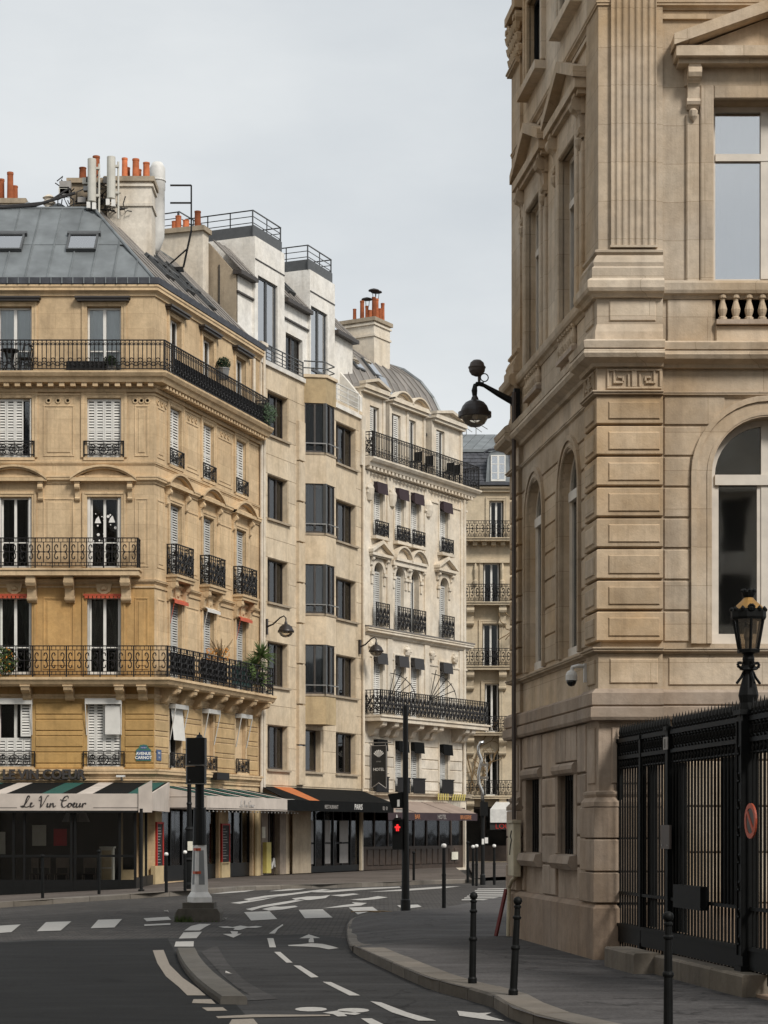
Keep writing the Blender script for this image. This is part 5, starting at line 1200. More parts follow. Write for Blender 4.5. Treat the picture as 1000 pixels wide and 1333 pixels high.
# convex zinc roof in sheets
tA = gT[0]; zr0 = tA-0.35; prof = [(0.48, s5), (0.60, zr0), (0.86, zr0+0.85), (1.28, zr0+1.65), (1.90, zr0+2.42), (2.75, zr0+3.05), (3.9, zr0+3.5), (5.5, zr0+3.75)]
ue = L4-0.7
rfh = mk('roof', MB().prism([(y+0.05, z-0.05) for y, z in prof] + [(5.5, s5-0.2), (0.53, s5-0.2)], 0.0, ue, 'x'), 'zinc_brown', ho, F4.M())
n = 13
for i in range(n):
    a, b = ue*i/n+0.01, ue*(i+1)/n-0.01
    for j in range(len(prof)-1):
        if j > 4: continue
        (y0, z0), (y1, z1) = prof[j], prof[j+1]
        mk('zinc_sheet', MB().add([(a, y0, z0), (b, y0, z0), (b, y1, z1), (a, y1, z1), (a, y0-0.02, z0+0.012), (b, y0-0.02, z0+0.012), (b, y1-0.02, z1+0.012), (a, y1-0.02, z1+0.012)], [(0,3,2,1),(4,5,6,7),(0,1,5,4),(1,2,6,5),(2,3,7,6),(3,0,4,7)]), 'zinc_brown', rfh, F4.M())
    mk('standing_seam', MB().line([(b+0.01, y-0.03, z+0.03) for y, z in prof], 0.022), 'zinc_brown', rfh, F4.M())
mk('verge', MB().line([(ue, y-0.03, z+0.04) for y, z in prof], 0.05), 'zinc', rfh, F4.M())
for u, j, hh in ((2.0, 3, 1.0), (3.6, 2, 1.0), (3.4, 3, 1.1)):
    y0, z0 = prof[j]; y1, z1 = prof[j+1]
    o = mk('skylight', MB().add([(u-0.35, y0-0.08, z0+0.06), (u+0.35, y0-0.08, z0+0.06), (u+0.35, y1-0.06, z1+0.08), (u-0.35, y1-0.06, z1+0.08), (u-0.35, y0+0.05, z0), (u+0.35, y0+0.05, z0), (u+0.35, y1+0.05, z1), (u-0.35, y1+0.05, z1)], [(4,7,6,5),(0,1,2,3),(0,1,5,4),(1,2,6,5),(2,3,7,6),(3,0,4,7)]), 'grey_frame', ho, F4.M())
    mk('pane', MB().add([(u-0.27, y0-0.06, z0+0.12), (u+0.27, y0-0.06, z0+0.12), (u+0.27, y1-0.10, z1+0.06), (u-0.27, y1-0.10, z1+0.06)], [(0, 1, 2, 3)]), 'glass_mirror', o, F4.M())
# big chimney
cu = F4.u_(487, 2.0); zc = F4.z_(487, 414, 2.0)
st = stack('chimney', ho, cu, cu+1.35, 2.0, 3.6, zr0+1.0, zc+0.05, 'pale', 'dirty_shaded_render', F4.M(), bandz=(zc-0.75,))
pt = [(0.2, 2.3, 0.42), (0.2, 2.7, 0.95), (0.25, 3.1, 0.62), (0.5, 2.3, 1.15), (0.6, 2.7, 0.8), (0.7, 2.3, 0.6), (0.9, 2.4, 1.2), (0.95, 2.8, 0.7), (1.1, 2.35, 0.75), (1.2, 2.7, 0.5), (1.25, 2.3, 1.05)]
q = [(F4.xy(cu+a, b), h) for a, b, h in pt]
pots(st, [(p.x, p.y, zc+0.05, h*0.85) for p, h in q], 8, hood=(3, 4, 6), rs=0.78)
# white raking parapet between the modern block and the hotel
mk('party_wall', MB().prism([(0.0, s5), (0.0, tA-0.3), (0.5, tA+0.3), (2.0, zr0+2.3), (6.0, zr0+3.4), (6.0, s5)], -0.2, -0.02, 'x'), 'white_render', ho, F4.M())

# ================================================================== far house closing the view
fh = thing('far_house', 'distant cream house with slate mansard roof between hotel and town hall', 'building', F5.M(0, 0, 0))
X5 = lambda px: (px-500)/26.0 - 3.2
Z5 = lambda py: 1.75 + (1080-py)/26.0
W5 = [(637, 655.5, 703, 652), (629, 651, 787, 733), (628, 650, 870, 812), (631, 650, 953, 890), (630, 650, 1036, 980)]
hs = [(X5(a), X5(b), Z5(c), Z5(d)) for a, b, c, d in W5]
pitch = 3.1
hs2 = hs + [(h[0]+pitch, h[1]+pitch, h[2], h[3]) for h in hs]
mb = MB(); wall(mb, X5(580), 12.0, -0.5, Z5(634), hs2 + [(X5(600), 11.5, 0.15, 2.9)], 0.3); mk('wall', mb, 'far', fh, F5.M())
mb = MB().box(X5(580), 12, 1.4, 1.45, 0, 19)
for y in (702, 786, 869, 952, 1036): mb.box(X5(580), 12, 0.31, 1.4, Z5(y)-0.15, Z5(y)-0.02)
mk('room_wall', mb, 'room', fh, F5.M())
for i, (a, b, c, d) in enumerate(hs2):
    window(F5, fh, (a+b)/2, c, b-a-0.1, d-c, 0.2, fw=0.06, glass='glass_dark', curtain='tied' if i % 5 == 1 else 'edge'); architrave(F5, fh, (a+b)/2, c, d, b-a, 'far', t=0.16, p=0.05)
mb = MB().box(X5(580), 12, -0.3, 0.05, Z5(637), Z5(634)).box(X5(580), 12, -0.18, 0.05, Z5(641), Z5(637)-0.002); mk('cornice', mb, 'far', fh, F5.M())
mk('gutter', MB().box(X5(580), 12, -0.42, -0.05, Z5(633), Z5(631)).box(X5(580), 12, -0.38, -0.1, Z5(631)+0.002, Z5(629)), 'slate', fh, F5.M())
for (yt, yb, rl, full) in ((702, 706, 680, 1), (785, 789, 762, 1), (868, 873, 845, 1), (954, 958, 933, 0), (1036, 1040, 1016, 1)):
    o = mk('balcony', MB().box(X5(600), 12, -0.62, 0.02, Z5(yb), Z5(yt)-0.05).box(X5(599), 12, -0.68, 0.02, Z5(yt)-0.048, Z5(yt)), 'far', fh, F5.M())
    railing(F5, o, X5(604), 7.0, Z5(yt), Z5(rl)-Z5(yt), -0.6, 'scroll', r=0.018)
    if yt == 702: dents('modillion_row', F5, o, X5(600), 9, Z5(711), Z5(706)-0.002, 0.34, 0.44, 0.22, 'far')
    else:
        for px in (612, 654): ob('bracket', console_mesh(0.34, 1.0, 0.5, 'far'), o, F5.M(X5(px), 0, Z5(yb)-0.02))
for px in (619, 654): mk('carved_drop', MB().lathe([(0.02, -0.35), (0.12, -0.2), (0.13, -0.05), (0.06, 0.0), (0.1, 0.5), (0.03, 0.9)], 8, (0, -0.08, 0)), 'far', fh, F5.M(X5(px), 0, Z5(755)))
mk('string_course', MB().box(X5(600), 12, -0.14, 0.02, Z5(733), Z5(729)), 'far', fh, F5.M())
zs0, zs1_, zs2 = Z5(630), Z5(583), Z5(560)
rfo = mk('roof', MB().add([(X5(570), 0.0, zs0), (14, 0, zs0), (14, 0.9, zs1_), (X5(570), 0.9, zs1_)], [(0, 1, 2, 3)]), 'slate', fh, F5.M())
mb = MB(); rr = random.Random(2)
for j in range(9):
    for i in range(24):
        t0, t1 = j/9, (j+1)/9; u = X5(585) + i*0.36 + (0.18 if j % 2 else 0); o = 0.01+rr.random()*0.02
        mb.quad((u+0.01, 0.9*t0-o-0.02, zs0+(zs1_-zs0)*t0), (u+0.35, 0.9*t0-o-0.02, zs0+(zs1_-zs0)*t0), (u+0.35, 0.9*t1-0.004, zs0+(zs1_-zs0)*t1), (u+0.01, 0.9*t1-0.004, zs0+(zs1_-zs0)*t1))
sc_ = mk('slate_cladding', mb, 'slate', rfo, F5.M()); sc_['kind'] = 'stuff'
mk('roof_break', MB().box(X5(570), 14, 0.78, 0.98, zs1_-0.06, zs1_+0.08), 'zinc', rfo, F5.M())
for i in range(20):
    a = X5(575)+i*0.5; mk('zinc_sheet', MB().add([(a+0.01, 0.92, zs1_+0.06), (a+0.48, 0.92, zs1_+0.06), (a+0.48+0.9, 3.6, zs2+0.5), (a+0.01+0.9, 3.6, zs2+0.5), (a+0.01, 0.92, zs1_), (a+0.48, 0.92, zs1_), (a+1.38, 3.6, zs2+0.4), (a+0.91, 3.6, zs2+0.4)], [(0, 1, 2, 3), (4, 7, 6, 5), (0, 4, 5, 1), (1, 5, 6, 2), (2, 6, 7, 3), (3, 7, 4, 0)]), 'zinc', rfo, F5.M())
mb = MB()
for px in (611, 624): mb.bar((X5(px), 3.5, zs2+0.4), (X5(px), 3.5, zs2+1.5), 0.02); mb.bar((X5(px)-0.3, 3.5, zs2+1.3), (X5(px)+0.6, 3.5, zs2+0.75), 0.015); mb.bar((X5(px)-0.25, 3.5, zs2+1.0), (X5(px)+0.3, 3.5, zs2+0.6), 0.012)
mb.bar((X5(604), 3.5, zs2+0.4), (X5(604), 3.5, zs2+0.85), 0.05)
mk('roof_aerial', mb, 'steel_grey', fh, F5.M())
# dormer
dx = X5(648.5)
do = mk('dormer', MB().prism([(-0.62, Z5(629)), (0.62, Z5(629)), (0.52, Z5(596)), (0.42, Z5(590)), (0.2, Z5(587)), (-0.2, Z5(587)), (-0.42, Z5(590)), (-0.52, Z5(596))], -0.05, 1.6, 'y'), 'zinc', fh, F5.M(dx))
mk('dormer_hood', MB().tube([(-0.72, -0.12, Z5(590)), (-0.45, -0.12, Z5(586)), (0, -0.12, Z5(584.6)), (0.45, -0.12, Z5(586)), (0.72, -0.12, Z5(590))], 0.06, 6), 'slate', do, F5.M(dx))
window(F5, fh, dx, Z5(627), 0.74, Z5(593)-Z5(627), -0.14, bars=(0.42, 0.86), curtain='full', glass='glass_mirror')
# leafless creeper on the wall
cr_ = tag(mk('bare_creeper', MB(), 'twig'), 'bare brown creeper climbing the far house beside the hotel corner', 'climber')
mb = MB(); rr = random.Random(21)
def creep(p, d, n, r):
    for k in range(n):
        q = (p[0]+d[0]*0.3+rr.uniform(-0.12, 0.12), p[1], p[2]+d[1]*0.3+rr.uniform(-0.08, 0.12)); mb.bar(p, q, r, r*0.85); p = q; r *= 0.93
        if rr.random() < 0.35 and n > 3: creep(p, (d[0]*0.5+rr.uniform(-0.8, 0.8), rr.uniform(-0.3, 0.9)), n//2, r*0.7)
for x in (X5(616), X5(622), X5(611)): creep((x, -0.15, Z5(1030)), (rr.uniform(-0.2, 0.4), 0.9), 11, 0.035)
for x in (X5(648), X5(657)): creep((x, -0.7, Z5(800)), (0.5, -0.6), 7, 0.02); creep((x, -0.7, Z5(835)), (0.6, 0.5), 7, 0.02)
cr_.data = mb.mesh('bare_creeper', 'twig'); cr_.matrix_basis = F5.M(); WM[cr_] = F5.M()

# ================================================================== town hall corner on the right
ha = thing('town_hall', 'brown stone town hall corner with arched windows, meander frieze and fluted pilaster', 'building', FH.M(0, 0, 0))
zh = lambda py: 1.75 + (1080-py)/104.0
UE = 4.7; ZTOP = 14.8
uA = (1000-783)/104.0                                 # window axis of the front
UW = [FS.u_(743), FS.u_(698)]; UG = [FS.u_(740.5), FS.u_(697)]
hp = lambda u0=None, u1=None: [FS.xy(LS if u0 is None else u0), FS.xy(0), FH.xy(UE if u1 is None else u1)]
aw, awS = 1.42, 1.08
zsill, zcr = zh(838), zh(543)
usl, ust = zh(368), zh(131)
holF = [(uA-aw/2, uA+aw/2, zsill, zcr, True), (uA-0.69, uA+0.69, usl, ust)]
gz0, gz1 = FS.z_(740, 1112), FS.z_(740, 1009)
holS = [(u-awS/2, u+awS/2, zsill, zcr-0.06, True) for u in UW] + [(u-0.5, u+0.5, usl, ust) for u in UW] + [(u-0.5, u+0.5, zh(-60), zh(-190)) for u in UW] + [(u-0.50, u+0.50, gz0, gz1) for u in UG]
mb = MB(); wall(mb, 0, UE, 0.0, ZTOP, holF, 0.32); whf = mk('wall', mb, 'hall', ha, FH.M())
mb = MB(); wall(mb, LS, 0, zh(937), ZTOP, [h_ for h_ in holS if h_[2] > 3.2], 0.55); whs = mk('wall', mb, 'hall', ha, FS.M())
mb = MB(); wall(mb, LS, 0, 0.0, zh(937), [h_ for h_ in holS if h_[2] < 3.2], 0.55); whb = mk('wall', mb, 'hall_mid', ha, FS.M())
mk('wall', MB().quad((LS, 0, 0), (LS, 6, 0), (LS, 6, ZTOP), (LS, 0, ZTOP)).quad((LS, 0, ZTOP), (0, 0, ZTOP), (0, 6, ZTOP), (LS, 6, ZTOP)), 'hall', ha, FS.M())
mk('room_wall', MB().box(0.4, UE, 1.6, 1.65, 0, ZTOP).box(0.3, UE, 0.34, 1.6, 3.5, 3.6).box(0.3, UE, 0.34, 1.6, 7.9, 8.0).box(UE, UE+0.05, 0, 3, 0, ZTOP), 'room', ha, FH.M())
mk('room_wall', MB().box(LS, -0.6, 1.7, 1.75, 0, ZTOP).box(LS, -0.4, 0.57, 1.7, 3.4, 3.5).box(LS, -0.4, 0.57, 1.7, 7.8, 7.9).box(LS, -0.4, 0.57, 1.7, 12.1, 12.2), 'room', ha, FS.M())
H, HB, HW = 'hall', 'hall_mid', 'hall_warm'
# plinth and base
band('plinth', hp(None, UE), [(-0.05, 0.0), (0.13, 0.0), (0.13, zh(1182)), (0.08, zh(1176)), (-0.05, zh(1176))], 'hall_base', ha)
cq, fq = -0.62, 0.76                                   # width of the corner pier on flank and front
fq2 = LS+0.62                                          # far corner pier on the flank
def pier_band(z0, z1, out, mat, prof=None):
    """a moulding or course that wraps the near corner pier, and the same on the far pier"""
    pr = prof or rectp(out, z0, z1)
    a = band('corner_pier', [FS.xy(cq), FS.xy(0), FH.xy(fq)], pr, mat, ha); b_ = band('corner_pier', [FS.xy(LS, 1.5), FS.xy(LS), FS.xy(fq2)], pr, mat, ha); return a, b_
zb = [zh(1176), zh(1135), zh(1092), zh(1050)]
for i in range(3):
    for pa, Frs in (([FS.xy(cq-0.08), FS.xy(0), FH.xy(fq+0.06)], 0), ([FS.xy(LS, 1.5), FS.xy(LS), FS.xy(fq2+0.08)], 1)):
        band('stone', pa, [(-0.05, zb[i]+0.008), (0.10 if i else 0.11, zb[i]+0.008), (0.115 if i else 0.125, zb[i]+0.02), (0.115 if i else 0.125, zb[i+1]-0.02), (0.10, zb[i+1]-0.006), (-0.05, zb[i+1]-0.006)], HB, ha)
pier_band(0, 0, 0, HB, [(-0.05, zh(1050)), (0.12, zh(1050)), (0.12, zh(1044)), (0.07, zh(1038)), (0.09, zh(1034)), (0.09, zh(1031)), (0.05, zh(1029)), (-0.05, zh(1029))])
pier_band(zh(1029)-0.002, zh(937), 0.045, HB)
moulded = lambda Fr, a, b, z0, z1, y, mat=H, p=0.02: mk('raised_panel', MB().slab(a, b, z0, z1, y+0.02, y-p, 0.012), mat, ha, Fr.M())
moulded(FS, cq+0.10, -0.10, zh(1020), zh(947), -0.045, HB); moulded(FH, 0.12, fq-0.1, zh(1020), zh(947), -0.045, HB); moulded(FS, LS+0.12, fq2-0.12, zh(1020), zh(947), -0.045, HB)
# band over the base
band('string_course', hp(), [(-0.05, zh(937)), (0.10, zh(937)), (0.12, zh(933)), (0.12, zh(921)), (0.07, zh(919)), (0.10, zh(917)), (0.10, zh(902)), (0.05, zh(898)), (-0.05, zh(898))], HB, ha)
pier_band(0, 0, 0, HB, [(-0.05, zh(938)), (0.15, zh(938)), (0.17, zh(934)), (0.17, zh(922)), (0.12, zh(920)), (0.15, zh(918)), (0.15, zh(903)), (0.09, zh(897)), (-0.05, zh(897))])
# ground-floor stones of the flank, courses with open joints
cz = [zh(1176), zh(1130), zh(1088), zh(1046), zh(1004), zh(937)]
def seg_minus(a, b, cuts):
    out = []; x = a
    for c, d in sorted(cuts):
        if c > x: out.append((x, min(c, b)))
        x = max(x, d)
    if x < b: out.append((x, b))
    return [(p, q) for p, q in out if q-p > 0.04]
for i in range(5):
    z0, z1 = cz[i], cz[i+1]
    cuts = [(u-0.66, u+0.66) for u in UG] if z1 > gz0-0.2 and z0 < gz1+0.16 else []
    sg = seg_minus(fq2+0.09, cq-0.09, cuts)
    if not cuts: m_ = (fq2+cq)/2; sg = [(fq2+0.09, m_), (m_, cq-0.09)]
    stones(FS, whs, [(a, b, z0, z1) for a, b in sg], 0, 0.04, HB, gap=0.028, c=0.012)
for u in UG:
    for k in range(4): stones(FS, whs, [(u-0.66+k*0.33, u-0.66+(k+1)*0.33, gz1+0.17, cz[5])], 0, 0.045, HB, gap=0.018, c=0.008)      # flat arch
    mk('window_surround', MB().slab(u-0.66, u-0.50, gz0, gz1, 0.02, -0.05, 0.01).slab(u+0.50, u+0.66, gz0, gz1, 0.02, -0.05, 0.01).tube([(u-0.66, -0.03, gz1+0.08), (u+0.66, -0.03, gz1+0.08)], 0.085, 10).prism([(0.02, gz0-0.2), (-0.10, gz0-0.2), (-0.16, gz0-0.12), (-0.13, gz0-0.02), (0.02, gz0)], u-0.64, u+0.64, 'x'), HB, ha, FS.M())
    wn = mk('window', MB().box(u-0.5, u-0.44, 0.075, 0.13, gz0, gz1).box(u+0.44, u+0.5, 0.075, 0.13, gz0, gz1).box(u-0.44, u+0.44, 0.075, 0.13, gz0, gz0+0.06).box(u-0.44, u+0.44, 0.075, 0.13, gz1-0.06, gz1), 'black_paint', ha, FS.M())
    mk('pane', MB().box(u-0.44, u+0.44, 0.10, 0.11, gz0+0.06, gz1-0.06), 'glass_dark', wn, FS.M())
    for k in range(6): x = u-0.38+k*0.15; mk('window_bar', MB().tube([(x, 0.045, gz0), (x, 0.045, gz1)], 0.014, 6), 'iron', wn, FS.M())
# base of the front behind the railings
cs = [zh(1176), zh(1110), zh(1050), zh(990), zh(937)]
for i in range(4):
    n = 4; off = 0.25 if i % 2 else 0.0
    stones(FH, whf, [(fq+0.08+(UE-fq-0.1)*(k+off)/n if k+off > 0 else fq+0.08, min(UE, fq+0.08+(UE-fq-0.1)*(k+1+off)/n), cs[i], cs[i+1]) for k in range(n)], 0, 0.03, H, gap=0.02)
# panel course and sill string
pier_band(zh(897)+0.002, zh(852), 0.05, H); moulded(FH, 0.10, fq-0.06, zh(890), zh(858), -0.05); moulded(FS, cq+0.1, -0.1, zh(890), zh(858), -0.05)
band('string_course', hp(), cornp(0.09, zh(852), zh(844)), H, ha); pier_band(0, 0, 0, H, cornp(0.14, zh(852.5), zh(843.5)))
moulded(FH, fq+0.08, uA+1.6, zh(892), zh(856), 0.0, H, 0.02)
# coursed wall: quoins with raised fields and plain ashlar, eight courses
JY = [838, 797, 757, 716, 676, 636, 596, 556, 517]
for i in range(8):
    z0, z1 = zh(JY[i]), zh(JY[i+1]); zj = z0+0.028
    for pa in ([FS.xy(cq), FS.xy(0), FH.xy(fq)], [FS.xy(LS, 1.5), FS.xy(LS), FS.xy(fq2)]):
        band('stone', pa, [(-0.05, zj), (0.06, zj), (0.075, zj+0.012), (0.075, z1-0.012), (0.06, z1), (-0.05, z1)], HW, ha)
    moulded(FH, 0.08, fq-0.04, z0+0.085, z1-0.075, -0.075, HW, 0.018)
    for a, b in ((cq+0.1, -0.06), (LS+0.1, fq2-0.1)): moulded(FS, a, b, z0+0.085, z1-0.075, -0.075, H, 0.018)
    # ashlar beside the arches, cut back to the archivolt where the arch curves in
    def clear(u, r0, zc_):
        zm = (z0+z1)/2
        if zm < zc_: return r0
        d = zm-zc_+0.10
        return math.sqrt(max(0.0, r0*r0-d*d)) if d < r0 else 0.0
    zcF = zcr-aw/2; rF = aw/2+0.26
    e = clear(uA, rF, zcF)
    a1 = uA-e if z1 < zcF+0.2 or e == 0 else uA-max(e, rF*0.55); 
    stones(FH, whf, [(fq+0.01, a1, z0+0.014, z1+0.014), (2*uA-a1, UE, z0+0.014, z1+0.014)] if e > 0 else [(fq+0.01, uA, z0+0.014, z1+0.014), (uA, UE, z0+0.014, z1+0.014)], 0, 0.022, H, gap=0.026, c=0.010)
    zcS = zcr-0.06-awS/2; rS = awS/2+0.17
    cuts = []
    for u in UW:
        e = clear(u, rS, zcS)
        if e > 0: cuts.append((u-e, u+e))
    sg = seg_minus(fq2+0.01, cq-0.01, cuts)
    stones(FS, whs, [(a, b, z0+0.014, z1+0.014) for a, b in sg], 0, 0.022, H, gap=0.026, c=0.010)
def archivolt(Fr, u, z0, zc, r0, r1, p, mat=H):
    mb = MB(); n = 20
    for (ra, rb, pp) in ((r0, r1-0.05, p*0.6), (r1-0.07, r1, p), (r0+0.02, r0+0.06, p*0.75)):
        pts = [(-1, z0)] 
        for q in range(n):
            t0, t1 = math.pi*q/n, math.pi*(q+1)/n
            mb.prism([(ra*math.cos(t0), zc+ra*math.sin(t0)), (rb*math.cos(t0), zc+rb*math.sin(t0)), (rb*math.cos(t1), zc+rb*math.sin(t1)), (ra*math.cos(t1), zc+ra*math.sin(t1))], -pp, 0.02, 'y')
        for s in (-1, 1): mb.box(min(s*ra, s*rb), max(s*ra, s*rb), -pp, 0.02, z0, zc)
    return mk('archivolt', mb, mat, ha, Fr.M(u))
archivolt(FH, uA, zsill, zcr-aw/2, aw/2, aw/2+0.26, 0.07)
for u in UW: archivolt(FS, u, zsill, zcr-0.06-awS/2, awS/2, awS/2+0.17, 0.06)
def arch_window(Fr, u, z0, zc, r, y, mat='hall_frame', glass='glass_dark'):
    mb = MB(); n = 18; w = 0.075
    for s in (-1, 1): mb.box(min(s*(r-w), s*r), max(s*(r-w), s*r), y, y+0.09, z0, zc)
    mb.box(-r, r, y-0.02, y+0.1, z0-0.0, z0+0.14); mb.box(-r+w, r-w, y-0.03, y+0.1, zc-0.11, zc+0.02); mb.box(-0.05, 0.05, y-0.005, y+0.085, z0+0.14, zc+r-w)
    for ra, rb in ((r-w, r),):
        for q in range(n):
            t0, t1 = math.pi*q/n, math.pi*(q+1)/n
            mb.prism([(ra*math.cos(t0), zc+ra*math.sin(t0)), (rb*math.cos(t0), zc+rb*math.sin(t0)), (rb*math.cos(t1), zc+rb*math.sin(t1)), (ra*math.cos(t1), zc+ra*math.sin(t1))], y, y+0.09, 'y')
    for s in (-1, 1): mb.box(min(s*0.05, s*0.1), max(s*0.05, s*0.1), y+0.01, y+0.08, z0+0.14, zc-0.11); mb.box(min(s*(r-w), s*(r-w-0.05)), max(s*(r-w), s*(r-w-0.05)), y+0.01, y+0.08, z0+0.14, zc-0.11)
    o = mk('window', mb, mat, ha, Fr.M(u))
    for s in (-1, 1):
        mk('pane', MB().box(min(s*0.1, s*(r-w-0.05)), max(s*0.1, s*(r-w-0.05)), y+0.04, y+0.05, z0+0.14, zc-0.11), glass, o, Fr.M(u))
        arc = [(s*0.05, zc+0.02)] + [(s*(r-w)*math.cos(t*math.pi/2/10), zc+0.02+(r-w-0.02)*math.sin(t*math.pi/2/10)) for t in range(11)]
        arc = [(x if abs(x) > 0.05 else s*0.05, z) for x, z in arc]; mk('pane', MB().prism(arc, y+0.04, y+0.05, 'y'), glass, o, Fr.M(u))
    return o
arch_window(FH, uA, zsill, zcr-aw/2, aw/2, 0.20, glass='glass_soft')
for u in UW: arch_window(FS, u, zsill, zcr-0.06-awS/2, awS/2, 0.10)
# architrave, meander frieze on the piers, main cornice
band('architrave', hp(), cornp(0.06, zh(518), zh(511)), H, ha); pier_band(0, 0, 0, H, cornp(0.14, zh(519), zh(511)))
pier_band(zh(511)+0.001, zh(480), 0.07, H)
def meander(Fr, a, b, y):
    mb = MB(); z0, z1 = zh(508.5), zh(482.5); t = 0.026; m_ = (a+b)/2; w = (b-a)/2; hgt = z1-z0
    def bx(x0, x1, za, zb_): mb.slab(x0, x1, za, zb_, y+0.01, y-0.03, 0.006)
    bx(a, b, z1-t, z1); bx(a, b, z0, z0+t)
    for s in (-1, 1):
        e = m_+s*w
        def V(d, za, zb_): x = e-s*d; bx(x-t/2, x+t/2, za, zb_)
        def Hh(d0, d1, zz): x0, x1 = sorted((e-s*d0, e-s*d1)); bx(x0, x1, zz-t/2, zz+t/2)
        V(t/2, z0+t, z1-t); V(0.09, z0+t*2.6, z1-t); Hh(0.09+t/2, 0.20, z0+t*3.1); V(0.20, z0+t*3.7, z0+hgt*0.62); Hh(0.135, 0.20-t/2, z0+hgt*0.58); V(0.27, z0+t, z1-t*2.4)
    bx(m_-t*1.2, m_+t*1.2, z0+t, z1-t*1.01)
    return mk('meander_relief', mb, H, ha, Fr.M())
meander(FH, 0.06, fq-0.02, -0.07); meander(FS, cq+0.04, -0.04, -0.07)
cpf = [(-0.05, zh(480)), (0.06, zh(480)), (0.08, zh(476)), (0.12, zh(474)), (0.19, zh(471)), (0.215, zh(466)), (0.20, zh(461)), (0.14, zh(460)), (0.20, zh(459)), (0.215, zh(450.5)), (0.17, zh(447.5)), (-0.05, zh(447.5))]
band('cornice', hp(), [(o, z-0.004) for o, z in cpf], H, ha); pier_band(0, 0, 0, H, [(o+0.07 if o > 0 else o, z) for o, z in cpf])
# pedestal zone with balustrades
pier_band(zh(447.5)+0.001, zh(388), 0.07, H); moulded(FH, 0.09, fq-0.09, zh(420), zh(394), -0.07); moulded(FS, cq+0.1, -0.1, zh(420), zh(394), -0.07)
pier_band(0, 0, 0, H, [(-0.05, zh(447)), (0.10, zh(447)), (0.10, zh(434)), (0.075, zh(424)), (-0.05, zh(424))])
crn = [(-0.05, zh(390)), (0.05, zh(390)), (0.08, zh(386)), (0.13, zh(384)), (0.15, zh(380)), (0.15, zh(371)), (0.11, zh(367)), (-0.05, zh(367))]
band('string_course', hp(), [(o*0.8 if o > 0 else o, z-0.004) for o, z in crn], H, ha); pier_band(0, 0, 0, H, [(o+0.07 if o > 0 else o, z) for o, z in crn])
bprof = [(0.055, 0), (0.055, 0.03), (0.035, 0.045), (0.05, 0.09), (0.058, 0.13), (0.045, 0.18), (0.028, 0.235), (0.032, 0.262), (0.05, 0.272), (0.05, 0.31)]
def balustrade(Fr, u0, u1, n, y):
    o = mk('balustrade', MB().box(u0, u1, y-0.10, y+0.02, zh(424), zh(418)).box(u0, u1, y+0.0, y+0.06, zh(418), zh(390)), HB, ha, Fr.M())
    me = cached('baluster', lambda: MB().lathe(bprof, 10).mesh('baluster', H))
    for k in range(n): ob('baluster', me, o, Fr.M(u0+(k+0.5)*(u1-u0)/n, y-0.045, zh(418)))
balustrade(FH, uA-0.66, uA+0.66, 8, 0.0)
for u in UW: balustrade(FS, u-0.5, u+0.5, 7, 0.0)
moulded(FH, fq+0.06, uA-0.70, zh(446), zh(390), 0.0, H, 0.03); moulded(FH, uA-0.66, uA+0.66, zh(446), zh(424.5), 0.0, H, 0.04)
for a, b in seg_minus(fq2+0.02, cq-0.02, [(u-0.52, u+0.52) for u in UW]): moulded(FS, a, b, zh(446), zh(390), 0.0, H, 0.03)
# upper order: pilaster bases, fluted shafts, far capital
base = [(-0.05, zh(367)), (0.15, zh(367)), (0.15, zh(353)), (0.12, zh(350)), (0.13, zh(345)), (0.10, zh(338)), (0.07, zh(334)), (0.10, zh(331)), (0.10, zh(328)), (0.05, zh(326)), (-0.05, zh(326))]
pier_band(0, 0, 0, H, base); pier_band(zh(326)-0.002, ZTOP, 0.05, H)
def shaft(Fr, a, b, n, y):
    pr = []; w = b-a; f = w/n
    for k in range(n):
        x = a+k*f; pr += [(x+f*0.06, y-0.05)] + [(x+f*(0.12+0.76*t/6), y-0.05+0.022*math.sin(math.pi*t/6)) for t in range(7)] + [(x+f*0.94, y-0.05)]
    pr = [(a, y+0.02), (a, y-0.05)] + pr + [(b, y-0.05), (b, y+0.02)]
    return mk('fluted_shaft', MB().prism(pr, zh(322), ZTOP-0.02, 'z'), H, ha, Fr.M())
shaft(FH, 0.11, 0.68, 7, -0.05)
mk('shaft_stop', MB().box(0.10, 0.69, -0.115, -0.04, zh(325), zh(322)-0.002), H, ha, FH.M())
zcap = FS.z_(672, 66, -0.15)
capm = MB(); band('corner_pier', [FS.xy(LS, 1.5), FS.xy(LS), FS.xy(fq2)], cornp(0.13, zcap-0.12, zcap), H, ha)
rr = random.Random(4)
for j in range(3):
    for k in range(6): x = LS+0.0+k*0.13; capm.lathe([(0.015, 0), (0.05, 0.05), (0.07, 0.14), (0.03, 0.17)], 6, (x, -0.06-0.02*j, zcap+0.02+j*0.17))
for x in (LS+0.02, LS+0.62): capm.tube([(x, -0.13, zcap+0.58), (x, 0.1, zcap+0.58)], 0.12, 12); capm.tube([(x, -0.16, zcap+0.58), (x, -0.1, zcap+0.58)], 0.05, 8)
capm.box(LS-0.06, LS+0.74, -0.16, 0.1, zcap+0.7, zcap+0.82)
mk('capital', capm, H, ha, FS.M())
band('string_course', hp(), cornp(0.08, zh(14), zh(4)), H, ha); band('string_course', hp(), rectp(0.04, zh(26), zh(20)), H, ha)
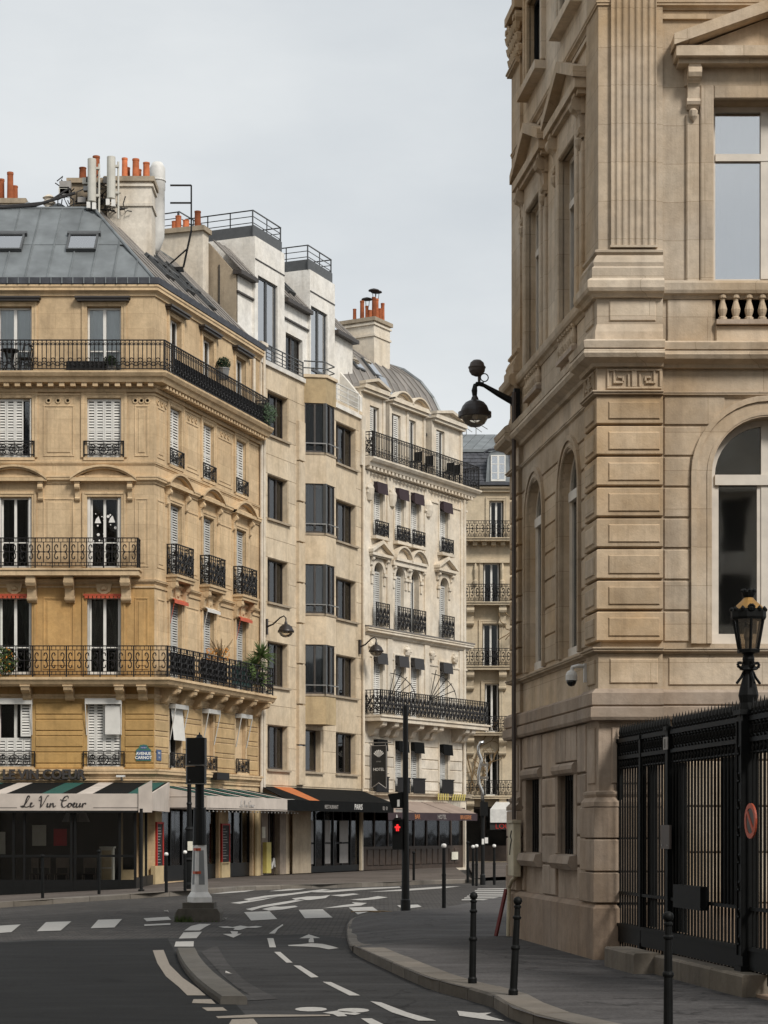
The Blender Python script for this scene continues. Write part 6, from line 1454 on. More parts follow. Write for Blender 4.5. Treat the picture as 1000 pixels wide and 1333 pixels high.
def upper_window(Fr, u, w, y, deep):
    t = 0.17; zt = ust; pj = 0.30 if Fr is FH else 0.17
    mk('window_surround', MB().slab(u-w/2-t, u-w/2, usl, zt+t, 0.02, -0.07, 0.015).slab(u+w/2, u+w/2+t, usl, zt+t, 0.02, -0.07, 0.015).slab(u-w/2, u+w/2, zt, zt+t, 0.02, -0.068, 0.015).slab(u-w/2-t-0.17, u-w/2-t, usl, zh(150), 0.02, -0.045, 0.015).slab(u+w/2+t, u+w/2+t+0.17, usl, zh(150), 0.02, -0.045, 0.015).box(u-w/2-t-0.19, u+w/2+t+0.19, -0.05, 0.02, zt+t+0.002, zh(90)), H, ha, Fr.M())
    for s in (-1, 1):
        ob('bracket', console_mesh(0.15, 0.52, 0.2 if Fr is FH else 0.13, H), ha, Fr.M(u+s*(w/2+t+0.085), 0, zh(90)))
        mk('carved_drop', MB().lathe([(0.01, -0.16), (0.05, -0.1), (0.06, -0.03), (0.03, 0.0)], 8, (0, -0.06, 0)), H, ha, Fr.M(u+s*(w/2+t+0.085), 0, zh(144)))
    ob('pediment', ped_tri(round(w+2*t+0.66, 2), 0.58, pj, H, 0.125), ha, Fr.M(u, 0, zh(84)))
    window(Fr, ha, u, usl, w, zt-usl, y, frame='hall_frame', lights=2, transom=zh(198)-usl, fw=0.065, glass='glass_mirror', curtain='full' if Fr is FH else None)
upper_window(FH, uA, 1.38, 0.22, 0.3)
for u in UW: upper_window(FS, u, 1.0, 0.095, 0.5)
for u in UW: window(FS, ha, u, zh(-60), 1.0, zh(-190)-zh(-60), 0.07, frame='black_paint', lights=2, glass='glass_dark'); architrave(FS, ha, u, zh(-60), zh(-190), 1.0, H, t=0.15, p=0.05); mk('sill', MB().box(u-0.68, u+0.68, -0.16, 0.3, zh(-60)-0.14, zh(-60)-0.02), H, ha, FS.M())
# downpipe beside the far pier
mk('downpipe', MB().tube([(fq2+0.10, -0.16, z) for z in (1.9, 3.2, 3.6, 5, 7.3, 7.6, 8.3)], 0.035, 6), 'lamp_box', ha, FS.M())

# ================================================================== shopfronts, awnings, signs
def cursive(strokes, s, w, mat, par, M):
    mb = MB()
    for st_ in strokes:
        P = [Vector((x*s, 0, z*s)) for x, z in st_]
        Q = []
        for i in range(len(P)-1):
            p0, p1, p2, p3 = P[max(i-1, 0)], P[i], P[i+1], P[min(i+2, len(P)-1)]
            for k in range(4):
                t = k/4; Q.append(0.5*((2*p1)+(p2-p0)*t+(2*p0-5*p1+4*p2-p3)*t*t+(3*p1-p0-3*p2+p3)*t**3))
        Q.append(P[-1])
        for i in range(len(Q)-1):
            d = Q[i+1]-Q[i]; wd = w*(1.5 if d.z < -abs(d.x)*0.6 else 0.75); mb.bar(Q[i], Q[i+1], wd)
    return mk('lettering', mb, mat, par, M)
LV_ = [[(0.0, 0.15), (0.3, 0.05), (0.6, 0.35), (1.0, 1.0), (1.15, 1.3), (1.0, 1.4), (0.8, 1.1), (0.6, 0.5), (0.35, 0.05), (0.15, 0.05), (0.25, 0.18), (0.7, 0.02), (1.1, 0.12)],
       [(1.15, 0.2), (1.4, 0.4), (1.45, 0.55), (1.3, 0.5), (1.22, 0.2), (1.35, 0.03), (1.6, 0.15), (1.7, 0.25)],
       [(2.3, 1.1), (2.5, 1.35), (2.6, 1.2), (2.55, 0.5), (2.5, 0.0), (2.9, 0.6), (3.3, 1.35), (3.5, 1.4)],
       [(3.2, 0.1), (3.35, 0.5), (3.3, 0.15), (3.4, 0.02), (3.6, 0.2), (3.7, 0.5), (3.65, 0.02), (3.8, 0.35), (4.0, 0.5), (4.05, 0.2), (4.1, 0.02), (4.35, 0.2)],
       [(5.9, 1.1), (5.8, 1.4), (5.4, 1.2), (5.1, 0.6), (5.15, 0.1), (5.45, 0.02), (5.75, 0.25)],
       [(6.05, 0.5), (5.85, 0.3), (5.9, 0.05), (6.1, 0.05), (6.25, 0.35), (6.1, 0.52), (6.3, 0.42), (6.45, 0.2)],
       [(6.45, 0.2), (6.7, 0.4), (6.72, 0.55), (6.55, 0.45), (6.5, 0.15), (6.65, 0.02), (6.9, 0.2)], [(6.95, 0.5), (6.88, 0.1), (7.05, 0.02), (7.25, 0.3), (7.35, 0.5), (7.28, 0.08), (7.45, 0.1)],
       [(7.5, 0.1), (7.7, 0.5), (7.62, 0.02), (7.75, 0.35), (7.95, 0.52), (8.05, 0.4)], [(4.9, 0.95), (5.3, 0.8), (5.7, 0.9)], [(2.25, 0.9), (2.45, 0.8)]]
# ---- wine bar: front awning
yA = -4.7                                             # awning front, over the glazed terrace
zt, zv, zb_ = 3.22, 2.78, 2.30
uR = (197-500)*(F1.o.y+yA)/FPX - F1.o.x; uL = -6.8
aw1 = thing('front_awning', 'black, green and white striped awning with cream valance along the wine bar front', 'awning', F1.M(-3, 0, 0))
x = uL; k = 0
seq = [('cream_cloth', 0.46), ('black_cloth', 1.02), ('green_cloth', 0.58), ('black_cloth', 0.44)]
x = (7-500)*(F1.o.y+yA)/FPX - F1.o.x - 0.46 - 2.5
while x < uR-0.02:
    mt_, w_ = seq[k % 4]; a, b = max(x, uL), min(x+w_, uR-0.02)
    if b > a: mk('awning_stripe', MB().add([(a+0.35*0.0, -0.05, zt), (b, -0.05, zt), (b, yA, zv), (a, yA, zv), (a, -0.05, zt-0.02), (b, -0.05, zt-0.02), (b, yA, zv-0.02), (a, yA, zv-0.02)], [(0,1,2,3),(4,7,6,5),(0,4,5,1),(1,5,6,2),(2,6,7,3),(3,7,4,0)]), mt_, aw1, F1.M())
    x += w_; k += 1
val = mk('valance', MB().box(uL, uR-0.02, yA-0.02, yA, zb_, zv+0.01), 'cream_cloth', aw1, F1.M())
mk('awning_cheek', MB().prism([(-0.1, zt), (yA-0.02, zv+0.02), (yA-0.02, zb_), (-0.1, zb_)], uR-0.02, uR+0.04, 'x'), 'cream_cloth', aw1, F1.M())
mk('awning_end', MB().prism([(uR-0.36, zb_-0.05), (uR+0.03, zb_-0.05), (uR+0.03, zb_+0.88), (uR-0.36, zb_+0.66)], yA-0.07, yA-0.03, 'y'), 'cream_cloth', aw1, F1.M())
mk('awning_rail', MB().box(uL, uR, yA-0.03, yA+0.03, zb_-0.06, zb_-0.005), 'black_paint', aw1, F1.M())
sc0 = (27-500)*(F1.o.y+yA)/FPX - F1.o.x
cursive(LV_, 0.235, 0.010, 'ink', aw1, F1.M(sc0, yA-0.035, zb_+0.10))
mk('valance_line', MB().box(uL, sc0-0.1, yA-0.026, yA-0.02, zb_+0.075, zb_+0.09).box(sc0+2.1, uR-0.05, yA-0.026, yA-0.02, zb_+0.075, zb_+0.09), 'ink', aw1, F1.M())
# ---- glazed terrace under it
gt = thing('glazed_terrace', 'dark glazed cafe terrace enclosure under the front awning', 'terrace', F1.M(-3, -4, 0))
yT = -4.45; gzT = lambda u: gz(F1.o.x+u)+SW
mb = MB()
px2u = lambda px, y=yT: (px-500)*(F1.o.y+y)/FPX - F1.o.x
posts = [px2u(p) for p in (-60, 18, 32, 93, 98, 156, 176)]
for u in posts: mb.box(u-0.035, u+0.035, yT-0.03, yT+0.05, -0.5, zb_+0.2)
for z in (0.06, 0.95): mb.box(uL, posts[-1], yT-0.025, yT+0.04, z, z+0.07)
mb.box(uL, posts[-1], yT-0.02, yT+0.03, -0.5, 0.30); mk('terrace_frame', mb, 'black_paint', gt, F1.M())
for i in range(len(posts)-1):
    a, b = posts[i]+0.035, posts[i+1]-0.035
    if b-a < 0.15: continue
    for z0, z1 in ((0.305, 0.94), (1.02, zb_+0.1)): mk('pane', MB().box(a, b, yT, yT+0.01, z0, z1), 'glass_shop', gt, F1.M())
mb = MB().box(posts[-1]-0.03, posts[-1]+0.03, yT, -0.2, -0.2, 0.35).box(posts[-1]-0.03, posts[-1]+0.03, yT, -0.2, zb_, zb_+0.1)
for y in (-3.2, -1.8): mb.box(posts[-1]-0.035, posts[-1]+0.035, y-0.03, y+0.03, -0.2, zb_+0.2)
mk('terrace_return', mb, 'black_paint', gt, F1.M())
mk('terrace_floor', MB().box(uL, posts[-1], yT+0.06, -0.05, -0.5, -0.02), 'wood_dark', gt, F1.M())
# things seen through the glass
def poster(name, label, x0, x1, y0, y1, yy, mat, cat='poster', d=0.03):
    a, b = px2u(x0, yy), px2u(x1, yy); s_ = FPX/(F1.o.y+yy); z0, z1 = 1.75+(1080-y1)/s_, 1.75+(1080-y0)/s_
    return tag(mk(name, MB().box(a, b, yy, yy+d, z0, z1), mat, None, F1.M()), label, cat)
poster('roller_blind', 'pale beige blind hanging behind the terrace glass under the cafe name', 42, 60, 1074, 1101, -3.9, 'poster_pale', 'blind')
poster('red_poster', 'dark red square poster inside the glazed terrace', 70, 87, 1079, 1101, -3.9, 'poster_red')
poster('menu_card', 'yellowish menu card at the left edge of the terrace glass', -6, 7, 1083, 1112, -4.0, 'poster_pale', 'menu')
o = thing('cafe_cabinet', 'pale wooden cabinet standing inside the dark glazed terrace', 'cabinet', F1.M(px2u(139, -3.6), -3.6, 0.1))
a, b = px2u(131, -3.6), px2u(147, -3.6); mk('carcass', MB().box(a, b, -3.6, -3.2, -0.02, 1.20).box(a-0.03, b+0.03, -3.65, -3.15, 1.20, 1.25), 'poster_pale', o, F1.M()); mk('drawer', MB().box(a+0.04, b-0.04, -3.63, -3.602, 0.65, 1.14), 'shop_cream', o, F1.M()); mk('drawer', MB().box(a+0.04, b-0.04, -3.63, -3.602, 0.08, 0.6), 'shop_cream', o, F1.M())
o = thing('parasol', 'folded grey fabric shade hanging inside the terrace beside the red poster', 'shade', F1.M(px2u(100, -2.0), -2.0, 1.7))
c = px2u(99, -3.5); mk('canopy', MB().lathe([(0.42, 1.98), (0.30, 2.25), (0.06, 2.5)], 8, (c, -3.5, 0)), 'letter_grey', o, F1.M()); mk('pole', MB().tube([(c, -3.5, 0.0), (c, -3.5, 2.52)], 0.02, 6), 'steel_grey', o, F1.M())
for i, px in enumerate((48, 56, 80, 116)):
    c = px2u(px, -3.4); o = thing('cafe_chair', ['leftmost', 'second', 'third', 'rightmost'][i] + ' pale cafe chair behind the lower terrace glass', 'chair', F1.M(c, -3.4, 0), 'cafe chairs in the terrace')
    mk('seat', MB().box(c-0.19, c+0.19, -3.6, -3.22, 0.42, 0.46), 'wood_dark', o, F1.M()); mk('backrest', MB().box(c-0.19, c+0.19, -3.22, -3.19, 0.62, 0.92), 'shop_timber', o, F1.M())
    for sx in (-0.17, 0.17):
        for sy in (-3.58, -3.22): mk('leg', MB().tube([(c+sx, sy, -0.03), (c+sx, sy, 0.9 if sy > -3.3 else 0.42)], 0.015, 6), 'shop_timber', o, F1.M())
# door of the bar at the right end of the front
dr = mk('entrance_door', MB().box(-1.06, -0.98, -0.05, 0.02, 0.0, 2.6).box(-0.62, -0.56, -0.05, 0.02, 0.0, 2.6).box(-0.98, -0.62, -0.05, 0.02, 0.0, 0.5).box(-0.98, -0.62, -0.05, 0.02, 2.45, 2.6), 'shop_cream', cb, F1.M()); mk('pane', MB().box(-0.98, -0.62, -0.02, -0.01, 0.5, 2.45), 'glass_shop', dr, F1.M())
mk('entrance_door', MB().box(-0.45, -0.28, -0.06, 0.02, 0.3, 2.7).box(-0.24, -0.18, -0.06, 0.02, 0.3, 2.7), 'shop_cream', cb, F1.M())
# ---- name over the awning
nm = thing('shop_name_letters', 'dark raised capital letters reading LE VIN COEUR above the front awning', 'sign', F1.M(-3.4, -0.2, 3.2))
me = text_mesh('LE VIN COEUR', 0.40, 'ink', ext=0.04, spacing=0.98, bold=0.014); ob('lettering', me, nm, F1.M((58-201)/41.9, -0.24, 3.34)); mk('letter_rail', MB().box(-4.75, -2.1, -0.24, -0.20, 3.30, 3.33).box(-4.7, -4.66, -0.2, 0, 3.30, 3.33).box(-2.2, -2.16, -0.2, 0, 3.30, 3.33), 'ink', nm, F1.M())
sp = tag(mk('spotlight', MB().box(-1.14, -0.88, -0.4, -0.16, 3.38, 3.44).bar((-1.0, -0.18, 3.36), (-1.0, 0.0, 3.30), 0.03), 'plastic_white', None, F1.M()), 'small white spotlight under the blue street sign', 'lamp')
# ---- street plates
def arch_plate(x0, x1, y0, y1, Fr):
    s_ = 41.7; a, b = (x0-201)/s_, (x1-201)/s_; z0, z1 = 1.75+(1080-y1)/s_, 1.75+(1080-y0)/s_
    return a, b, z0, z1
a, b, z0, z1 = arch_plate(177.5, 197, 977, 990.5, F1)
o = thing('street_sign', 'blue enamel street sign reading AVENUE CARNOT on the ochre wall', 'sign', F1.M((a+b)/2, 0, z0)); m_ = (a+b)/2
mk('border', MB().prism([(a, z0), (b, z0), (b, z1+0.02), (m_+0.14, z1+0.10), (m_+0.11, z1+0.17), (m_, z1+0.19), (m_-0.11, z1+0.17), (m_-0.14, z1+0.10), (a, z1+0.02)], -0.055, -0.03, 'y'), 'sign_green', o, F1.M())
mk('plate', MB().box(a+0.03, b-0.03, -0.062, -0.0555, z0+0.03, z1), 'sign_blue', o, F1.M()); mk('plate', MB().prism([(m_-0.10, z1+0.05), (m_+0.10, z1+0.05), (m_+0.08, z1+0.13), (m_, z1+0.15), (m_-0.08, z1+0.13)], -0.062, -0.0555, 'y'), 'sign_blue', o, F1.M())
text('AVENUE', 0.125, 'letter_white', o, F1.M(m_, -0.066, z0+0.185), ext=0.002, bold=0.004); text('CARNOT', 0.125, 'letter_white', o, F1.M(m_, -0.066, z0+0.06), ext=0.002, bold=0.004); text('17e Arrt', 0.05, 'letter_white', o, F1.M(m_, -0.066, z1+0.07), ext=0.002)
u1_, u2_ = F2.u_(201.5), F2.u_(207.5)
o = thing('street_sign', 'small square blue street plate just round the house corner', 'sign', F2.M(0.25, 0, 4.0)); zq = F2.z_(204, 990)
mk('plate', MB().box(0.08, 0.42, -0.055, -0.03, zq, zq+0.34), 'sign_blue', o, F2.M()); text('RUE', 0.09, 'letter_white', o, F2.M(0.25, -0.058, zq+0.2), ext=0.002); text('17e', 0.08, 'letter_white', o, F2.M(0.25, -0.058, zq+0.07), ext=0.002)
o = tag(mk('wall_sign', MB().box(F2.u_(272), F2.u_(288), -0.3, -0.05, 3.42, 3.66), 'iron', None, F2.M()), 'small dark sign box on the flank above the striped side awning', 'sign')
# ---- wine bar: flank awning
yB = -1.72; ub0, ub1 = 0.12, F2.u_(383, yB)
aw2 = thing('side_awning', 'striped awning with grubby cream valance along the wine bar flank', 'awning', F2.M(3, 0, 0)); zt2, zv2, zb2 = 3.14, 2.80, 2.38
x = ub0-0.2; k = 1
seq2 = [('cream_cloth', 0.30), ('black_cloth', 0.62), ('green_cloth', 0.55), ('black_cloth', 0.35)]
while x < ub1:
    mt_, w_ = seq2[k % 4]; a, b = max(x, ub0), min(x+w_, ub1)
    if b > a+0.01: mk('awning_stripe', MB().add([(a, -0.02, zt2), (b, -0.02, zt2), (b, yB, zv2), (a, yB, zv2), (a, -0.02, zt2-0.02), (b, -0.02, zt2-0.02), (b, yB, zv2-0.02), (a, yB, zv2-0.02)], [(0,1,2,3),(4,7,6,5),(0,4,5,1),(1,5,6,2),(2,6,7,3),(3,7,4,0)]), mt_, aw2, F2.M())
    x += w_; k += 1
mk('valance', MB().box(ub0, ub1, yB-0.02, yB, zb2, zv2+0.005), 'cream_cloth', aw2, F2.M()); mk('awning_cheek', MB().prism([(0.0, zt2), (yB-0.01, zv2+0.01), (yB-0.01, zb2), (0.0, zb2+0.03)], ub0-0.03, ub0-0.002, 'x').box(ub0-0.045, ub0-0.031, yB, 0, zv2-0.02, zv2), 'cream_cloth', aw2, F2.M())
mk('awning_trim', MB().box(ub0-0.04, ub0-0.031, yB, 0, zb2+0.03, zb2+0.06).box(ub0, ub1, yB-0.026, yB-0.021, zb2+0.03, zb2+0.05), 'ink', aw2, F2.M())
cursive(LV_, 0.16, 0.008, 'letter_grey', aw2, F2.M(F2.u_(311, yB), yB-0.03, zb2+0.10))
mb = MB()
for k in range(26): mb.lathe([(0.01, -0.05), (0.03, -0.03), (0.02, 0)], 6, (ub0+0.3+k*0.32, yB+0.05, zb2-0.03))
mk('light_string', mb, 'plastic_white', aw2, F2.M())
# shop windows of the flank
def shopfront(Fr, par, u0, u1, z0, z1, n, mat='black_paint', riser=0.5, y=0.12, glass='glass_shop'):
    mb = MB(); mb.box(u0, u1, y, y+0.08, z1-0.12, z1); mb.box(u0, u1, y, y+0.1, z0, z0+riser)
    for k in range(n+1): x = u0+(u1-u0)*k/n; mb.box(x-0.04, x+0.04, y-0.01, y+0.09, z0+riser, z1-0.12)
    o = mk('shopfront', mb, mat, par, Fr.M())
    for k in range(n): mk('pane', MB().box(u0+(u1-u0)*k/n+0.04, u0+(u1-u0)*(k+1)/n-0.04, y+0.03, y+0.04, z0+riser, z1-0.12), glass, o, Fr.M())
    return o
shopfront(F2, cb, sh[0][0], sh[0][1], 0.1, 2.95, 5); shopfront(F2, cb, sh[1][0], sh[1][1], 0.1, 2.95, 3)
def menu(px0, px1, y0, y1, lab, Fr=F2):
    a, b = Fr.u_(px0), Fr.u_(px1); z0, z1 = Fr.z_(px0, y1), Fr.z_(px0, y0); o = thing('menu_board', lab, 'menu board', Fr.M((a+b)/2, 0, z0))
    mk('frame', MB().box(a, b, -0.08, -0.02, z0, z0+0.06).box(a, b, -0.08, -0.02, z1-0.06, z1).box(a, a+0.06, -0.08, -0.02, z0+0.06, z1-0.06).box(b-0.06, b, -0.08, -0.02, z0+0.06, z1-0.06), 'red_paint', o, Fr.M()); mk('slate_panel', MB().box(a+0.06, b-0.06, -0.06, -0.02, z0+0.06, z1-0.06), 'board_black', o, Fr.M())
    mb = MB(); rr = random.Random(px0)
    z = z1-0.2
    while z > z0+0.15: w_ = rr.uniform(0.3, 0.9)*(b-a-0.2); mb.box(a+0.1, a+0.1+w_, -0.064, -0.06, z, z+0.022); z -= 0.09
    mk('chalk_line', mb, 'letter_grey', o, Fr.M())
menu(201.5, 210.5, 1070, 1130, 'red framed menu board on the cream corner pier of the wine bar'); menu(286.5, 297, 1072, 1126, 'red framed menu board between the flank windows of the wine bar')
mk('pier_base', MB().box(-0.15, 0.5, -0.10, 0.05, 0.0, 0.62), 'shop_cream', cb, F2.M()); mk('pier_base', MB().box(F2.u_(286), F2.u_(297), -0.08, 0.05, 0.05, 0.65), 'shop_cream', cb, F2.M())
mk('pier_facing', MB().box(0.02, 0.5, -0.02, 0.03, 0.62, 2.9), 'shop_cream', cb, F2.M()); mk('pier_facing', MB().tube([(F2.u_(331), -0.08, 0.1), (F2.u_(331), -0.08, 2.9)], 0.09, 8).tube([(F2.u_(334.5), -0.08, 0.1), (F2.u_(334.5), -0.08, 2.9)], 0.06, 8), 'shop_cream', cb, F2.M())
# ---- modern block: black awning with one orange width, board, doors
yC = -1.9; zt3, zv3, zb3 = 3.30, 2.78, 2.40
aw3 = thing('black_awning', 'black awning with one orange strip under the modern block', 'awning', F3.M(3, 0, 0)); c0, c1, c2 = F3.u_(384, yC), F3.u_(512, yC), L3-0.1
o0 = F3.u_(403, yC); o1 = F3.u_(416.5, yC); t0, t1_ = F3.u_(356), F3.u_(379)
def cloth(q0, q1, p0, p1, mat, lift=0.0): mk('awning_stripe', MB().add([(q0, 0.0, zt3+lift), (q1, 0.0, zt3+lift), (p1, yC, zv3+lift), (p0, yC, zv3+lift), (q0, 0, zt3-0.02), (q1, 0, zt3-0.02), (p1, yC, zv3-0.02), (p0, yC, zv3-0.02)], [(0,1,2,3),(4,7,6,5),(0,4,5,1),(1,5,6,2),(2,6,7,3),(3,7,4,0)]), mat, aw3, F3.M())
cloth(0.1, t0, c0-0.6, o0, 'black_cloth'); cloth(t0, t1_, o0, o1, 'orange_cloth'); cloth(t1_, c2, o1, c1, 'black_cloth')
mk('valance', MB().box(c0-0.6, c1, yC-0.02, yC, zb3, zv3), 'black_cloth', aw3, F3.M()); mk('awning_cheek', MB().add([(c2, 0, zt3), (c1, yC, zv3), (c1, yC, zb3), (c2, 0, zb3+0.2)], [(0, 1, 2, 3)]), 'black_cloth', aw3, F3.M())
text('RESTAURANT', 0.20, 'letter_grey', aw3, F3.M(F3.u_(431, yC), yC-0.025, zb3+0.10), ext=0.003, spacing=0.95); text('PARIS', 0.30, 'letter_white', aw3, F3.M(F3.u_(466, yC), yC-0.025, zb3+0.09), ext=0.003, shear=0.1); text('02  01', 0.20, 'letter_grey', aw3, F3.M(F3.u_(501, yC), yC-0.025, zb3+0.10), ext=0.003)
sf = shopfront(F3, mo, F3.u_(402), L3-0.06, 0.12, 2.85, 6, 'black_paint', 0.25)
for a, b in ((404, 411), (426, 433), (445, 456)):
    mk('door_panel', MB().box(F3.u_(a), F3.u_(b), 0.09, 0.105, 0.45, 1.2).box(F3.u_(a), F3.u_(b), 0.09, 0.105, 1.27, 2.1), 'letter_grey', sf, F3.M())
mk('shop_pillar', MB().box(F3.u_(338.5), F3.u_(347), -0.06, 0.2, 0.05, 2.9).box(F3.u_(362), F3.u_(370), -0.08, 0.2, 0.05, 2.9), 'shop_timber', mo, F3.M()); shopfront(F3, mo, F3.u_(348), F3.u_(361), 0.12, 2.7, 2, 'wood_dark', 0.6)
o = tag(mk('white_hoarding', MB().box(F3.u_(376.5), F3.u_(400), -0.16, -0.12, 0.14, 2.72), 'dirty_shaded_render', None, F3.M()), 'tall plain whitish board leaning at the shop under the black awning', 'board')  # shade under the awning put into the board's darker colour
mk('graffiti', MB().line([(F3.u_(349), -0.0, 0.35), (F3.u_(351), 0, 0.75), (F3.u_(353), 0, 0.4), (F3.u_(355), 0, 0.7), (F3.u_(357), 0, 0.35), (F3.u_(360), 0, 0.72), (F3.u_(361), 0, 0.4)], 0.03), 'letter_white', mo, F3.M(0, 0.1, 0))
tag(mk('notice', MB().box(F3.u_(339), F3.u_(343), -0.08, -0.062, 1.45, 1.85), 'poster_pale', None, F3.M()), 'small pale notice on the timber shop pillar', 'notice'); tag(mk('ash_bin', MB().box(F3.u_(340), F3.u_(346), -0.22, -0.065, 0.2, 1.3), 'letter_yellow', None, F3.M()), 'narrow yellow panel standing against the timber shop pillar', 'panel')
# ---- hotel: taupe awning, dark timber shopfront
yD = -1.45; zt4, zv4, zb4 = F4.z_(560, 1044, 0), F4.z_(560, 1058, yD), F4.z_(560, 1068, yD)
aw4 = thing('taupe_awning', 'taupe awning in three widths with dark lettered valance below the hotel', 'awning', F4.M(3, 0, 0))
pxs = [505, 541, 587, 621]
for i in range(3):
    a, b = F4.u_(pxs[i], yD)+0.06, F4.u_(pxs[i+1], yD)-0.06; s_ = 0.75
    mk('awning_stripe', MB().add([(a, 0, zt4), (b, 0, zt4), (b, yD, zv4), (a, yD, zv4), (a, 0, zt4-0.02), (b, 0, zt4-0.02), (b, yD, zv4-0.02), (a, yD, zv4-0.02)], [(0,1,2,3),(4,7,6,5),(0,4,5,1),(1,5,6,2),(2,6,7,3),(3,7,4,0)]), 'taupe_cloth', aw4, F4.M())
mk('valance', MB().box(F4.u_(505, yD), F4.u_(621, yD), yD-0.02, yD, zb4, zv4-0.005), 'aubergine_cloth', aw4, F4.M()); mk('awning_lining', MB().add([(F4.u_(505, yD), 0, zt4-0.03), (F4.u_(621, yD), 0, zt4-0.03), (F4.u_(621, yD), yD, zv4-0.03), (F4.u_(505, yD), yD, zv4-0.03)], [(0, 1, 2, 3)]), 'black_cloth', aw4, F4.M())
for tx, px, m_, sz in (('BAR', 543, 'letter_orange', 0.26), ('HOTEL', 575, 'letter_grey', 0.26), ('BRASSERIE', 606, 'letter_orange', 0.24), ('A', 516, 'letter_white', 0.24)):
    me = text_mesh(tx, sz, m_, ext=0.003, spacing=0.9); ob('lettering', me, aw4, F4.M(F4.u_(px, yD), yD-0.025, zb4+0.06))
shopfront(F4, ho, 0.06, L4-0.08, 0.12, 2.7, 8, 'wood_dark', 0.95)
mb = MB()
for k in range(16): a = 0.5+k*(L4-0.95)/16; mb.slab(a+0.05, a+(L4-0.95)/16-0.05, 0.3, 0.95, 0.13, 0.08, 0.02)
mk('riser_panel', mb, 'wood_dark', ho, F4.M())
for a, b in ((480.5, 484), (488, 493), (556, 563)): mk('window_curtain', MB().box(F4.u_(a), F4.u_(b), 0.22, 0.23, 1.1, 2.5), 'curtain_grey', ho, F4.M())
tag(mk('notice', MB().box(F4.u_(589), F4.u_(597), 0.02, 0.05, F4.z_(590, 1119), F4.z_(590, 1109)), 'poster_pale', None, F4.M()), 'square pale notice on the dark hotel shopfront', 'notice')
yl = thing('yellow_sign', 'row of slanting yellow strokes on the ledge above the taupe awning', 'sign', F4.M(F4.u_(588), -0.25, 3.2))
mb = MB(); ua_, ub_ = F4.u_(570, -0.3), F4.u_(606, -0.3); zy = F4.z_(588, 1042, -0.3)
for k in range(12):
    x = ua_+(ub_-ua_)*k/12; sl_ = 0.0 if k < 5 else 0.12
    if k == 5: mb.box(x, x+0.12, -0.32, -0.30, zy+0.12, zy+0.16); continue
    mb.prism([(x, zy), (x+0.09, zy), (x+0.09+sl_, zy+0.28), (x+sl_, zy+0.28)], -0.32, -0.30, 'y')
mk('stroke', mb, 'letter_yellow', yl, F4.M())
# hotel blade sign
ub = F4.u_(483, -0.1)
bs = thing('hotel_banner', 'black pennant sign with white fan emblem reading HOTEL on the corner', 'sign', F4.M(ub, -0.1, 4.0))
FB = Frame(*F4.xy(ub, -0.02), -F4.n.x, -F4.n.y)          # runs outward from the wall
zB0, zB1 = FB.z_(492, 1027), FB.z_(492, 970); wb = FB.u_(504); wa = FB.u_(483)
mid = (wa+wb)/2
mk('pennant', MB().prism([(wa, zB0), (mid, zB0+0.22), (wb, zB0), (wb, zB1), (wa, zB1)], -0.02, 0.02, 'y'), 'board_black', bs, FB.M())
mk('pennant_edge', MB().line([(wa+0.02, -0.025, zB0+0.02), (mid, -0.025, zB0+0.24), (wb-0.02, -0.025, zB0+0.02), (wb-0.02, -0.025, zB1-0.02), (wa+0.02, -0.025, zB1-0.02), (wa+0.02, -0.025, zB0+0.02)], 0.012), 'letter_grey', bs, FB.M())
mb = MB()
for k in range(7): t = rad(30+20*k); mb.prism([(mid+0.03*math.cos(t), zB1-0.48), (mid+0.24*math.cos(t-0.12), zB1-0.44+0.24*math.sin(t-0.12)), (mid+0.26*math.cos(t), zB1-0.44+0.26*math.sin(t)), (mid+0.24*math.cos(t+0.12), zB1-0.44+0.24*math.sin(t+0.12))], -0.028, -0.021, 'y')
mk('fan_emblem', mb, 'letter_white', bs, FB.M())
text('HOTEL', 0.17, 'letter_white', bs, FB.M(mid, -0.026, zB0+0.72), ext=0.003, spacing=0.95); text('ETOILE', 0.07, 'letter_grey', bs, FB.M(mid, -0.026, zB1-0.68), ext=0.002)
mk('hanging_rod', MB().bar((0, 0, zB1+0.10), (wb+0.2, 0, zB1+0.10), 0.02).bar((wa+0.08, 0, zB1+0.10), (wa+0.08, 0, zB1), 0.01).bar((wb-0.08, 0, zB1+0.1), (wb-0.08, 0, zB1), 0.01).bar((0, 0, zB0+0.6), (wb+0.1, 0, zB0+0.6), 0.012), 'steel_grey', bs, FB.M())
# wrought fans on the hotel balcony
for i, px in enumerate((504, 558)):
    u = F4.u_(px); zf = F4.z_(px, 897, 0); mb = MB()
    n = 7
    for k in range(n): t = rad(5+85*k/(n-1)); mb.bar((0, 0, -0.5), (1.15*math.cos(t), 0, -0.5+1.35*math.sin(t)), 0.012)
    mb.ring(0, -0.5, 1.15, 0.012, 0, 8, 0.05, 1.5)
    tag(mk('iron_fan', mb, 'iron', None, Matrix.Translation((*F4.xy(u, -0.05), zf)) @ Matrix.Rotation(F4.rz-0.9, 4, 'Z')), ['left', 'right'][i] + ' of two black wrought iron fans rising behind the hotel balcony', 'ironwork', 'wrought fans on the hotel balcony')
